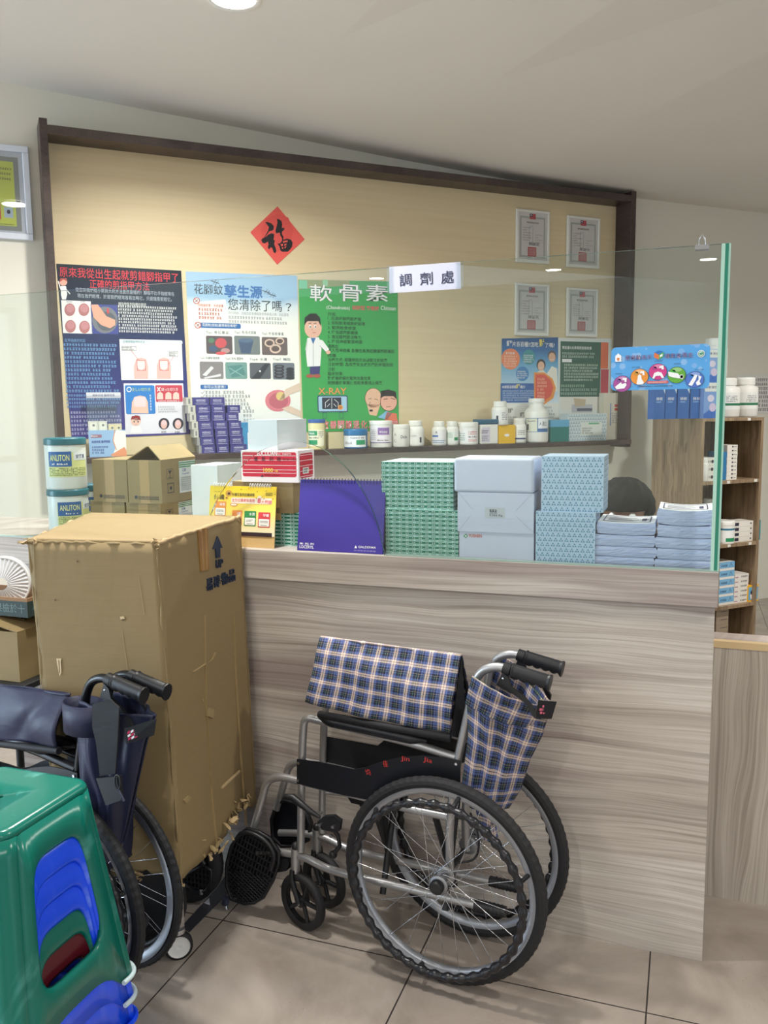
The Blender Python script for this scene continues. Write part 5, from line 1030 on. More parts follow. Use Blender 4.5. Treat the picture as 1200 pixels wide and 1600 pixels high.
# purple boxes, seven layers
PU, PUL = M((64, 60, 128), .3), M((226, 226, 240))
nrow = 7; ztop = atW(330, 620.5, .13).z; bh = (ztop - ZSH) / nrow
cols = {0: [(301, 326.5), (328, 351)], 1: [(306, 329), (330, 351.5), (355, 375.5)], 2: [(307, 329), (330, 352), (353, 373)], 3: [(310, 333), (334, 355.5), (357, 377)], 4: [(311, 334), (336, 356.5), (358, 379)], 5: [(313, 335.5), (337, 357.5), (359, 381)], 6: [(315, 337), (338.5, 358), (360, 386)]}
OW = ['top', 'second', 'third', 'fourth', 'fifth', 'sixth', 'bottom']; CW = ['left', 'middle', 'right']
for r_ in range(nrow):
    for k, (x0, x1) in enumerate(cols[r_]):
        y_ = 626 + 13 * r_; sA, sB = atW(x0, y_, .13).x, atW(x1, y_, .13).x; w = (sB - sA) / 2; b = MB(); b.box((-w + .0006, 0, 0), (w - .0006, .085, bh - .0008), PU)
        cv = Cv(b, (0, 0, 0), (1, 0, 0), (0, 0, 1), (0, -1, 0)); cv.text('NORVASC', -w * .55, bh * .52, w * .6, bh * .72, PUL, 1, .04); cv.greek(-w * .55, bh * .32, w * .65, bh * .46, 1, PUL, 1); cv.rect(-w * .65, bh * .14, w * .75, bh * .18, PUL, 1)
        if k == 0: c2 = Cv(b, (-w + .0006, .085, 0), (0, -1, 0), (0, 0, 1), (-1, 0, 0)); c2.rect(.02, bh * .12, .075, bh * .9, M((206, 204, 196)), 1)
        tag(b.build('purple_medicine_box', loc=wpt((sA + sB) / 2, .13, ZSH + (nrow - 1 - r_) * bh), rotz=WANG), 'small purple medicine box, %s layer of the stack, %s column' % (OW[r_], CW[k]), 'medicine box', 'purple medicine boxes on the ledge')
# grey-white cartons beside/behind the purple ones (their pale left ends)
for r_ in range(5):
    y_ = 627 + 13 * r_; sA, sB = atW(291 + r_ * 3, y_, .13).x, atW(cols[r_][0][0] - .6, y_, .13).x; w = (sB - sA) / 2; b = MB(); b.box((-w, 0, 0), (w, .08, bh - .0008), M((196, 194, 184), .4)); b.box((-w * .3, -.0006, bh * .2), (w * .3, 0, bh * .8), M((120, 122, 124)))
    tag(b.build('clear_ended_box', loc=wpt((sA + sB) / 2, .13, ZSH + (nrow - 1 - r_) * bh), rotz=WANG), 'pale ended little box left of the purple stack, %s layer' % OW[r_], 'medicine box', 'pale boxes left of the purple stack')
for r_ in (5, 6):
    sA, sB = atW(296 + r_ * 2.4, 690, .13).x, atW(cols[r_][0][0] - .6, 690, .13).x; w = (sB - sA) / 2; b = MB(); b.box((-w, 0, 0), (w, .08, bh - .0008), M((150, 150, 150), .4))
    tag(b.build('clear_ended_box', loc=wpt((sA + sB) / 2, .13, ZSH + (nrow - 1 - r_) * bh), rotz=WANG), 'pale ended little box left of the purple stack, %s layer' % OW[r_], 'medicine box', 'pale boxes left of the purple stack')
for px0, px1, yt, yb, c_, nm in ((377, 391, 660, 668.5, (60, 140, 190), 'upper bright blue'), (380, 391, 668.5, 679.5, (70, 150, 200), 'lower bright blue')):
    sA, sB = atW(px0, 680, .09).x, atW(px1 + 6, 680, .09).x; z0 = atW(385, yb, .09).z if nm[0] == 'u' else ZSH; z1 = atW(385, yt if nm[0] == 'u' else 668.5, .09).z; w = (sB - sA) / 2
    b = MB(); b.box((-w, 0, 0), (w, .05, z1 - z0), M(c_, .35)); 
    if nm[0] == 'l': Cv(b, (0, 0, 0), (1, 0, 0), (0, 0, 1), (0, -1, 0)).rect(-w * .1, 0.01, w, (z1 - z0) * .8, WH, 1)
    tag(b.build('blue_medicine_box', loc=wpt((sA + sB) / 2, .08, z0), rotz=WANG), nm + ' box peeping out right of the purple stack', 'medicine box')
# acrylic leaflet holder
a_, c1 = atW(138, 690, .12), atW(196, 690, .12); w = (c1.x - a_.x) / 2; zt_ = atW(165, 613, .08).z; h = zt_ - ZSH
t_ = thing('leaflet_holder', 'clear leaflet holder with a pale blue front and white leaflets', 'leaflet holder', wpt((a_.x + c1.x) / 2, .12, ZSH), WANG)
b = MB(); b.box((-w, -.02, 0), (w, .05, .004), m_acrylic); b.box((-w * .93, .045, 0), (w * .93, .048, h), m_acrylic); b.build('clear_stand', t_)
b = MB(); hf = atW(165, 672, .13).z - ZSH; b.box((-w, -.022, 0), (w, -.018, hf), M((150, 184, 220), .3)); cv = Cv(b, (0, -.022, 0), (1, 0, 0), (0, 0, 1), (0, -1, 0))
cv.poly([(w * .2, 0), (w, 0), (w, hf * .95), (w * .5, hf), (w * .3, hf * .7), (w * .4, hf * .3)], M((236, 236, 228)), 1); cv.poly([(w * .1, hf * .05), (w * .9, hf * .35), (w, hf * .2), (w, 0), (w * .3, 0)], M((226, 150, 110)), 2); cv.line([(w * .42, hf), (w * .3, hf * .6), (w * .45, hf * .25)], .004, M((226, 150, 110)), 2)
cv.text('維護骨骼 醫療照護', -w * .85, hf * .52, w * .12, hf * .62, M((50, 70, 150)), 2, .02); cv.greek(-w * .85, hf * .1, w * .02, hf * .42, 3, M((70, 96, 160)), 2); cv.rect(-w * .88, hf * .72, -w * .3, hf * .84, M((150, 110, 130)), 2); cv.text('Bayer', -w * .86, hf * .74, -w * .5, hf * .82, WH, 3); b.build('front_card', t_)
for k, (x0, x1, hh_) in enumerate(((-w * .95, -w * .45, .93), (-w * .42, w * .05, .93), (w * .12, w * .5, .84), (w * .5, w * .85, .84))):
    b = MB(); zz_ = hf + (.045 if k < 2 else .03); b.box((x0, .0 + k * .004, .004), (x1, .02, zz_), M((226, 226, 214)) if k < 2 else M((226, 216, 176))); cv = Cv(b, (x0, .0 + k * .004, 0), (1, 0, 0), (0, 0, 1), (0, -1, 0)); cv.frame(.004, hf * .3, x1 - x0 - .004, zz_ - .004, .0012, LGREY, 1); cv.ell((x1 - x0) * .55, zz_ - .02, .006, .006, GREY, 1)
    tag(b.build('leaflet', loc=t_.location.copy(), rotz=WANG), 'small %s leaflet standing in the clear holder, %s of four' % ('white' if k < 2 else 'cream', ['first from the left', 'second from the left', 'third from the left', 'rightmost'][k]), 'leaflet', 'leaflets in the clear holder')
b = MB(); b.box((-w * .93, .0, h - .02), (w * .93, .044, h - .018), m_acrylic); b.box((-w * .93, .044, h - .028), (w * .93, .0445, h), M((214, 214, 224))); cv = Cv(b, (0, .044, 0), (1, 0, 0), (0, 0, 1), (0, -1, 0)); cv.text('護骨保健 醫療照護', -w * .6, h - .021, w * .6, h - .009, M((60, 70, 120)), 1); b.build('header_strip', t_)

# ------------------------------------------------------------------ shelf unit against the wall
OB = .56; s0 = atW(1018, 720, OB).x; p = wside(1096, 700, s0); SD = -p.y     # depth found where the near edge falls
SD = abs(p.y)
s1_ = atW(1192, 700, SD).x
def SW(x, y, off=SD): return atW(x, y, off)
zs = [SW(1140, 653).z, SW(1150, 750).z, SW(1150, 849).z, SW(1150, 945).z]; zs = [zs[0] + .0] + zs[1:]
root = thing('shelf_unit', 'brown wooden open shelf unit against the wall behind the counter', 'shelf unit', wpt((s0 + s1_) / 2, (SD + OB) / 2, 0), WANG)
w = (s1_ - s0) / 2; hd = (SD - OB) / 2
b = MB(); b.box((-w, -hd, 0), (-w + .02, hd - .002, zs[0] - .018), m_shelfwood); b.build('side_panel', root)
b = MB(); b.box((w - .02, -hd, 0), (w, hd - .002, zs[0] - .018), m_shelfwood); b.build('side_panel', root)
b = MB(); b.box((-w + .02, hd - .012, 0), (w - .02, hd - .003, zs[0] - .02), m_shelfwood); b.build('back_panel', root)
b = MB(); b.box((-w, -hd, zs[0] - .018), (w, hd - .002, zs[0]), m_shelfwood); b.build('shelf', root)
for z in zs[1:] + [.03]:
    b = MB(); b.box((-w + .02, -hd + .001, z - .02), (w - .02, hd - .012, z), m_shelfwood); b.build('shelf', root)
for z, x_ in ((zs[1], (.3, .45, .9)), (zs[2], (.3, .5, .85)), (zs[0], (.75,))):
    for f_ in x_: b = MB(); b.box((-w + 2 * w * f_ - .012, -hd - .0012, z - .018), (-w + 2 * w * f_ + .012, -hd, z - .002), M((226, 222, 214))); b.build('price_tag', root)
# torn tape and note on its side
b = MB()
def onside(pts, m, lv):
    v = [wside(x, y, s0) for x, y in pts]; v = [(-w - .0006 * lv, p_.y + (SD + OB) / 2, p_.z) for p_ in v]; b.add(v, [tuple(range(len(v)))], m)
onside([(1028, 684), (1040, 700), (1050, 712), (1044, 716), (1038, 712), (1034, 726), (1021, 715), (1018, 703)][::-1], M((176, 178, 196)), 2)
onside([(1060, 672), (1075, 700), (1090, 712), (1092, 735), (1085, 752), (1083, 750), (1088, 730), (1078, 712), (1062, 690)][::-1], M((186, 168, 142), .2), 1)
b.build('torn_tape', root)
def shelfbox(name, label, cat, px0, px1, yt, yb, m, off=None, dep=.08, z0=None, group=None, draw=None):
    off = SD - .02 if off is None else off
    a_, c_ = atW(px0, (yt + yb) / 2, off), atW(px1, (yt + yb) / 2, off); z0 = atW((px0 + px1) / 2, yb, off).z if z0 is None else z0; z1 = atW((px0 + px1) / 2, yt, off).z; w_ = (c_.x - a_.x) / 2
    b = MB(); b.box((-w_, 0, 0), (w_, dep, z1 - z0 - .0006), m)
    if draw: draw(Cv(b, (0, 0, 0), (1, 0, 0), (0, 0, 1), (0, -1, 0)), w_, z1 - z0)
    tag(b.build(name, loc=wpt((a_.x + c_.x) / 2, off, z0), rotz=WANG), label, cat, group); return z1
def shelfbottle(label, px0, px1, yt, z0, off, lab=None, caph=.18, neck=.7, name='pill_bottle', kind='bottle', capm=None, body=None):
    a_, c_ = atW(px0, yt + 20, off), atW(px1, yt + 20, off); r = (c_.x - a_.x) / 2; h = atW((px0 + px1) / 2, yt, off).z - z0
    t_ = thing(name, label, 'bottle' if kind == 'bottle' else 'jar', wpt((a_.x + c_.x) / 2, off, z0), WANG, 'white bottles on the shelf unit')
    b = MB(); ch = h * caph; bd = body or WB
    b.lathe([(r * .6, 0), (r * .93, 0), (r, r * .1), (r, h * .72), (r * .93, h * .76), (r * neck, h * .79), (r * neck, h - ch)] if kind == 'bottle' else [(r * .6, 0), (r * .95, 0), (r * .97, .003), (r * .97, h - ch)], (0, 0, 0), bd, 24)
    b.X = Matrix.Rotation(R(-30), 4, 'Z')
    if lab: lab(b, r if kind == 'bottle' else r * .97, h)
    b.X = None; b.build('bottle_body' if kind == 'bottle' else 'jar_body', t_); b = MB(); cap_mesh(b, r * neck * 1.08 if kind == 'bottle' else r, ch, h - ch, capm or WB); b.build('cap' if kind == 'bottle' else 'lid', t_)
DBL = M((38, 96, 170), .35)
def bluebox(c, w, h): c.text('易善 鎂安', -w * .6, h * .6, w * .55, h * .7, WH, 1, .02); c.rect(-w * .6, h * .53, w * .3, h * .56, M((140, 180, 220)), 1); c.poly([(w * .5, h), (w, h), (w, h * .8)], M((190, 210, 230)), 1)
for k, (x0, x1, yb_) in enumerate(((1022, 1039, 646), (1040, 1057, 646.5), (1059, 1077, 647), (1079, 1098, 648))):
    shelfbox('blue_medicine_box', 'upright dark blue box on top of the shelf unit, %s' % ['leftmost of four', 'second from the left', 'third from the left', 'rightmost of four'][k], 'medicine box', x0, x1, 606, yb_, DBL, off=SD - .06 - .0, dep=.05, z0=zs[0], group='blue boxes on the shelf unit', draw=bluebox)
def lily(c, w, h): c.ell(0, h * .55, w * .5, h * .1, M((214, 206, 226)), 1); c.text('易善 鎂安', -w * .8, h * .82, w * .8, h * .9, M((60, 70, 120)), 1, .02); c.rr(-w * .9, h * .74, w * .9, h * .98, .006, M((222, 224, 222)), .6); c.poly([(-w, 0), (w, 0), (w, h * .4), (-w, h * .12)], M((40, 100, 190)), .8); c.ell(w * .3, h * .3, w * .5, h * .12, M((206, 190, 220)), 1)
zl_ = shelfbox('lily_print_box', 'pale blue flower-print box standing on the shelf unit, lower of two', 'medicine box', 1100, 1121, 597, 650, M((120, 156, 214), .35), off=SD - .03, dep=.09, z0=zs[0], draw=lily, group='flower-print boxes')
shelfbox('lily_print_box', 'pale blue flower-print box standing on the shelf unit, upper of two', 'medicine box', 1103, 1123, 545, 597, M((130, 164, 218), .35), off=SD - .03, dep=.08, z0=zl_, draw=lily, group='flower-print boxes')
def lg(b, r, h): wrap_label(b, r, h * .3, h * .36, -66, 66, M((40, 120, 80)), 12, 2); wrap_label(b, r, h * .2, h * .62, -66, 66, M((236, 238, 234)), 12, 1); wrap_greek(b, r, h * .38, h * .56, -10, 40, 4, GREY, 2)
for k, (x0, x1, yt_, of_) in enumerate(((1116, 1149, 591, OB + .2), (1150, 1178, 590, OB + .18))): shelfbottle('white bottle with a green line on the shelf unit, %s of the front two' % ('left', 'right')[k], x0, x1, yt_, zs[0], of_, lg)
a_ = atW(1120, 600, .1); zz_ = atW(1117, 596, .12).z
shelfbottle('large white bottle half hidden behind the flower-print boxes on the shelf unit', 1104, 1131, 590, zs[0], OB + .09)
shelfbottle('large white bottle stacked high behind the flower-print boxes', 1103, 1131, 529, atW(1117, 590, OB + .09).z, OB + .09)
# notice on the wall behind the bottles
b = MB(); a_, c_ = atW(1150, 600, .004), atW(1215, 600, .004); z1, z0 = atW(1180, 586, 0).z, zs[0] + .01; w = (c_.x - a_.x) / 2; b.box((-w, 0, 0), (w, .0015, z1 - z0), M((226, 226, 222))); cv = Cv(b, (0, 0, 0), (1, 0, 0), (0, 0, 1), (0, -1, 0)); cv.greek(-w * .1, .01, w * .9, z1 - z0 - .02, 8, M((120, 110, 120)), 1)
tag(b.build('wall_notice', loc=wpt((a_.x + c_.x) / 2, .004, z0), rotz=WANG), 'white printed sheet on the wall behind the white bottles', 'notice')
def stk(n, name, label, px0, px1, yt, yb, z0, m, draw=None, group=None, off=None, dep=.1):
    off = SD - .03 if off is None else off; z1 = atW((px0 + px1) / 2, yt, off).z; hh_ = (z1 - z0) / n; sA, sB = atW(px0, (yt + yb) / 2, off).x, atW(px1, (yt + yb) / 2, off).x; w_ = (sB - sA) / 2
    nm = ['bottom', 'second from the bottom', 'third from the bottom', 'fourth from the bottom', 'fifth from the bottom', 'sixth from the bottom', 'seventh from the bottom', 'eighth from the bottom', 'ninth from the bottom']
    for k in range(n):
        b = MB(); b.box((-w_, 0, 0), (w_, dep, hh_ - .0008), m)
        if draw: draw(Cv(b, (0, 0, 0), (1, 0, 0), (0, 0, 1), (0, -1, 0)), w_, hh_)
        tag(b.build(name, loc=wpt((sA + sB) / 2 + random.uniform(-.0015, .0015), off, z0 + k * hh_), rotz=WANG), label % (nm[k] if k < n - 1 else 'topmost'), 'medicine box', group)
    return
WBX = M((230, 226, 218), .45)
def dw(c, w, h): c.ell(w * .1, h * .5, h * .22, h * .22, INK, 1); c.greek(-w * .8, h * .3, -w * .1, h * .7, 1, GREY, 1)
def d9(c, w, h): c.rect(-w * .1, h * .3, w * .2, h * .7, INK, 1); c.greek(w * .3, h * .25, w * .9, h * .7, 1, INK, 1)
stk(3, 'white_medicine_box', 'white box in the short stack on the second shelf, %s', 1104, 1120, 715, 747, zs[1], WBX, dw, 'short white stack on the second shelf')
stk(9, 'white_medicine_box', 'slim white box in the tall stack on the second shelf, %s', 1136, 1152, 695, 745, zs[1], WBX, d9, 'tall white stack on the second shelf')
stk(4, 'blue_medicine_box', 'blue box left of the tall white stack on the second shelf, %s', 1126, 1135.5, 706, 746, zs[1], M((50, 120, 170), .4), None, 'blue stack on the second shelf')
shelfbottle('small white bottle on the second shelf beside the short white stack', 1092, 1104, 715, zs[1], SD - .04, None, .3, .8)
def lj(b, r, h): wrap_label(b, r, h * .08, h * .68, -66, 66, M((236, 238, 236)), 12, 1); wrap_label(b, r, h * .1, h * .26, -10, 60, M((30, 140, 90)), 8, 2); wrap_label(b, r, h * .6, h * .68, -66, 66, M((30, 110, 140)), 10, 2)
shelfbottle('white jar with teal and green bands on the third shelf', 1122, 1143, 813, zs[2], SD - .05, lj, .18, name='pill_jar', kind='jar')
shelfbottle('small white jar on the third shelf seen through the glass edge', 1098, 1112, 779, zs[2], SD - .2, None, .25, name='pill_jar', kind='jar')
def d4(c, w, h): c.rect(-w * .95, h * .2, -w * .65, h * .8, INK, 1); c.rect(w * .5, 0, w, h, M((40, 140, 150)), 1); c.rect(w * .55, h * .1, w * .62, h * .9, WH, 2); c.ell(w * .25, h * .5, h * .18, h * .18, INK, 1)
stk(4, 'teal_ended_box', 'white box with a teal end on the third shelf, %s of four', 1147, 1188, 814, 846, zs[2], WBX, d4, 'teal-ended boxes on the third shelf')
def db(c, w, h): c.rect(-w, h * .28, w, h, M((120, 176, 214)), 1); c.greek(-w * .8, h * .4, w * .1, h * .75, 1, M((40, 50, 90)), 2); c.line([(w * .3, h * .4), (w * .5, h * .85), (w * .7, h * .4)], .002, M((40, 50, 90)), 2)
stk(5, 'pale_blue_box', 'pale blue and white box on the fourth shelf, %s of five', 1124, 1147, 878, 943, zs[3], WBX, db, 'pale blue boxes on the fourth shelf')
def d6(c, w, h): c.greek(-w * .1, h * .2, w * .9, h * .75, 1, INK, 1); c.rect(-w * .95, h * .3, -w * .5, h * .5, M((170, 120, 150)), 1)
stk(6, 'white_medicine_box', 'white box in the stack of six on the fourth shelf, %s', 1147.5, 1169, 897, 940, zs[3], WBX, d6, 'white stack on the fourth shelf')
def dy(c, w, h): c.rect(-w, h * .1, w * .9, h * .88, M((100, 170, 210)), 1); c.ell(-w * .4, h * .35, w * .25, h * .2, M((236, 226, 220)), 2); c.ell(-w * .4, h * .55, w * .2, h * .13, INK, 3); c.greek(-w * .1, h * .6, w * .8, h * .8, 1, INK, 2)
shelfbox('yellow_edged_box', 'yellow-edged blue box at the right of the fourth shelf', 'medicine box', 1169.5, 1185, 914, 938, M((236, 180, 40), .4), z0=zs[3], draw=dy)
stk(4, 'flat_carton', 'flat brownish box on the bottom shelf behind the partition, %s', 1119, 1138, 950, 1000, max(.03, atW(1128, 1000, SD - .03).z), M((150, 134, 114), .6), lambda c, w, h: c.rect(-w * .3, h * .5, w * .8, h * .56, INK, 1), 'brownish boxes on the bottom shelf', dep=.2)
# ------------------------------------------------------------------ folding wheelchairs
class Loc:
    """local frame of a chair: x to the back of the chair, y away from the viewer"""
    def __init__(s, O, ang): s.O = Vector(O); s.a = R(ang); s.ex = Vector((cos(s.a), sin(s.a), 0)); s.ey = Vector((-sin(s.a), cos(s.a), 0))
    def __call__(s, x, y, yl):
        r = ray(x, y); t = ((s.O + s.ey * yl - EYE).dot(s.ey)) / r.dot(s.ey); p = EYE + r * t - s.O
        return Vector((p.dot(s.ex), yl, p.z))
PA = -6; PL = Loc((-.622, -.29, 0), PA)
TYR, RIMR, HRR = .28, .252, .231
HRO = .05
HX = (PL(541, 1375, 0).x + PL(858, 1385, 0).x) / 2
def mirror(pts, ya, yb): return [Vector((p.x, yb + (ya - p.y), p.z)) for p in pts]
def ring(b, r, y, m, tr=.0, w=.01, h=.01, n=96, wav=0, wn=32):
    pts = []
    for k in range(n):
        a = 2 * pi * k / n; rr = r + wav * cos(wn * a); pts.append((rr * cos(a), y, rr * sin(a)))
    b.tube(pts, tr, m, 10, closed=True); return b
def make_wheel(parent, y, side, name='rear_wheel', hr_mat=None, rim_mat=None):
    tr_ = .0165 if rim_mat is m_alu or rim_mat is None else .0125; rx = 0 if tr_ > .015 else .008
    """side -1: handrim towards the viewer, +1: away"""
    hubm = MB(); hubm.cyl((0, -.03, 0), (0, .03, 0), .012, M((120, 122, 128), .5, .5), 20); hubm.lathe([(.014, -.026), (.026, -.026), (.026, -.023), (.014, -.023)], (0, 0, 0), M((150, 152, 156), .45, .6), 24, (0, 1, 0)); hubm.lathe([(.014, .023), (.026, .023), (.026, .026), (.014, .026)], (0, 0, 0), m_silver, 24, (0, 1, 0))
    hubm.lathe([(.0185, 0), (.0185, .012), (.014, .016)], (0, side * .028, 0), m_black, 24, (0, side, 0))
    w = hubm.build(name, parent, (HX, y, .28))
    if tr_ < .015: w.scale = (.955, 1, .955); w.location.z = .2675
    # tyre with block tread
    t_ = MB(); n = 160; prof = []
    for k in range(12): a = 2 * pi * k / 12; prof.append((cos(a) * tr_, sin(a) * tr_ * .95))
    V = []; F = []
    for i in range(n):
        A = 2 * pi * i / n
        for k, (pr, py) in enumerate(prof):
            bump = .0016 if (i % 2 and pr > .004) else 0
            rr = TYR - .0007 - tr_ + pr + bump; V.append((rr * cos(A), py, rr * sin(A)))
    for i in range(n):
        for k in range(12): F.append((i * 12 + k, i * 12 + (k + 1) % 12, ((i + 1) % n) * 12 + (k + 1) % 12, ((i + 1) % n) * 12 + k))
    t_.add(V, F, m_rubber, smooth=False); t_.build('tyre', w)
    rm = MB(); seg = 96; pr = [(RIMR + .002 + rx, -.012 - rx * .3), (RIMR - .012, -.011 - rx * .3), (RIMR - .017, -.004), (RIMR - .017, .004), (RIMR - .012, .011 + rx * .3), (RIMR + .002 + rx, .012 + rx * .3)]
    rm.lathe(pr, (0, 0, 0), rim_mat or m_alu, seg, (0, 1, 0), caps=False); rm.build('rim', w)
    hr = MB(); n = 192; path = [(HRR * cos(2 * pi * k / n), side * (HRO if side < 0 else .026), HRR * sin(2 * pi * k / n)) for k in range(n)]
    rad = [.0105 + .0026 * cos(40 * 2 * pi * k / n) for k in range(n)] if hr_mat is None else [.008] * n
    hr.tube(path, .008, hr_mat or m_rim_rubber, 10, closed=True, rad=rad)
    for k in range(6): a = 2 * pi * (k + .3) / 6; hr.cyl((HRR * cos(a), side * (HRO if side < 0 else .026), HRR * sin(a)), ((RIMR - .006) * cos(a), side * .006, (RIMR - .006) * sin(a)), .006, m_black, 10)
    hr.build('hand_rim', w)
    sp0 = None
    for k in range(28):
        if sp0 is None:
            s_ = MB(); s_.cyl((.028 * cos(1.25), side * .0, .028 * sin(1.25)), (RIMR - .016, 0, 0), .0009, m_chrome, 6); sp0 = s_.build('spoke', w)
            o = sp0
        else:
            o = sp0.copy(); COL.objects.link(o); o.parent = w
        A = 2 * pi * k / 28; o.rotation_mode = 'XYZ'; o.rotation_euler = (0, -A, 0)
        o.location = (0, .014 if k % 2 else -.014, 0)
        if k % 2: o.scale = (1, 1, -1)
    return w
def grip(parent, p0, p1, r=.0165):
    """rubber hand grip with finger waves below"""
    d = (p1 - p0); L_ = d.length; d.normalize(); b = MB(); n = 40; seg = 14; V = []; F = []
    dn = Vector((0, 0, -1)); dn = (dn - d * dn.dot(d)).normalized(); sd = d.cross(dn)
    for i in range(n + 1):
        u = i / n; flare = 1 + (.12 if u > .93 or u < .04 else 0) + .03 * (i % 2)
        for k in range(seg):
            a = 2 * pi * k / seg; rr = r * flare; wv = (1 + .32 * abs(sin(pi * u * 4.5))) if cos(a) > .2 else 1
            V.append(p0 + d * (L_ * u) + dn * (rr * wv * cos(a)) + sd * (rr * sin(a) * .9))
    for i in range(n):
        for k in range(seg): F.append((i * seg + k, i * seg + (k + 1) % seg, (i + 1) * seg + (k + 1) % seg, (i + 1) * seg + k))
    b.add(V, F, m_black, smooth=True); b.add(V[:seg], [tuple(range(seg))], m_black); b.add(V[-seg:], [tuple(range(seg))[::-1]], m_black); return b.build('hand_grip', parent)
def wheelchair(L, ang, W, label, tube, fabric, kind, skew=0):
    root = thing('wheelchair', label, 'wheelchair', L, R(ang), 'folded wheelchairs')
    yn, yf = .05, W - .05
    make_wheel(root, 0, -1); make_wheel(root, W, 1, hr_mat=None if kind == 'plaid' else m_black, rim_mat=m_alu if kind == 'plaid' else M((186, 190, 198), .34, .85))
    P = lambda x, y: PL(x, y, .05)
    r0 = .0112
    rear = [P(*q) for q in ((797, 1046), (776, 1041), (753, 1047), (741, 1066), (735, 1100), (716, 1182), (707, 1240), (702, 1300), (703, 1362))]
    rear = [Vector((p.x, yn, p.z)) for p in rear]; gp0, gp1 = P(800, 1047), P(861, 1066)
    arm = [P(*q) for q in ((712, 1183), (690, 1172), (640, 1160), (560, 1142), (500, 1126), (484, 1128), (476, 1142), (474, 1170), (471, 1222), (470, 1332))]
    for fl, yy in ((0, yn), (1, yf)):
        mv = (lambda pts: [Vector((p.x + fl * skew, yy, p.z)) for p in pts])
        side = -1 if not fl else 1
        b = MB(); b.tube(fillet(mv(rear), .03), r0, tube, 14); b.build('rear_post', root)
        g = mv([gp0, gp1]); grip(root, g[0], g[1])
        b = MB(); b.tube(fillet(mv([arm[0], arm[2], arm[4]]) + mv([P(476, 1120), P(473, 1150), P(471, 1222), P(470, 1330)]), .045, 8), r0, tube, 14); b.build('front_post', root)
        # armrest pad
        a0, a1 = mv([P(497, 1121), P(668, 1157)]); d = (a1 - a0); b = MB(); n = 22; V = []; F = []; sg = 12; nn = d.normalized(); up = Vector((0, 0, 1)); up = (up - nn * up.dot(nn)).normalized()
        for i in range(n + 1):
            u = i / n; e = min(1, (sin(pi * min(1, max(0, u * 7 / 1)) / 2) if u < 1 / 7 else 1)); e = min(e, sin(pi / 2 * min(1, (1 - u) * 7))); e = max(e, .25)
            for k in range(sg): a = 2 * pi * k / sg; V.append(a0 + d * u + up * (.0165 * sin(a) * e - .001) + Vector((0, 1, 0)) * (.022 * cos(a) * e))
        for i in range(n):
            for k in range(sg): F.append((i * sg + k, i * sg + (k + 1) % sg, (i + 1) * sg + (k + 1) % sg, (i + 1) * sg + k))
        b.add(V, F, m_blackpl, smooth=True); b.add(V[:sg], [tuple(range(sg))[::-1]], m_blackpl); b.add(V[-sg:], [tuple(range(sg))], m_blackpl); b.build('armrest_pad', root)
        # seat rail + legrest hanger
        b = MB(); b.tube(fillet(mv([P(700, 1276), P(640, 1264), P(575, 1247), P(476, 1222), P(436, 1213), P(417, 1220), P(409, 1250), P(397, 1292)]), .03, 6), r0, tube, 14); b.build('seat_rail', root)
        b = MB(); b.tube(fillet(mv([P(402, 1330), P(440, 1331), P(472, 1337), P(512, 1358), P(545, 1367), P(700, 1403), P(745, 1414)]), .03, 6), r0, tube, 14); b.build('lower_rail', root)
        b = MB(); q = mv([P(742, 1413), P(790, 1425)]); b.cyl(q[0], q[1], .0145, m_black, 16); 
        for k in range(6): c_ = q[0].lerp(q[1], .2 + .13 * k); b.cyl(c_, c_ + (q[1] - q[0]).normalized() * .003, .0158, m_black, 16)
        b.build('tipping_lever', root)
        b = MB(); q = mv([P(472, 1266), P(503, 1270)]); b.tube(q, .004, tube, 8); b.build('bracket', root); b = MB(); q = mv([P(462, 1325), P(462, 1362)]); b.tube([q[0] - Vector((.0, 0, .02)), mv([P(470, 1330)])[0] - Vector((0, 0, .02))], .008, tube, 8); b.cyl(q[0], q[1], .014, tube, 16); b.ball(q[0] + Vector((0, 0, .006)), .013, m_black, 14); b.build('castor_housing', root)
        # side guard
        out = [P(*q) for q in ((468, 1183), (500, 1187), (530, 1193), (556, 1199), (575, 1196), (600, 1187), (630, 1180), (665, 1177), (700, 1181), (722, 1186), (722, 1232), (700, 1222), (660, 1214), (640, 1213), (612, 1222), (590, 1236), (577, 1246), (540, 1239), (500, 1229), (468, 1221))]
        b = MB(); b.prism([(p.x, p.z) for p in out], 'y', yy - side * -.012 if fl else yy - .015, (yy + .015) if fl else yy - .012, m_blackpl)
        yo = yy - .015 if not fl else yy + .015
        for q in ((471, 1189), (470, 1216), (716, 1190)): c_ = P(*q); b.cyl((c_.x, yo, c_.z), (c_.x, yo + side * .003, c_.z), .004, m_chrome, 10)
        if kind == 'plaid':
            cv = Cv(b, (0, yo, 0), (1, 0, 0), (0, 0, 1), (0, side, 0)); RD = M((214, 60, 56))
            for ch, x, y, sz, rt in (('均', 579, 1203, .0125, 22), ('佳', 606, 1190, .0125, 8), ('Jin', 637, 1183, .0155, 2), ('Jia', 672, 1185, .0155, -5)):
                c_ = P(x, y); w_ = sz * (.75 if len(ch) == 1 else 1.0) / (1 if len(ch) > 1 else 1); hh_ = .009 if len(ch) == 1 else .008
                if fl == 0: cv.text(ch, c_.x - w_ * .8, c_.z - hh_, c_.x + w_ * .8, c_.z + hh_, RD, 2, .006, rt)
        b.build('side_guard', root)
        # castor
        cx_ = P(478, 1410).x; cy_ = yy - .015 if not fl else yy - .012
        cr = .083
        t_ = thing('castor', '', ''); del t_['label']; del t_['category']; bpy.data.objects.remove(t_)
        f_ = MB(); hz = P(462, 1362); f_.cyl((hz.x, yy, .168), (hz.x, yy, P(462, 1360).z), .016, m_black, 16)
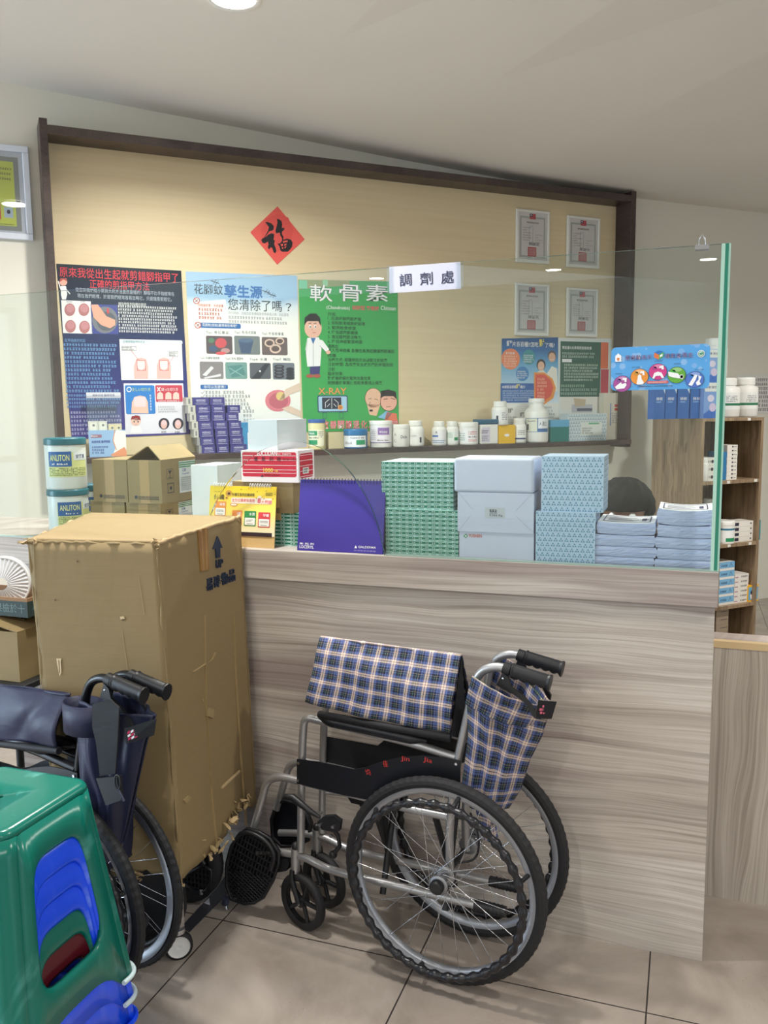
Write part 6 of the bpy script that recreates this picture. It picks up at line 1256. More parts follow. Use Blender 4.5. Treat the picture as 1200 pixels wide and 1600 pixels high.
        yaw = R(-14); dx, dy = cos(yaw), sin(yaw); hub = Vector((hz.x + .03 * dx * .9, yy + .03 * dy * .9, cr))
        for s_ in (-1, 1): o_ = Vector((-dy, dx, 0)) * (.017 * s_); f_.tube([Vector((hz.x, yy, .175)) + o_ * .8, Vector((hz.x, yy, .15)) + o_, hub + o_], .008, m_black, 8)
        cas = f_.build('castor_fork', root)
        ax_ = Vector((-dy, dx, 0)); wb = MB(); wb.lathe([(cr - .022, -.008), (cr - .006, -.013), (cr, -.008), (cr, .008), (cr - .006, .013), (cr - .022, .008)], hub, m_rubber, 40, ax_, caps=False)
        wb.lathe([(cr - .022, -.006), (cr - .022, .006)], hub, m_black, 30, ax_, caps=False); wb.lathe([(.014, -.014), (.014, .014)], hub, m_black, 16, ax_); wb.lathe([(.005, -.019), (.005, .019)], hub, m_chrome, 10, ax_)
        for k in range(5): a = 2 * pi * k / 5; rd_ = Vector((dx, dy, 0)) * cos(a) + Vector((0, 0, 1)) * sin(a); wb.tube([hub + rd_ * .012, hub + rd_ * (cr - .022)], .007, m_black, 6)
        wb.build('castor_wheel', cas)
        # brake
        b = MB(); q = mv([P(454, 1238), P(466, 1239), P(492, 1260), P(508, 1270)]); q = [Vector((p.x, yy + side * .03, p.z)) for p in q]; b.tube(q, .008, m_black, 10, rad=[.008, .011, .009, .004]); b.build('brake_lever', root)
        b = MB(); q = [P(*k) for k in ((505, 1276), (514, 1268), (530, 1267), (541, 1275), (539, 1290), (530, 1292), (512, 1288))]; b.prism([(p.x, p.z) for p in q], 'y', yy + side * .02, yy + side * .034, m_black)
        for k in ((510, 1280), (530, 1283), (527, 1297)): c_ = P(*k); b.cyl((c_.x, yy + side * .034, c_.z), (c_.x, yy + side * .039, c_.z), .005, m_chrome, 10)
        q = [P(*k) for k in ((527, 1290), (534, 1300), (537, 1316), (526, 1330))]; b.tube([Vector((p.x, yy + side * .022, p.z)) for p in q], .006, m_black, 8); b.ball((q[3].x, yy + side * .02, q[3].z), .012, m_black, 10); b.build('brake_mechanism', root)
        # handle clamp and brake lever of the grip
        b = MB(); q = mv([P(787, 1043), P(798, 1047)]); b.cyl(q[0], q[1], .016, m_black, 14); c_ = P(788, 1058); b.ball((c_.x, yy + side * .012, c_.z), .004, m_chrome, 8)
        q = [P(*k) for k in ((778, 1068), (788, 1048), (797, 1056), (800, 1070), (820, 1085), (832, 1098), (840, 1112), (839, 1120), (834, 1116), (826, 1100), (812, 1086), (796, 1078))]; b.prism([(p.x, p.z) for p in q], 'y', yy + side * .006, yy + side * .014, m_black); b.build('grip_brake', root)
        # folded footplate on the hanger
        if fl == 0:
            q = [PL(*k, .04) for k in ((390, 1292), (408, 1298), (425, 1308), (439, 1330), (438, 1348), (430, 1372), (415, 1399), (400, 1408), (385, 1409), (364, 1402), (357, 1380), (357, 1348), (364, 1320), (376, 1302))]
            out2 = [(p.x, p.z) for p in q]; cxp = sum(p[0] for p in out2) / len(out2); czp = sum(p[1] for p in out2) / len(out2); b = MB()
            xs = [p[0] for p in out2]; zs_ = [p[1] for p in out2]
            rim_ = [Vector((p[0], .03, p[1])) for p in out2]; b.tube(rim_, .005, m_black, 8, closed=True)
            def inside(x, z):
                c = False; j = len(out2) - 1
                for i in range(len(out2)):
                    (xi, zi), (xj, zj) = out2[i], out2[j]
                    if (zi > z) != (zj > z) and x < (xj - xi) * (z - zi) / (zj - zi) + xi: c = not c
                    j = i
                return c
            # slanted ribs
            sw = max(zs_) - min(zs_)
            def ribs(dx_, dz_, off0, step, zlo, zhi, rr):
                L2 = math.hypot(dx_, dz_); ux, uz = dx_ / L2, dz_ / L2; px_, pz_ = -uz, ux
                for k in range(-20, 21):
                    ox_, oz_ = cxp + px_ * (k * step + off0), czp + pz_ * (k * step + off0); run = []
                    for j in range(-60, 61):
                        x, z = ox_ + ux * j * .004, oz_ + uz * j * .004
                        if inside(x, z) and zlo <= z <= zhi: run.append((x, z))
                    if len(run) > 2: b.tube([(run[0][0], .03, run[0][1]), (run[-1][0], .03, run[-1][1])], rr, m_black, 6)
            mid = min(zs_) + sw * .42
            ribs(.35, 1, 0, .011, mid, 9, .0022); ribs(1, -.3, 0, .022, mid, 9, .0022); ribs(.7, 1, 0, .0105, -9, mid, .0018); ribs(1, -.6, 0, .0105, -9, mid, .0018)
            b.add([(x, .04, z) for x, z in out2], [tuple(range(len(out2)))[::-1]], m_blackpl)
            b.tube(smooth_path([(p.x, .02, p.z) for p in (P(384, 1296), P(400, 1294), P(425, 1308), P(437, 1330), P(432, 1350))], 4), .007, m_black, 8)
            c_ = P(361, 1404); b.cyl((c_.x, .02, c_.z), (c_.x + .004, .02, c_.z - .016), .006, m_chrome, 8); b.cyl((c_.x + .004, .02, c_.z + .02), (c_.x, .02, c_.z), .011, M((50, 54, 74)), 10)
            b.build('footplate', root)
            b = MB(); q = [PL(*k, .06) for k in ((420, 1336), (450, 1338), (456, 1345), (452, 1357), (428, 1361), (418, 1350))]; b.prism([(p.x, p.z) for p in q], 'y', .045, .085, m_blackfab); b.build('calf_strap', root)
        else:
            q = [PL(*k, .17) for k in ((432, 1256), (444, 1250), (460, 1254), (478, 1270), (485, 1290), (482, 1312), (462, 1322), (440, 1322), (426, 1308), (424, 1280))]; b = MB(); b.prism([(p.x, p.z) for p in q], 'y', yf + .0, yf + .016, m_blackpl)
            b.tube([Vector((p.x, yf - .002, p.z)) for p in q], .006, m_black, 8, closed=True); b.build('footplate', root)
    # folded cross brace
    zt_, zb_ = PL(600, 1250, .1).z, PL(600, 1380, .1).z; xa, xb = PL(594, 1300, .1).x, PL(690, 1300, .1).x
    for x_ in (xa, xb):
        b = MB(); b.tube([(x_, yn, zt_ + .02), (x_ + .01, yf, zb_)], .009, m_black, 10); b.tube([(x_ + .02, yf, zt_ + .02), (x_ + .03, yn, zb_)], .009, m_black, 10); b.build('cross_brace', root)
    b = MB(); b.tube([(HX, 0, .28), (HX, W, .28)], .008, m_black, 10); b.tube(fillet([P(697, 1355) * 1 + Vector((0, .02, 0)), PL(745, 1345, .1), PL(750, 1310, .1), PL(735, 1270, .12)], .03, 6), .003, m_black, 6); b.build('axle', root)
    return root, yn, yf
def cloth_pts(Lc, quad, ys, bulge=.0, fold=None, top=None):
    """bilinear patch from four (px) corners TL, TR, BR, BL each on its own local plane"""
    A = [Lc(x, y, yy) for (x, y), yy in zip(quad, ys)]
    def fn(u, v):
        p = A[3].lerp(A[2], u).lerp(A[0].lerp(A[1], u), v)
        if fold: p = p + fold(u, v)
        return p
    return fn, A
WP = .222
root, yn, yf = wheelchair((-.622, -.29, 0), PA, WP, 'folded wheelchair with silver frame and blue plaid seat in front of the counter', m_silver, m_plaid, 'plaid')
# plaid seat, folded up like a tent
ym = WP / 2
b = MB()
T0, T1 = PL(501, 994, ym), PL(721, 1023, ym)
def seat_half(yb, sgn):
    B0, B1 = PL(487, 1098, .035), PL(703, 1146, .035); C0, C1 = PL(484, 1111, .03), PL(700, 1147, .03)
    def fn(u, v):
        t_ = T0.lerp(T1, u); bt = B0.lerp(B1, u); bt = Vector((bt.x, yb, bt.z - .006 * sin(pi * u)))
        p = t_.lerp(bt, 1 - v); bul = sin(pi * v) * .016 + .004 * sin(u * 19) * (1 - v) + .003 * sin(v * 9 + u * 5)
        cr = .004 * (math.exp(-((u - .31) / .012) ** 2) + math.exp(-((u - .66) / .012) ** 2)); p = p + Vector((-.02 * (1 - v) ** 3 * (1 - u), sgn * (-bul + cr), 0)); return p
    return fn
b.grid(seat_half(.035, 1), 48, 20, m_plaid, (.385, .215)); b.grid(seat_half(WP - .035, -1), 48, 20, m_plaid, (.385, .215))
b.build('seat', root, solid=.004)
b = MB(); p0, p1 = PL(500, 1113, .04), PL(704, 1150, .04)
for yy in (.035, WP - .035): b.tube([(p0.x, yy, p0.z - .004), (p1.x, yy, p1.z - .004)], .009, m_blackfab, 10)
b.add([Vector((T1.x, ym, T1.z - .004)), (p1.x + .03, ym - .03, p1.z - .02), (p1.x, .04, p1.z)], [(0, 1, 2)], m_blackfab); b.add([Vector((T1.x, ym, T1.z - .004)), (p1.x + .03, ym + .03, p1.z - .02), (p1.x, WP - .04, p1.z)], [(0, 2, 1)], m_blackfab)
q = [PL(*k, ym) for k in ((712, 1030), (722, 1032), (726, 1110), (700, 1180), (600, 1172), (520, 1156), (510, 1200), (580, 1215), (720, 1220))]
b.add([PL(506, 1150, .18), PL(590, 1165, .18), PL(602, 1155, .18), PL(712, 1175, .18), PL(712, 1225, .18), PL(506, 1205, .18)], [(0, 1, 2, 3, 4, 5)], m_blackfab); b.build('seat_underside', root, solid=.003)
# back sling folded rearwards
def sling(fab, Lc, left, right, ya, yc, W_, nm, uv, wob=.006):
    """left/right: px polylines top->bottom; two layers meeting at a rear fold"""
    def samp(pl, v, yy):
        n = len(pl) - 1; k = min(n - 1, int(v * n)); t_ = v * n - k; a, c_ = pl[k], pl[k + 1]; return Lc(a[0] + (c_[0] - a[0]) * t_, a[1] + (c_[1] - a[1]) * t_, yy)
    b = MB()
    for s_ in (0, 1):
        def fn(u, v):
            v = 1 - v; l_ = samp(left, v, ya); r_ = samp(right, v, yc); p = l_.lerp(r_, u)
            y = ya + (yc - ya) * (u ** 1.5) - .02 * sin(pi * u) * (1 - .3 * v) + wob * sin(9 * u + 7 * v) * sin(pi * u) + wob * .7 * sin(23 * u - 9 * v) * sin(pi * u)
            if s_: y = W_ - y
            return Vector((p.x, y, p.z))
        b.grid(fn, 30, 40, fab, uv)
    return b
b = sling(m_plaid, PL, [(742, 1058), (730, 1100), (732, 1150), (722, 1225), (735, 1262)], [(858, 1108), (846, 1150), (826, 1190), (812, 1235), (795, 1262)], .034, WP / 2 - .004, WP, 'back', (.2, .33)); b.build('back_sling', root, solid=.003)
b = sling(m_plaid, PL, [(738, 1056), (733, 1075), (727, 1099)], [(864, 1107), (856, 1122), (844, 1141)], .006, WP / 2 - .004, WP, 'band', (.2, .075), .003)
b.build('back_band', root, solid=.003)
b = MB(); A = [PL(x, y, .1) for x, y in ((752, 1300), (775, 1285), (778, 1308), (764, 1316))]; b.add(A, [(0, 1, 2, 3)], m_plaid, [(0, 0), (.04, 0), (.04, .05), (0, .05)]); A = [PL(x, y, .11) for x, y in ((742, 1255), (775, 1265), (778, 1290), (760, 1318), (748, 1290))]; b.add(A, [(0, 1, 2, 3, 4)], m_plaid, [(0, 0), (.05, 0), (.06, .03), (.03, .1), (0, .05)]); b.build('cloth_tail', root, solid=.003)
b = MB(); q = [PL(*k, .075) for k in ((843, 1092), (867, 1100), (859, 1127), (838, 1121))]; yb_ = [.078, .106, .106, .078]
q = [Vector((p.x, y_ - .013, p.z)) for p, y_ in zip(q, yb_)]; b.add(q, [(3, 2, 1, 0)], m_blackfab)
cB = Cv(b, q[3], (q[2] - q[3]).normalized(), (q[0] - q[3]).normalized(), Vector((.35, -.9, 0)).normalized(), None, .0006); wB, hB = (q[2] - q[3]).length, (q[0] - q[3]).length; PKM = M((232, 110, 140))
for i, j in ((0, 0), (1, 0), (0, 1), (1, 1), (.5, 2), (-.4, 1), (1.4, .3)): cB.rect(wB * (.22 + .16 * i), hB * (.28 + .17 * j), wB * (.34 + .16 * i), hB * (.4 + .17 * j), PKM, 2)
b.build('brand_patch', root, solid=.001)

# ---- second chair: black tubes, navy leatherette
BO = Vector((-1.52, -.66, 0)); BA = -9.2; WB_ = .145; HRO = .026; BLc = Loc(BO, BA)
root, yn, yf = wheelchair(BO, BA, WB_, 'folded wheelchair with black frame and navy leatherette behind the stacked stools', m_blacktube, m_navy, 'navy', .03)
ym = WB_ / 2; T0, T1 = BLc(-128, 1052, ym), BLc(108, 1084, ym); B0, B1 = BLc(-128, 1140, .03), BLc(92, 1166, .03)
b = MB()
for yb, sgn in ((.03, 1), (WB_ - .03, -1)):
    def fn(u, v):
        bt = B0.lerp(B1, u); p = T0.lerp(T1, u).lerp(Vector((bt.x, yb, bt.z)), 1 - v)
        w1 = .012 * math.exp(-((u - .72 - .2 * v) / .05) ** 2) * sin(pi * v); return p + Vector((0, sgn * (-.022 * sin(pi * v) + w1 - .006 * sin(u * 14 + v * 4)), 0))
    b.grid(fn, 50, 20, m_navy, (.4, .2))
b.build('seat', root, solid=.005)
b = MB()
for yy in (.03, WB_ - .03): b.tube([(B0.x, yy, B0.z - .012), (B1.x, yy, B1.z - .012)], .010, m_blackfab, 10)
b.build('seat_underside', root)
b = sling(m_navy, BLc, [(124, 1094), (122, 1150), (126, 1215), (138, 1290), (158, 1365)], [(240, 1118), (226, 1160), (214, 1215), (200, 1280), (182, 1352)], .03, WB_ / 2 - .004, WB_, 'back', (.2, .4), .009); b.build('back_sling', root, solid=.004)
# loop band round the post
b = MB(); pc = BLc(118, 1118, .05); b.X = None; V = []; F = []
ztop_, zbot_ = BLc(118, 1098, .02).z, BLc(118, 1143, .02).z; x0_, x1_ = BLc(93, 1118, .01).x, BLc(147, 1118, .01).x
n = 24
for k in range(n):
    a = 2 * pi * k / n; x = (x0_ + x1_) / 2 + (x1_ - x0_) / 2 * cos(a); y = .035 + .04 * sin(a); V += [(x, y, zbot_), (x, y, ztop_)]
for k in range(n): j = (k + 1) % n; F.append((2 * k, 2 * j, 2 * j + 1, 2 * k + 1))
b.add(V, F, m_navy, smooth=True); b.build('post_loop', root, solid=.004)
# black strap with buckle hanging over the sling
b = MB(); q = [(146, 1100), (172, 1092), (188, 1105), (186, 1150), (182, 1208), (158, 1212), (152, 1160), (146, 1135)]
yy_ = -.004
A = [BLc(x, y, yy_) for x, y in q]; b.prism([(p.x, p.z) for p in A], 'y', yy_ - .004, yy_, m_blackfab); b.build('strap', root)
b = MB(); A = [BLc(x, y, yy_) for x, y in ((155, 1214), (192, 1210), (194, 1248), (170, 1256))]; b.prism([(p.x, p.z) for p in A], 'y', yy_ - .01, yy_ - .002, m_black)
c_ = BLc(184, 1222, yy_ - .014); b.tube([(c_.x + .009 * cos(2 * pi * k / 12), c_.y, c_.z + .018 * sin(2 * pi * k / 12)) for k in range(12)], .0022, m_black, 6, closed=True); d_ = BLc(194, 1252, yy_ - .014); b.tube([(c_.x, c_.y, c_.z - .016), d_], .003, M((60, 64, 84), .3), 8); b.build('buckle', root)
b = MB(); A = [BLc(x, y, .012) for x, y in ((200, 1136), (238, 1126), (234, 1152), (203, 1160))]; A = [Vector((p.x, .0 + .026 * i_, p.z)) for p, i_ in zip(A, (0, 1, 1, 0))]
b.add(A, [(3, 2, 1, 0)], m_blackfab); c1, c2 = M((240, 240, 246)), M((196, 40, 90))
cB = Cv(b, A[3], (A[2] - A[3]).normalized(), (A[0] - A[3]).normalized(), Vector((.45, -.85, 0)).normalized(), None, .0008); wB, hB = (A[2] - A[3]).length, (A[0] - A[3]).length
for i in range(3):
    for j in range(3): cB.poly([(wB * (.1 + .12 * i), hB * (.2 + .2 * j)), (wB * (.2 + .12 * i), hB * (.26 + .2 * j)), (wB * (.2 + .12 * i), hB * (.4 + .2 * j)), (wB * (.1 + .12 * i), hB * (.34 + .2 * j))], c1 if (i + j) % 2 else c2, 2)
cB.text('均', wB * .62, hB * .3, wB * .82, hB * .75, M((226, 90, 60)), 2, .02); b.build('brand_patch', root, solid=.001)
# ------------------------------------------------------------------ tall cardboard carton
ZB0, ZC = .27, 1.165
tF, tL, tR, tB = atZ(245, 850, ZC), atZ(45, 846, ZC), atY(374, 810, -.014), atY(142, 804, -.05)
bF, bR = atZ(283, 1378, ZB0), atY(399, 1262, -.035); bR.z = ZB0
bL = bF + (tL - tF) * .96; bL.z = ZB0; bB = bR + (tB - tR) * .96; bB.z = ZB0; bB.y = min(bB.y, -.05); bL.z = ZB0
cc = (bF + bL + bR + bB) / 4
root = thing('tall_carton', 'big battered cardboard carton marked UP with a dark arrow, next to the counter', 'box', (cc.x, cc.y, ZB0))
O_ = Vector((cc.x, cc.y, ZB0))
F0, L0, R0, B0_ = [p - O_ for p in (bF, bL, bR, bB)]; F1, L1, R1, B1_ = [p - O_ for p in (tF, tL, tR, tB)]
rnd = random.Random(3)
def face(b, A, B, C, D, nu, nv, amp, nrm, seed, tornb=0):
    r_ = random.Random(seed); ph = [r_.uniform(0, 6) for _ in range(6)]
    def fn(u, v):
        p = A.lerp(B, u).lerp(D.lerp(C, u), v); e = sin(pi * u) * sin(pi * v)
        k = amp * e * (.8 + .5 * sin(5 * u + ph[0] + 3 * v) + .25 * sin(13 * v + ph[1]))
        if tornb and v < .001: p = p + (D - A).normalized() * (tornb * max(0, sin(u * 9 + 1.2)) * (.5 + r_.random()) * (1 if .3 < u else .1))
        return p + nrm * k
    b.grid(fn, nu, nv, m_card)
nl = (L1 - F1).cross(F0 - F1).normalized(); nl = nl if nl.y < 0 else -nl
nr = (R1 - F1).cross(F0 - F1).normalized(); nr = nr if nr.x > 0 else -nr
b = MB(); face(b, L0, F0, F1, L1, 26, 34, .0012, nl, 1, .03); b.build('left_panel', root, solid=.006)
b = MB(); face(b, F0, R0, R1, F1, 30, 34, .0, nr, 2, .07)
def plane_pix(Pt, ex, ez, n):
    def f(x, y):
        r = ray(x, y); t_ = ((Pt + O_ - EYE).dot(n)) / r.dot(n); p = EYE + r * t_ - O_ - Pt; return (p.dot(ex), p.dot(ez))
    return f
exr = (R1 - F1).normalized(); ezr = nr.cross(exr).normalized(); ezr = ezr if ezr.z > 0 else -ezr
cR = Cv(b, F1 + nr * .0035, exr, ezr, nr, None, .0006); cR.pix = plane_pix(F1, exr, ezr, nr)
NAVY = M((40, 52, 74), .7)
cR.poly([(337, 838), (344.5, 856), (340.5, 856), (341, 871), (335, 872), (334, 857), (330, 858)], NAVY, 2)
def tq(cv, st, TLp, TRp, BRp, BLp, m, lv=3, bold=0):
    q = [Vector(cv.pix(*p)) for p in (TLp, TRp, BRp, BLp)]; vs, fs, bb = glyph(st, bold); o = []
    for x, y in vs:
        u = (x - bb[0]) / (bb[2] - bb[0]); v = (y - bb[1]) / (bb[3] - bb[1]); p = q[3].lerp(q[2], u).lerp(q[0].lerp(q[1], u), v); o.append(cv.P(p.x, p.y, lv))
    if cv.ex.cross(cv.ez).dot(cv.n) < 0: fs = [f[::-1] for f in fs]
    cv.mb.add(o, fs, m)
tq(cR, 'UP', (335, 875), (345, 873), (345, 886), (335, 888), NAVY)
for k, ch in enumerate('易碎物品'):
    x0, y0 = 320 + k * 11.7, 905 - k * 4.6; tq(cR, ch, (x0, y0), (x0 + 9, y0 - 3), (x0 + 9.5, y0 + 16), (x0 + .5, y0 + 19), NAVY, 3, 0)
TAPE = M((150, 112, 60), .25); TAPE2 = M((170, 132, 80), .22); CRS = M((162, 140, 99), .7)
cR.poly([(306, 828), (321, 824), (324, 890), (311, 893)], TAPE, 1); cR.poly([(310, 827), (312, 826.5), (316, 891), (314, 892)], TAPE2, 1.3); cR.poly([(317, 825), (319, 824.5), (321, 890), (319, 891)], TAPE2, 1.3)
cR.line([(363, 960), (367, 1060), (376, 1200), (383, 1290)], .0014, CRS, .5); cR.line([(318, 960), (320, 1100), (330, 1250), (338, 1330)], .0014, CRS, .5); cR.line([(345, 1230), (372, 1205)], .006, M((198, 174, 134), .3), .6); cR.line([(300, 1050), (330, 1030), (334, 1020)], .003, CRS, .5)
for pts in ([(313, 1090), (316, 1093), (314, 1097)], [(322, 1105), (332, 1108), (330, 1122), (320, 1118)], [(284, 1250), (292, 1243), (296, 1246), (288, 1256)]): cR.poly(pts, CRS, .6)
b.build('right_panel', root, solid=.006)
b = MB(); face(b, R0, B0_, B1_, R1, 8, 10, .004, Vector((0, 1, 0)), 4); face(b, B0_, L0, L1, B1_, 8, 10, .004, Vector((-1, 0, 0)), 5); b.build('back_panels', root, solid=.006)
b = MB()
def tp(u, v):
    p = L1.lerp(F1, u).lerp(B1_.lerp(R1, u), v); return p + Vector((0, 0, .004 + .012 * sin(pi * u) * sin(pi * v) * sin(3 * u + 2) + (.012 * math.exp(-((v - .62 - .1 * u) / .03) ** 2) * sin(pi * u))))
b.grid(tp, 26, 26, m_card); b.build('top_flap', root, solid=.006)
# front-left marks, score lines and corner edges
b = MB(); exl = (F1 - L1).normalized(); ezl = exl.cross(nl); ezl = ezl.normalized(); ezl = ezl if ezl.z > 0 else -ezl
cL = Cv(b, L1 + nl * .0048, exl, ezl, nl, None, .0006); cL.pix = plane_pix(L1, exl, ezl, nl)
for pts in ([(54, 850), (58, 960), (66, 1080)], [(192, 985), (201, 1045), (205, 1100), (216, 1240)], [(218, 900), (227, 960)]): cL.line(pts, .0022, CRS, 1)
for x, y, r_ in ((123, 877, 1.3), (88, 937, 1.3), (194, 966, 3)): cL.ell(x, y, r_, r_ * 1.2, M((96, 76, 46)), 1, 10)
cL.poly([(189, 963), (195, 962), (197, 966), (190, 967)], M((214, 190, 150)), 2); cL.poly([(90, 1028), (98, 1028), (97, 1033), (98, 1050), (95, 1056), (91, 1036)], M((220, 198, 160)), 2); cL.line([(94, 1031), (95, 1050)], .002, M((110, 86, 50)), 3)
b.build('surface_marks', root)
b = MB()
def edge(A, B, r_, seed, m):
    rr = random.Random(seed); n = 26; pts = [A.lerp(B, k / n) + Vector((rr.uniform(-1, 1), rr.uniform(-1, 1), rr.uniform(-1, 1))) * .0022 for k in range(n + 1)]; b.tube(pts, r_, m, 7, rad=[r_ * rr.uniform(.7, 1.25) for _ in pts])
edge(F0, F1, .0042, 1, m_card); edge(L0, L1, .0045, 2, m_card); edge(F1 + Vector((0, 0, .002)), R1 + Vector((0, 0, .004)), .006, 3, m_torn); edge(L1, F1, .0042, 4, m_card); edge(R0, R1, .004, 6, m_card); edge(L1, B1_, .007, 7, m_torn)
b.build('worn_edges', root)
def flakes(c, n, s, seed, spread):
    rr = random.Random(seed); b = MB()
    for k in range(n):
        p = c + Vector([rr.uniform(-1, 1) * w_ for w_ in spread]); q = []
        a0 = rr.uniform(0, 6)
        d1 = Vector((rr.uniform(-1, 1), rr.uniform(-1, 1), rr.uniform(-1, 1))).normalized(); d2 = d1.cross(Vector((rr.random(), rr.random(), 1))).normalized()
        for j in range(6): a = 2 * pi * j / 6 + a0; e = s * .72 * rr.uniform(.35, 1.2); q.append(p + d1 * (e * cos(a)) + d2 * (e * sin(a) * .45) + d1.cross(d2) * rr.uniform(-.004, .004))
        b.add(q, [tuple(range(6))], m_torn if k % 3 else m_card)
    return b
for c_, n, s, sd, sp in ((F1, 7, .014, 1, (.012, .01, .012)), (L1, 9, .018, 2, (.03, .01, .006)), (R1, 8, .016, 3, (.012, .03, .01)), (F0.lerp(R0, .42) + Vector((.01, 0, .02)), 20, .024, 4, (.012, .09, .03)), (F0.lerp(R0, .75) + Vector((.01, 0, .05)), 12, .022, 8, (.01, .05, .02)), (F0, 5, .014, 5, (.01, .02, .02)), (L0.lerp(F0, .62) + Vector((0, -.012, .02)), 9, .022, 6, (.04, .004, .02))):
    flakes(c_, n, s, sd, sp).build('torn_edge', root, solid=.002)
# black footrest and wheels of the transport chair the carton is slipped over
root = thing('boxed_wheelchair', 'black wheelchair hidden in the tall carton, footplate poking out below', 'wheelchair', (cc.x, cc.y, 0))
lx = lambda p: Vector((p.x - cc.x, p.y - cc.y, p.z))
b = MB(); q = [(284, 1375), (296, 1364), (318, 1352), (330, 1360), (330, 1378), (322, 1392), (305, 1393), (292, 1385)]; Yq = (bF.y + bR.y) / 2 + .06
A = [lx(atY(x, y, Yq)) for x, y in q]; b.tube(A, .005, m_black, 8, closed=True)
x0, x1 = min(p.x for p in A), max(p.x for p in A); z0, z1 = min(p.z for p in A), max(p.z for p in A); ya = A[0].y
for k in range(8): x = x0 + (x1 - x0) * (k + .5) / 8; b.tube([(x, ya, z0 + (z1 - z0) * .18), (x, ya, z1)], .0022, m_black, 6)
for k in range(5): z = z0 + (z1 - z0) * (k + .7) / 5.5; b.tube([(x0 + .006, ya, z), (x1 - .004, ya, z)], .0022, m_black, 6)
b.add([Vector((p.x, ya + .008, p.z)) for p in A], [tuple(range(len(A)))], m_blackpl); c_ = lx(atY(315, 1394, Yq)); b.cyl((c_.x, c_.y, c_.z + .012), (c_.x, c_.y, c_.z - .006), .006, m_chrome, 8); b.build('footplate', root)
for i_, (ox_, oy_, rr) in enumerate(((-.14, -.12, .09), (-.14, .12, .09), (.02, -.1, .14), (.02, .1, .14))):
    b = MB(); b.lathe([(rr * .72, -.012), (rr, -.012), (rr, .012), (rr * .72, .012)], (ox_, oy_, rr), m_rubber, 30, (0, 1, 0), caps=False); b.lathe([(rr * .75, -.006), (rr * .75, .006)], (ox_, oy_, rr), m_black, 24, (0, 1, 0)); b.build('wheel', root)
b = MB()
for oy_ in (-.08, .08): b.tube([(-.14, oy_, .09), (-.14, oy_, .55), (.02, oy_, .55), (.02, oy_, .14)], .011, m_black, 10); b.tube([(-.14, oy_, .3), (.02, oy_, .3)], .011, m_black, 10)
b.tube([(-.14, -.08, .3), (-.14, .08, .3)], .01, m_black, 10); b.tube([(.0, -.14, .27), (.0, .16, .27)], .02, m_black, 10); b.tube([(.02, -.08, .4), (.02, .08, .4)], .01, m_black, 10); fp = lx(atY(318, 1352, Yq)); b.tube([(.0, .08, .27), (fp.x, fp.y + .004, fp.z)], .009, m_black, 10); b.build('frame', root)
# white castor with red brake and its bracket (leg of a small trolley stand)
ph = atZ(279, 1477, .038); root = thing('castor_stand', 'white castor with a red brake pedal under a thin dark stand', 'castor', (ph.x, ph.y, 0))
yw = R(-50); ax_ = Vector((cos(R(-40)), sin(R(-40)), 0)); ax_ = Vector((.62, -.78, 0)); b = MB(); b.lathe([(.030, -.011), (.0385, -.009), (.0385, .009), (.030, .011)], (0, 0, .0385), m_rubber, 30, ax_, caps=False); b.build('tyre', root)
b = MB(); b.lathe([(.0001, .010), (.012, .013), (.028, .009), (.031, .0115)], (0, 0, .0385), m_white, 30, ax_, caps=False); b.lathe([(.031, -.0115), (.028, -.009), (.0001, -.01)], (0, 0, .0385), m_white, 30, ax_, caps=False); b.build('wheel_disc', root)
b = MB(); o_ = -ax_ * .036; b.X = Matrix.Translation(Vector((o_.x - .012, o_.y - .012, .03))) @ Matrix.Rotation(R(38), 4, 'Z'); b.rbox((-.022, -.012, -.008), (.016, .012, .014), .003, M((140, 40, 36), .4)); b.build('brake_pedal', root)
b = MB(); b.tube([(0, 0, .078), (.0, 0, .09)], .02, m_chrome, 16); b.tube([Vector((0, 0, .085)), Vector((-.012, .004, .05)) - ax_ * .016, -ax_ * .016 + Vector((0, 0, .0385))], .005, m_chrome, 8); b.build('fork', root)
b = MB(); b.box((-.012, -.012, .09), (.012, .012, .42), m_black); b.box((.012, -.011, .09), (.014, .011, .42), m_chrome); b.box((-.2, -.01, .40), (.012, .012, .42), m_black); b.build('upright', root)
b = MB(); b.lathe([(.030, -.011), (.0385, -.009), (.0385, .009), (.030, .011)], (-.2, .0, .0385), m_rubber, 24, (0, 1, 0)); b.cyl((-.2, 0, .04), (-.2, 0, .41), .01, m_black, 10); b.build('second_leg', root)
# dark strip with a white triangle on the floor
pts = [atZ(x, y, 0) for x, y in ((377, 1343), (386, 1371), (352, 1400), (296, 1457), (283, 1449), (339, 1388), (357, 1362))]; cx = sum(p.x for p in pts) / 7; cy = sum(p.y for p in pts) / 7
b = MB(); b.prism([(p.x - cx, p.y - cy) for p in pts], 'z', 0, .002, M((58, 58, 66), .25)); tr = [atZ(x, y, .002) for x, y in ((318.5, 1411), (327, 1403), (328, 1414.5))]; b.add([(p.x - cx, p.y - cy, .0026) for p in tr], [(0, 1, 2)], M((210, 216, 230)))
tag(b.build('floor_strip', loc=(cx, cy, 0)), 'dark strip with a small white triangle lying on the floor by the carton', 'floor strip')

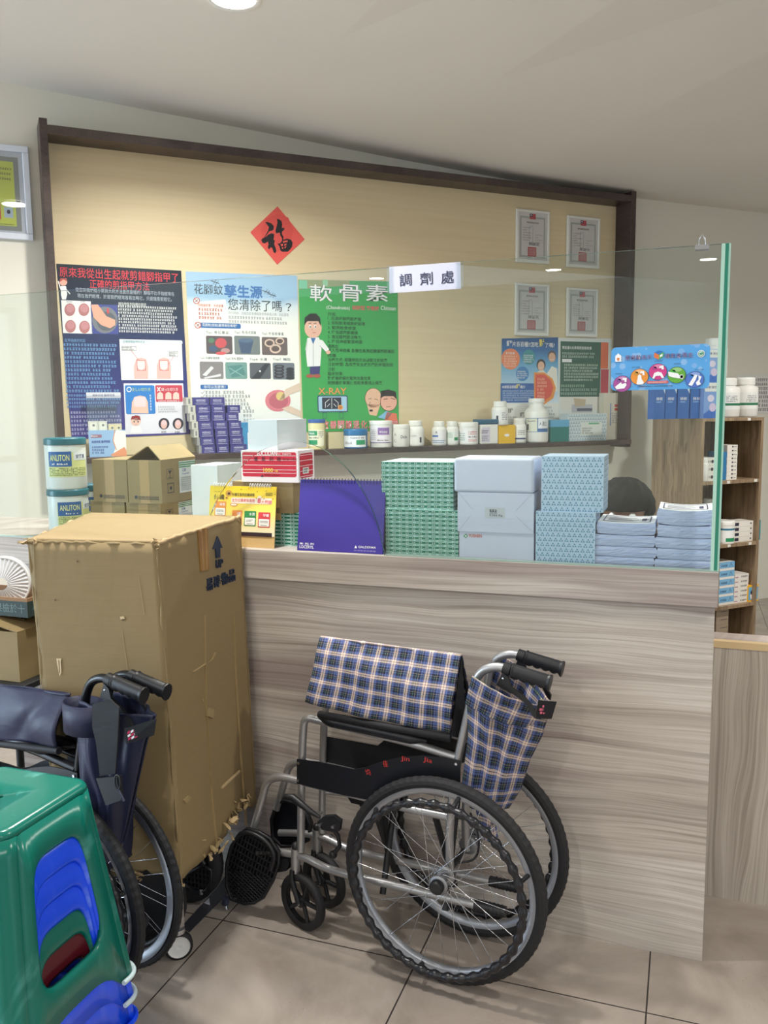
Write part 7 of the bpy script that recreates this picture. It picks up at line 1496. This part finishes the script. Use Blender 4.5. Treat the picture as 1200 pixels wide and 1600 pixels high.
# ------------------------------------------------------------------ stack of plastic stools
SZ = .46; PITCH = .053
_c1, _c2 = atZ(137, 1219, SZ + 5 * PITCH), atZ(5, 1303, SZ + 5 * PITCH)
ht = abs(_c1.y - _c2.y) / 2 + .008; SCX, SCY = (_c1.x + _c2.x) / 2 - ht + .004, (_c1.y + _c2.y) / 2
def stool_mesh(mat):
    hb = ht + .052; rc = .036; b = MB(); parts = {}
    def half(z): return hb + (ht - hb) * (z / SZ)
    # seat top with small central hole and rounded rim
    top = MB(); n = 8; outer = rrect(-ht + .02, -ht + .02, ht - .02, ht - .02, rc * .6, n); N = len(outer)
    hole = [(.011 * cos(2 * pi * (k + .5) / N + pi / 4 - .78), .011 * sin(2 * pi * (k + .5) / N + pi / 4 - .78)) for k in range(N)]
    mid = [(x * .55, y * .55) for x, y in outer]; o2 = rrect(-ht, -ht, ht, ht, rc, n)
    hz_ = half(SZ - .016); rings = [(hole, SZ - .012), (hole, SZ - .001), (mid, SZ - .002)] + [(rrect(-hz_ + d_, -hz_ + d_, hz_ - d_, hz_ - d_, rc - d_, n), SZ - e_) for d_, e_ in ((.020, .0005), (.012, .001), (.006, .0035), (.0018, .009), (0, .016))]
    V = [(x, y, z) for r_, z in rings for x, y in r_]; F = [(i * N + k, i * N + (k + 1) % N, (i + 1) * N + (k + 1) % N, (i + 1) * N + k) for i in range(len(rings) - 1) for k in range(N)]
    top.add(V, F, mat, smooth=True)
    # body: four sides with rounded openings + rounded corners running into legs
    body = MB()
    for s_ in range(4):
        X = Matrix.Rotation(s_ * pi / 2, 4, 'Z'); body.X = X; m = 16
        zt, zb, za = SZ - .016, .0, .055
        def side_pt(u, z): h = half(z); return (h + .0002, (h - rc) * u * 1.015, z)
        # outer loop in (u,z): right edge up, top, left edge down, bottom arch
        no = 64; out = []
        def on_outer(a):
            # radial projection onto trapezoid in (u,z) space, centre (0,.235)
            dx, dz = cos(a), sin(a); t_ = 9
            if dx > 1e-6: t_ = min(t_, 1 / dx)
            if dx < -1e-6: t_ = min(t_, -1 / dx)
            if dz > 1e-6: t_ = min(t_, (zt - .245) / (dz * .24))
            if dz < -1e-6: t_ = min(t_, .245 / (-dz * .24))
            return dx * t_, .245 + dz * t_ * .24
        loop_o, loop_i, loop_m = [], [], []
        for k in range(no):
            a = 2 * pi * k / no; u, z = on_outer(a); 
            if z < .02: z = (.05 * (1 - min(1, abs(u) / .86) ** 4)) + (0 if abs(u) > .86 else 0)
            loop_o.append(side_pt(u, max(z, 0)))
            c_, s2 = cos(a), sin(a); e = 5.0; rr = (abs(c_) ** e + abs(s2) ** e) ** (-1 / e); hz = .13; hu = .70 - .03 * s2
            z_i = .247 + hz * rr * s2; u_i = hu * rr * c_
            loop_i.append(side_pt(u_i, z_i)); p = side_pt(u_i * 1.06, z_i + .008 * s2); loop_m.append((p[0] + .003, p[1], p[2]))
        pin = [(x - .008, y, z) for x, y, z in loop_i]
        V = loop_o + loop_m + loop_i + pin; F = []
        for r_ in range(3):
            for k in range(no): F.append((r_ * no + k, r_ * no + (k + 1) % no, (r_ + 1) * no + (k + 1) % no, (r_ + 1) * no + k))
        body.add(V, F, mat, smooth=True)
        # rounded corner column with two ribs
        V = []; F = []; nz_, na = 12, 12
        for i in range(nz_ + 1):
            z = zt * i / nz_; h = half(z)
            for k in range(na + 1):
                a = pi / 2 * k / na; rr = rc + .004 * (abs(sin(a * 4)) ** 2) * (1 - i / nz_ * .6); V.append((h - rc + rr * cos(a), h - rc + rr * sin(a), z))
        for i in range(nz_):
            for k in range(na): F.append((i * (na + 1) + k, i * (na + 1) + k + 1, (i + 1) * (na + 1) + k + 1, (i + 1) * (na + 1) + k))
        body.add(V, F, mat, smooth=True)
        # rolled foot
        h = half(.0); pts = [(h - rc + (rc + .006) * cos(pi / 2 * k / 8), h - rc + (rc + .006) * sin(pi / 2 * k / 8), .006) for k in range(9)]; pts = [(pts[0][0], pts[0][1] - .022, .008)] + pts + [(pts[-1][0] - .022, pts[-1][1], .008)]
        parts.setdefault('feet', []).append((Matrix(X), pts))
    body.X = None
    return top, body, parts['feet']
SM = [('green', m_green_pl), ('blue', m_blue_pl), ('maroon', m_maroon_pl)]
order = ['maroon', 'green', 'blue', 'blue', 'blue', 'green']; protos = {}
posw = ['dark red plastic stool at the bottom of the stack', 'green plastic stool second from the bottom of the stack', 'blue plastic stool third from the bottom of the stack', 'blue plastic stool fourth from the bottom of the stack', 'blue plastic stool directly under the top green one', 'marbled green plastic stool on top of the stack']
for k, (cn, lb) in enumerate(zip(order, posw)):
    mat = dict(SM)[cn]; root = thing('plastic_stool', lb, 'stool', (SCX, SCY, k * PITCH), 0, 'stacked plastic stools')
    top, body, feet = stool_mesh(mat); top.build('seat', root, solid=.003); body.build('leg_frame', root, solid=.003)
    for X, pts in feet: b = MB(); b.X = X; b.tube(pts, .0055, m_foot_pl if k > 3 else mat, 8); b.build('foot', root)

# ------------------------------------------------------------------ things left of the tall carton
Yb = -.22
cz0 = atY(29, 1066, Yb).z; cz1 = atY(20, 988, Yb).z; cxr = atY(29, 1030, Yb).x
root = thing('folding_table', 'low black table carrying the small cartons behind the navy wheelchair', 'table', (cxr - .2, -.14, 0))
b = MB(); b.rbox((-.30, -.12, cz0 - .022), (.235, .11, cz0 - .001), .004, m_black); b.build('table_top', root)
for sx in (-.27, .2):
    for sy in (-.1, .09): b = MB(); b.cyl((sx, sy, 0), (sx, sy, cz0 - .022), .012, m_black, 10); b.build('leg', root)
root = thing('open_carton', 'brown carton with a lifted flap left of the tall carton', 'box', (cxr - .14, Yb, cz0)); h = cz1 - cz0; dp = .19
b = MB(); tk = .004; w0, w1 = -.2, .14
for a, c_ in (((w0, 0, 0), (w1, dp, tk)), ((w0, 0, tk), (w1, tk, h)), ((w0, dp - tk, tk), (w1, dp, h)), ((w0, tk, tk), (w0 + tk, dp - tk, h)), ((w1 - tk, tk, tk), (w1, dp - tk, h))): b.box(a, c_, m_card2)
b.rot = 0; Cv(b, (0, 0, 0), (1, 0, 0), (0, 0, 1), (0, -1, 0)).rect(-.06, 0, .03, h, M((176, 144, 92), .25), 1); b.build('carton_body', root)
b = MB(); b.add([(w1, 0, h), (w1, dp, h), (w1 - .11, dp, h + .035), (w1 - .11, -.01, h + .03)], [(0, 1, 2, 3)], m_card2)
n_ = Vector((.3, 0, .95)).normalized(); cv = Cv(b, (w1 - .1, .02, h + .033), Vector((0, 1, 0)), Vector((-1, 0, .3)).normalized(), n_, None, .001); cv.text('臺灣', .06, -.06, .13, -.025, M((90, 84, 60)), 2, .02); b.build('flap', root, solid=.003)
b = MB(); b.add([(w0, 0, h), (w0, dp, h), (w0 + .11, dp, h + .04), (w0 + .11, -.01, h + .04)], [(0, 1, 2, 3)], m_card2); b.build('flap', root, solid=.003)
# shallow tray with a dark green label, a white pleated ring in it
tz = h + cz0 + .042; Yt = -.19
root = thing('shallow_tray_box', 'shallow open box with dark green lettered side on the brown carton', 'box', (cxr - .13, Yt, tz)); 
b = MB(); hh_ = .062; w0, w1, dp2 = -.19, .15, .15; DG = M((44, 62, 60), .6)
for a, c_ in (((w0, 0, 0), (w1, dp2, .004)), ((w0, 0, .004), (w1, .004, hh_)), ((w0, dp2 - .004, .004), (w1, dp2, hh_)), ((w0, .004, .004), (w0 + .004, dp2 - .004, hh_)), ((w1 - .004, .004, .004), (w1, dp2 - .004, hh_))): b.box(a, c_, M((150, 116, 84), .8))
cv = Cv(b, (0, 0, 0), (1, 0, 0), (0, 0, 1), (0, -1, 0)); cv.rect(w0, 0, w1, hh_ * .82, DG, 1); cv.text('果檢於十', .02, hh_ * .2, .14, hh_ * .68, M((110, 130, 126)), 2)
cv = Cv(b, (w1, 0, 0), (0, 1, 0), (0, 0, 1), (1, 0, 0)); cv.rect(0, 0, dp2, hh_ * .82, DG, 1); cv.text('小量', .02, hh_ * .2, .1, hh_ * .68, M((110, 130, 126)), 2); b.build('tray', root)
q = atY(10, 935, Yt + .07)
root = thing('pleated_paper_ring', 'white ribbed round filter standing in the shallow tray', 'filter', (q.x - .01, Yt + .075, tz + .004)); b = MB(); V = []; F = []; n = 72; 
rr = .085
b.X = Matrix.Translation((0, 0, rr + .002)) @ Matrix.Rotation(R(28), 4, 'Z')
for k in range(n):
    a = 2 * pi * k / n; o_ = .006 * (k % 2); V += [(rr * cos(a), -.02 + o_, rr * sin(a)), (.02 * cos(a), -.034 + o_ * .3, .02 * sin(a)), (rr * cos(a), .02, rr * sin(a))]
for k in range(n): j = (k + 1) % n; F += [(3 * k, 3 * j, 3 * j + 1, 3 * k + 1), (3 * k, 3 * k + 2, 3 * j + 2, 3 * j)]
b.add(V, F, M((226, 228, 232), .5)); b.build('pleats', root); b = MB(); b.X = Matrix.Translation((0, 0, rr + .002)) @ Matrix.Rotation(R(28), 4, 'Z'); b.tube([(rr * cos(2 * pi * k / 48), -.017, rr * sin(2 * pi * k / 48)) for k in range(48)], .004, M((236, 236, 236)), 8, closed=True); b.build('rim', root)

# ------------------------------------------------------------------ person seated behind the counter
hp = atY(975, 790, .62); HC = Vector((hp.x, .62, atY(981, 747, .62).z - .108))
root = thing('person', 'person with short black hair bent over behind the counter, only the hair showing', 'person', (HC.x, .8, 0))
m_skin = M((206, 158, 134), .5); m_hair = NT('black_hair'); m_hair.link(m_hair.mix(m_hair.noise(m_hair.obj((30, 30, 6)), 6, 4), rgb((10, 9, 11)), rgb((26, 24, 27))), 'Base Color'); m_hair.set(Roughness=.7); m_hair.b.inputs['Specular IOR Level'].default_value = .2; m_hair.bump(m_hair.noise(m_hair.obj((40, 40, 8)), 5, 3), .15, .004); m_hair = m_hair.m
m_coat = M((232, 234, 238), .8)
def skin(name, V, E, rad, mat, parent, sub=2, rootv=0):
    me = bpy.data.meshes.new(name); me.from_pydata(V, E, []); me.materials.append(mat); o = bpy.data.objects.new(name, me); COL.objects.link(o); o.parent = parent
    md = o.modifiers.new('skin', 'SKIN'); md.use_smooth_shade = True
    lay = me.skin_vertices[0] if me.skin_vertices else None
    if lay is None:
        bpy.context.view_layer.objects.active = o; 
        me.attributes
    for i, r_ in enumerate(rad): me.skin_vertices[0].data[i].radius = (r_, r_) if not isinstance(r_, tuple) else r_; me.skin_vertices[0].data[i].use_root = i == rootv
    sd_ = o.modifiers.new('subsurf', 'SUBSURF'); sd_.levels = sub; sd_.render_levels = sub; return o
hz = HC.z; V, E, Rd = [], [], []
def j(p, r_, par=None):
    V.append(p); Rd.append(r_)
    if par is not None: E.append((par, len(V) - 1))
    return len(V) - 1
pel = j((0, .16, .50), .15); ab = j((0, .13, .66), .13, pel); ch = j((0, .07, .84), (.155, .12), ab); up = j((0, .03, .97), .10, ch); nk = j((0, -.05, 1.04), .055, up); nk2 = j((0, -.11, hz - .06), .05, nk); hd = j((0, -.165, hz + .005), .082, nk2); j((0, -.2, hz + .03), .07, hd)
for s_ in (-1, 1):
    sh = j((s_ * .17, .03, .95), .062, up); el = j((s_ * .24, -.08, .74), .045, sh); wr = j((s_ * .12, -.26, .765), .028, el); pm = j((s_ * .09, -.315, .765), (.036, .016), wr)
    for f_ in range(4):
        a = R(-90 + s_ * (-14 + 9 * f_)); L_ = (.062, .072, .07, .055)[f_]; bx = s_ * .09 + s_ * (-.024 + .016 * f_); k1 = j((bx, -.345, .762), .0095, pm); k2 = j((bx + cos(a) * L_ * .5, -.345 - L_ * .5, .768), .0085, k1); j((bx + cos(a) * L_ * .85, -.345 - L_ * .9, .755), .007, k2)
    th = j((s_ * .055, -.305, .762), .011, pm); j((s_ * .035, -.335, .758), .009, th)
    hip = j((s_ * .1, .12, .47), .09, pel); kn = j((s_ * .13, -.28, .47), .06, hip); an = j((s_ * .13, -.25, .1), .042, kn); j((s_ * .13, -.36, .045), .036, an)
skin('body', V, E, Rd, m_skin, root, 2)
b = MB(); rr = random.Random(5); seg = 44; V2 = []; F2 = []; c0 = Vector((0, -.165 - .0, hz + .012)); nl_ = 20
for i in range(nl_ + 1):
    for k in range(seg):
        t_ = (pi * .70) * i / nl_; a = 2 * pi * k / seg; clump = .0035 * sin(11 * a + 5 * t_) + .0022 * sin(23 * a + 3 * t_ * 4) ; r_ = .094 + clump * min(1, i / 3); lim = 1.0
        d = Vector((sin(t_) * cos(a), sin(t_) * sin(a) * 1.12, cos(t_) * 1.0)); V2.append(c0 + d * r_ + Vector((0, .008, 0)))
for i in range(nl_):
    for k in range(seg):
        a = 2 * pi * (k + .5) / seg; t_ = .7 * pi * (i + .5) / nl_
        if t_ > 1.62 and (-sin(a)) > .35: continue        # face left open towards the desk
        F2.append((i * seg + k, i * seg + (k + 1) % seg, (i + 1) * seg + (k + 1) % seg, (i + 1) * seg + k))
b.add(V2, F2, m_hair, smooth=True); b.build('hair', root, solid=.006)
b = MB(); fy = -.165 - .098
for s_ in (-1, 1):
    b.ball((s_ * .032, fy + .012, hz - .01), .011, m_white, 10); b.ball((s_ * .032, fy + .003, hz - .012), .005, m_black, 8); b.ball((s_ * .086, -.155, hz - .012), .02, m_skin, 10, (.4, .8, 1.2))
b.ball((0, fy - .002, hz - .03), .013, m_skin, 10, (.8, 1.1, 1.5)); b.ball((0, fy + .014, hz - .062), .018, M((176, 96, 90)), 10, (1.2, .5, .35)); b.build('face_features', root)
Vc, Ec, Rc = [], [], []
def jc(p, r_, par=None):
    Vc.append(p); Rc.append(r_)
    if par is not None: Ec.append((par, len(Vc) - 1))
    return len(Vc) - 1
pel = jc((0, .16, .50), .17); ab = jc((0, .13, .66), .15, pel); ch = jc((0, .07, .84), (.175, .14), ab); up = jc((0, .035, .955), .115, ch)
for s_ in (-1, 1): sh = jc((s_ * .175, .03, .94), .075, up); el = jc((s_ * .245, -.08, .735), .06, sh); jc((s_ * .15, -.22, .763), .045, el)
skin('white_coat', Vc, Ec, Rc, m_coat, root, 2)
Vt, Et, Rt = [(0, .14, .5)], [], [.15]
for s_ in (-1, 1):
    k = len(Vt); Vt += [(s_ * .1, .12, .47), (s_ * .13, -.28, .47), (s_ * .13, -.25, .12)]; Rt += [.1, .075, .06]; Et += [(0, k), (k, k + 1), (k + 1, k + 2)]
skin('trousers', Vt, Et, Rt, M((52, 56, 68), .8), root, 1)
# stool and desk behind the counter
root = thing('work_desk', 'low work desk behind the counter where the person writes', 'desk', (-.35, .55, 0)); b = MB(); b.box((-.9, -.09, .725), (.9, .14, .745), m_counter); b.build('desk_top', root); b = MB(); b.box((-.9, -.09, 0), (-.88, .14, .725), m_counter); b.box((.88, -.09, 0), (.9, .14, .725), m_counter); b.build('side_panel', root)
root = thing('round_stool', 'round black stool the person sits on', 'stool', (HC.x, .96, 0)); b = MB(); b.lathe([(.17, .30), (.18, .32), (.17, .335)], (0, 0, 0), m_black, 30); b.build('seat', root); b = MB(); b.cyl((0, 0, .03), (0, 0, .3), .025, m_chrome, 14); b.lathe([(.2, 0), (.2, .015), (.03, .035)], (0, 0, 0), m_black, 30); b.build('pedestal', root)
bpy.context.view_layer.update()
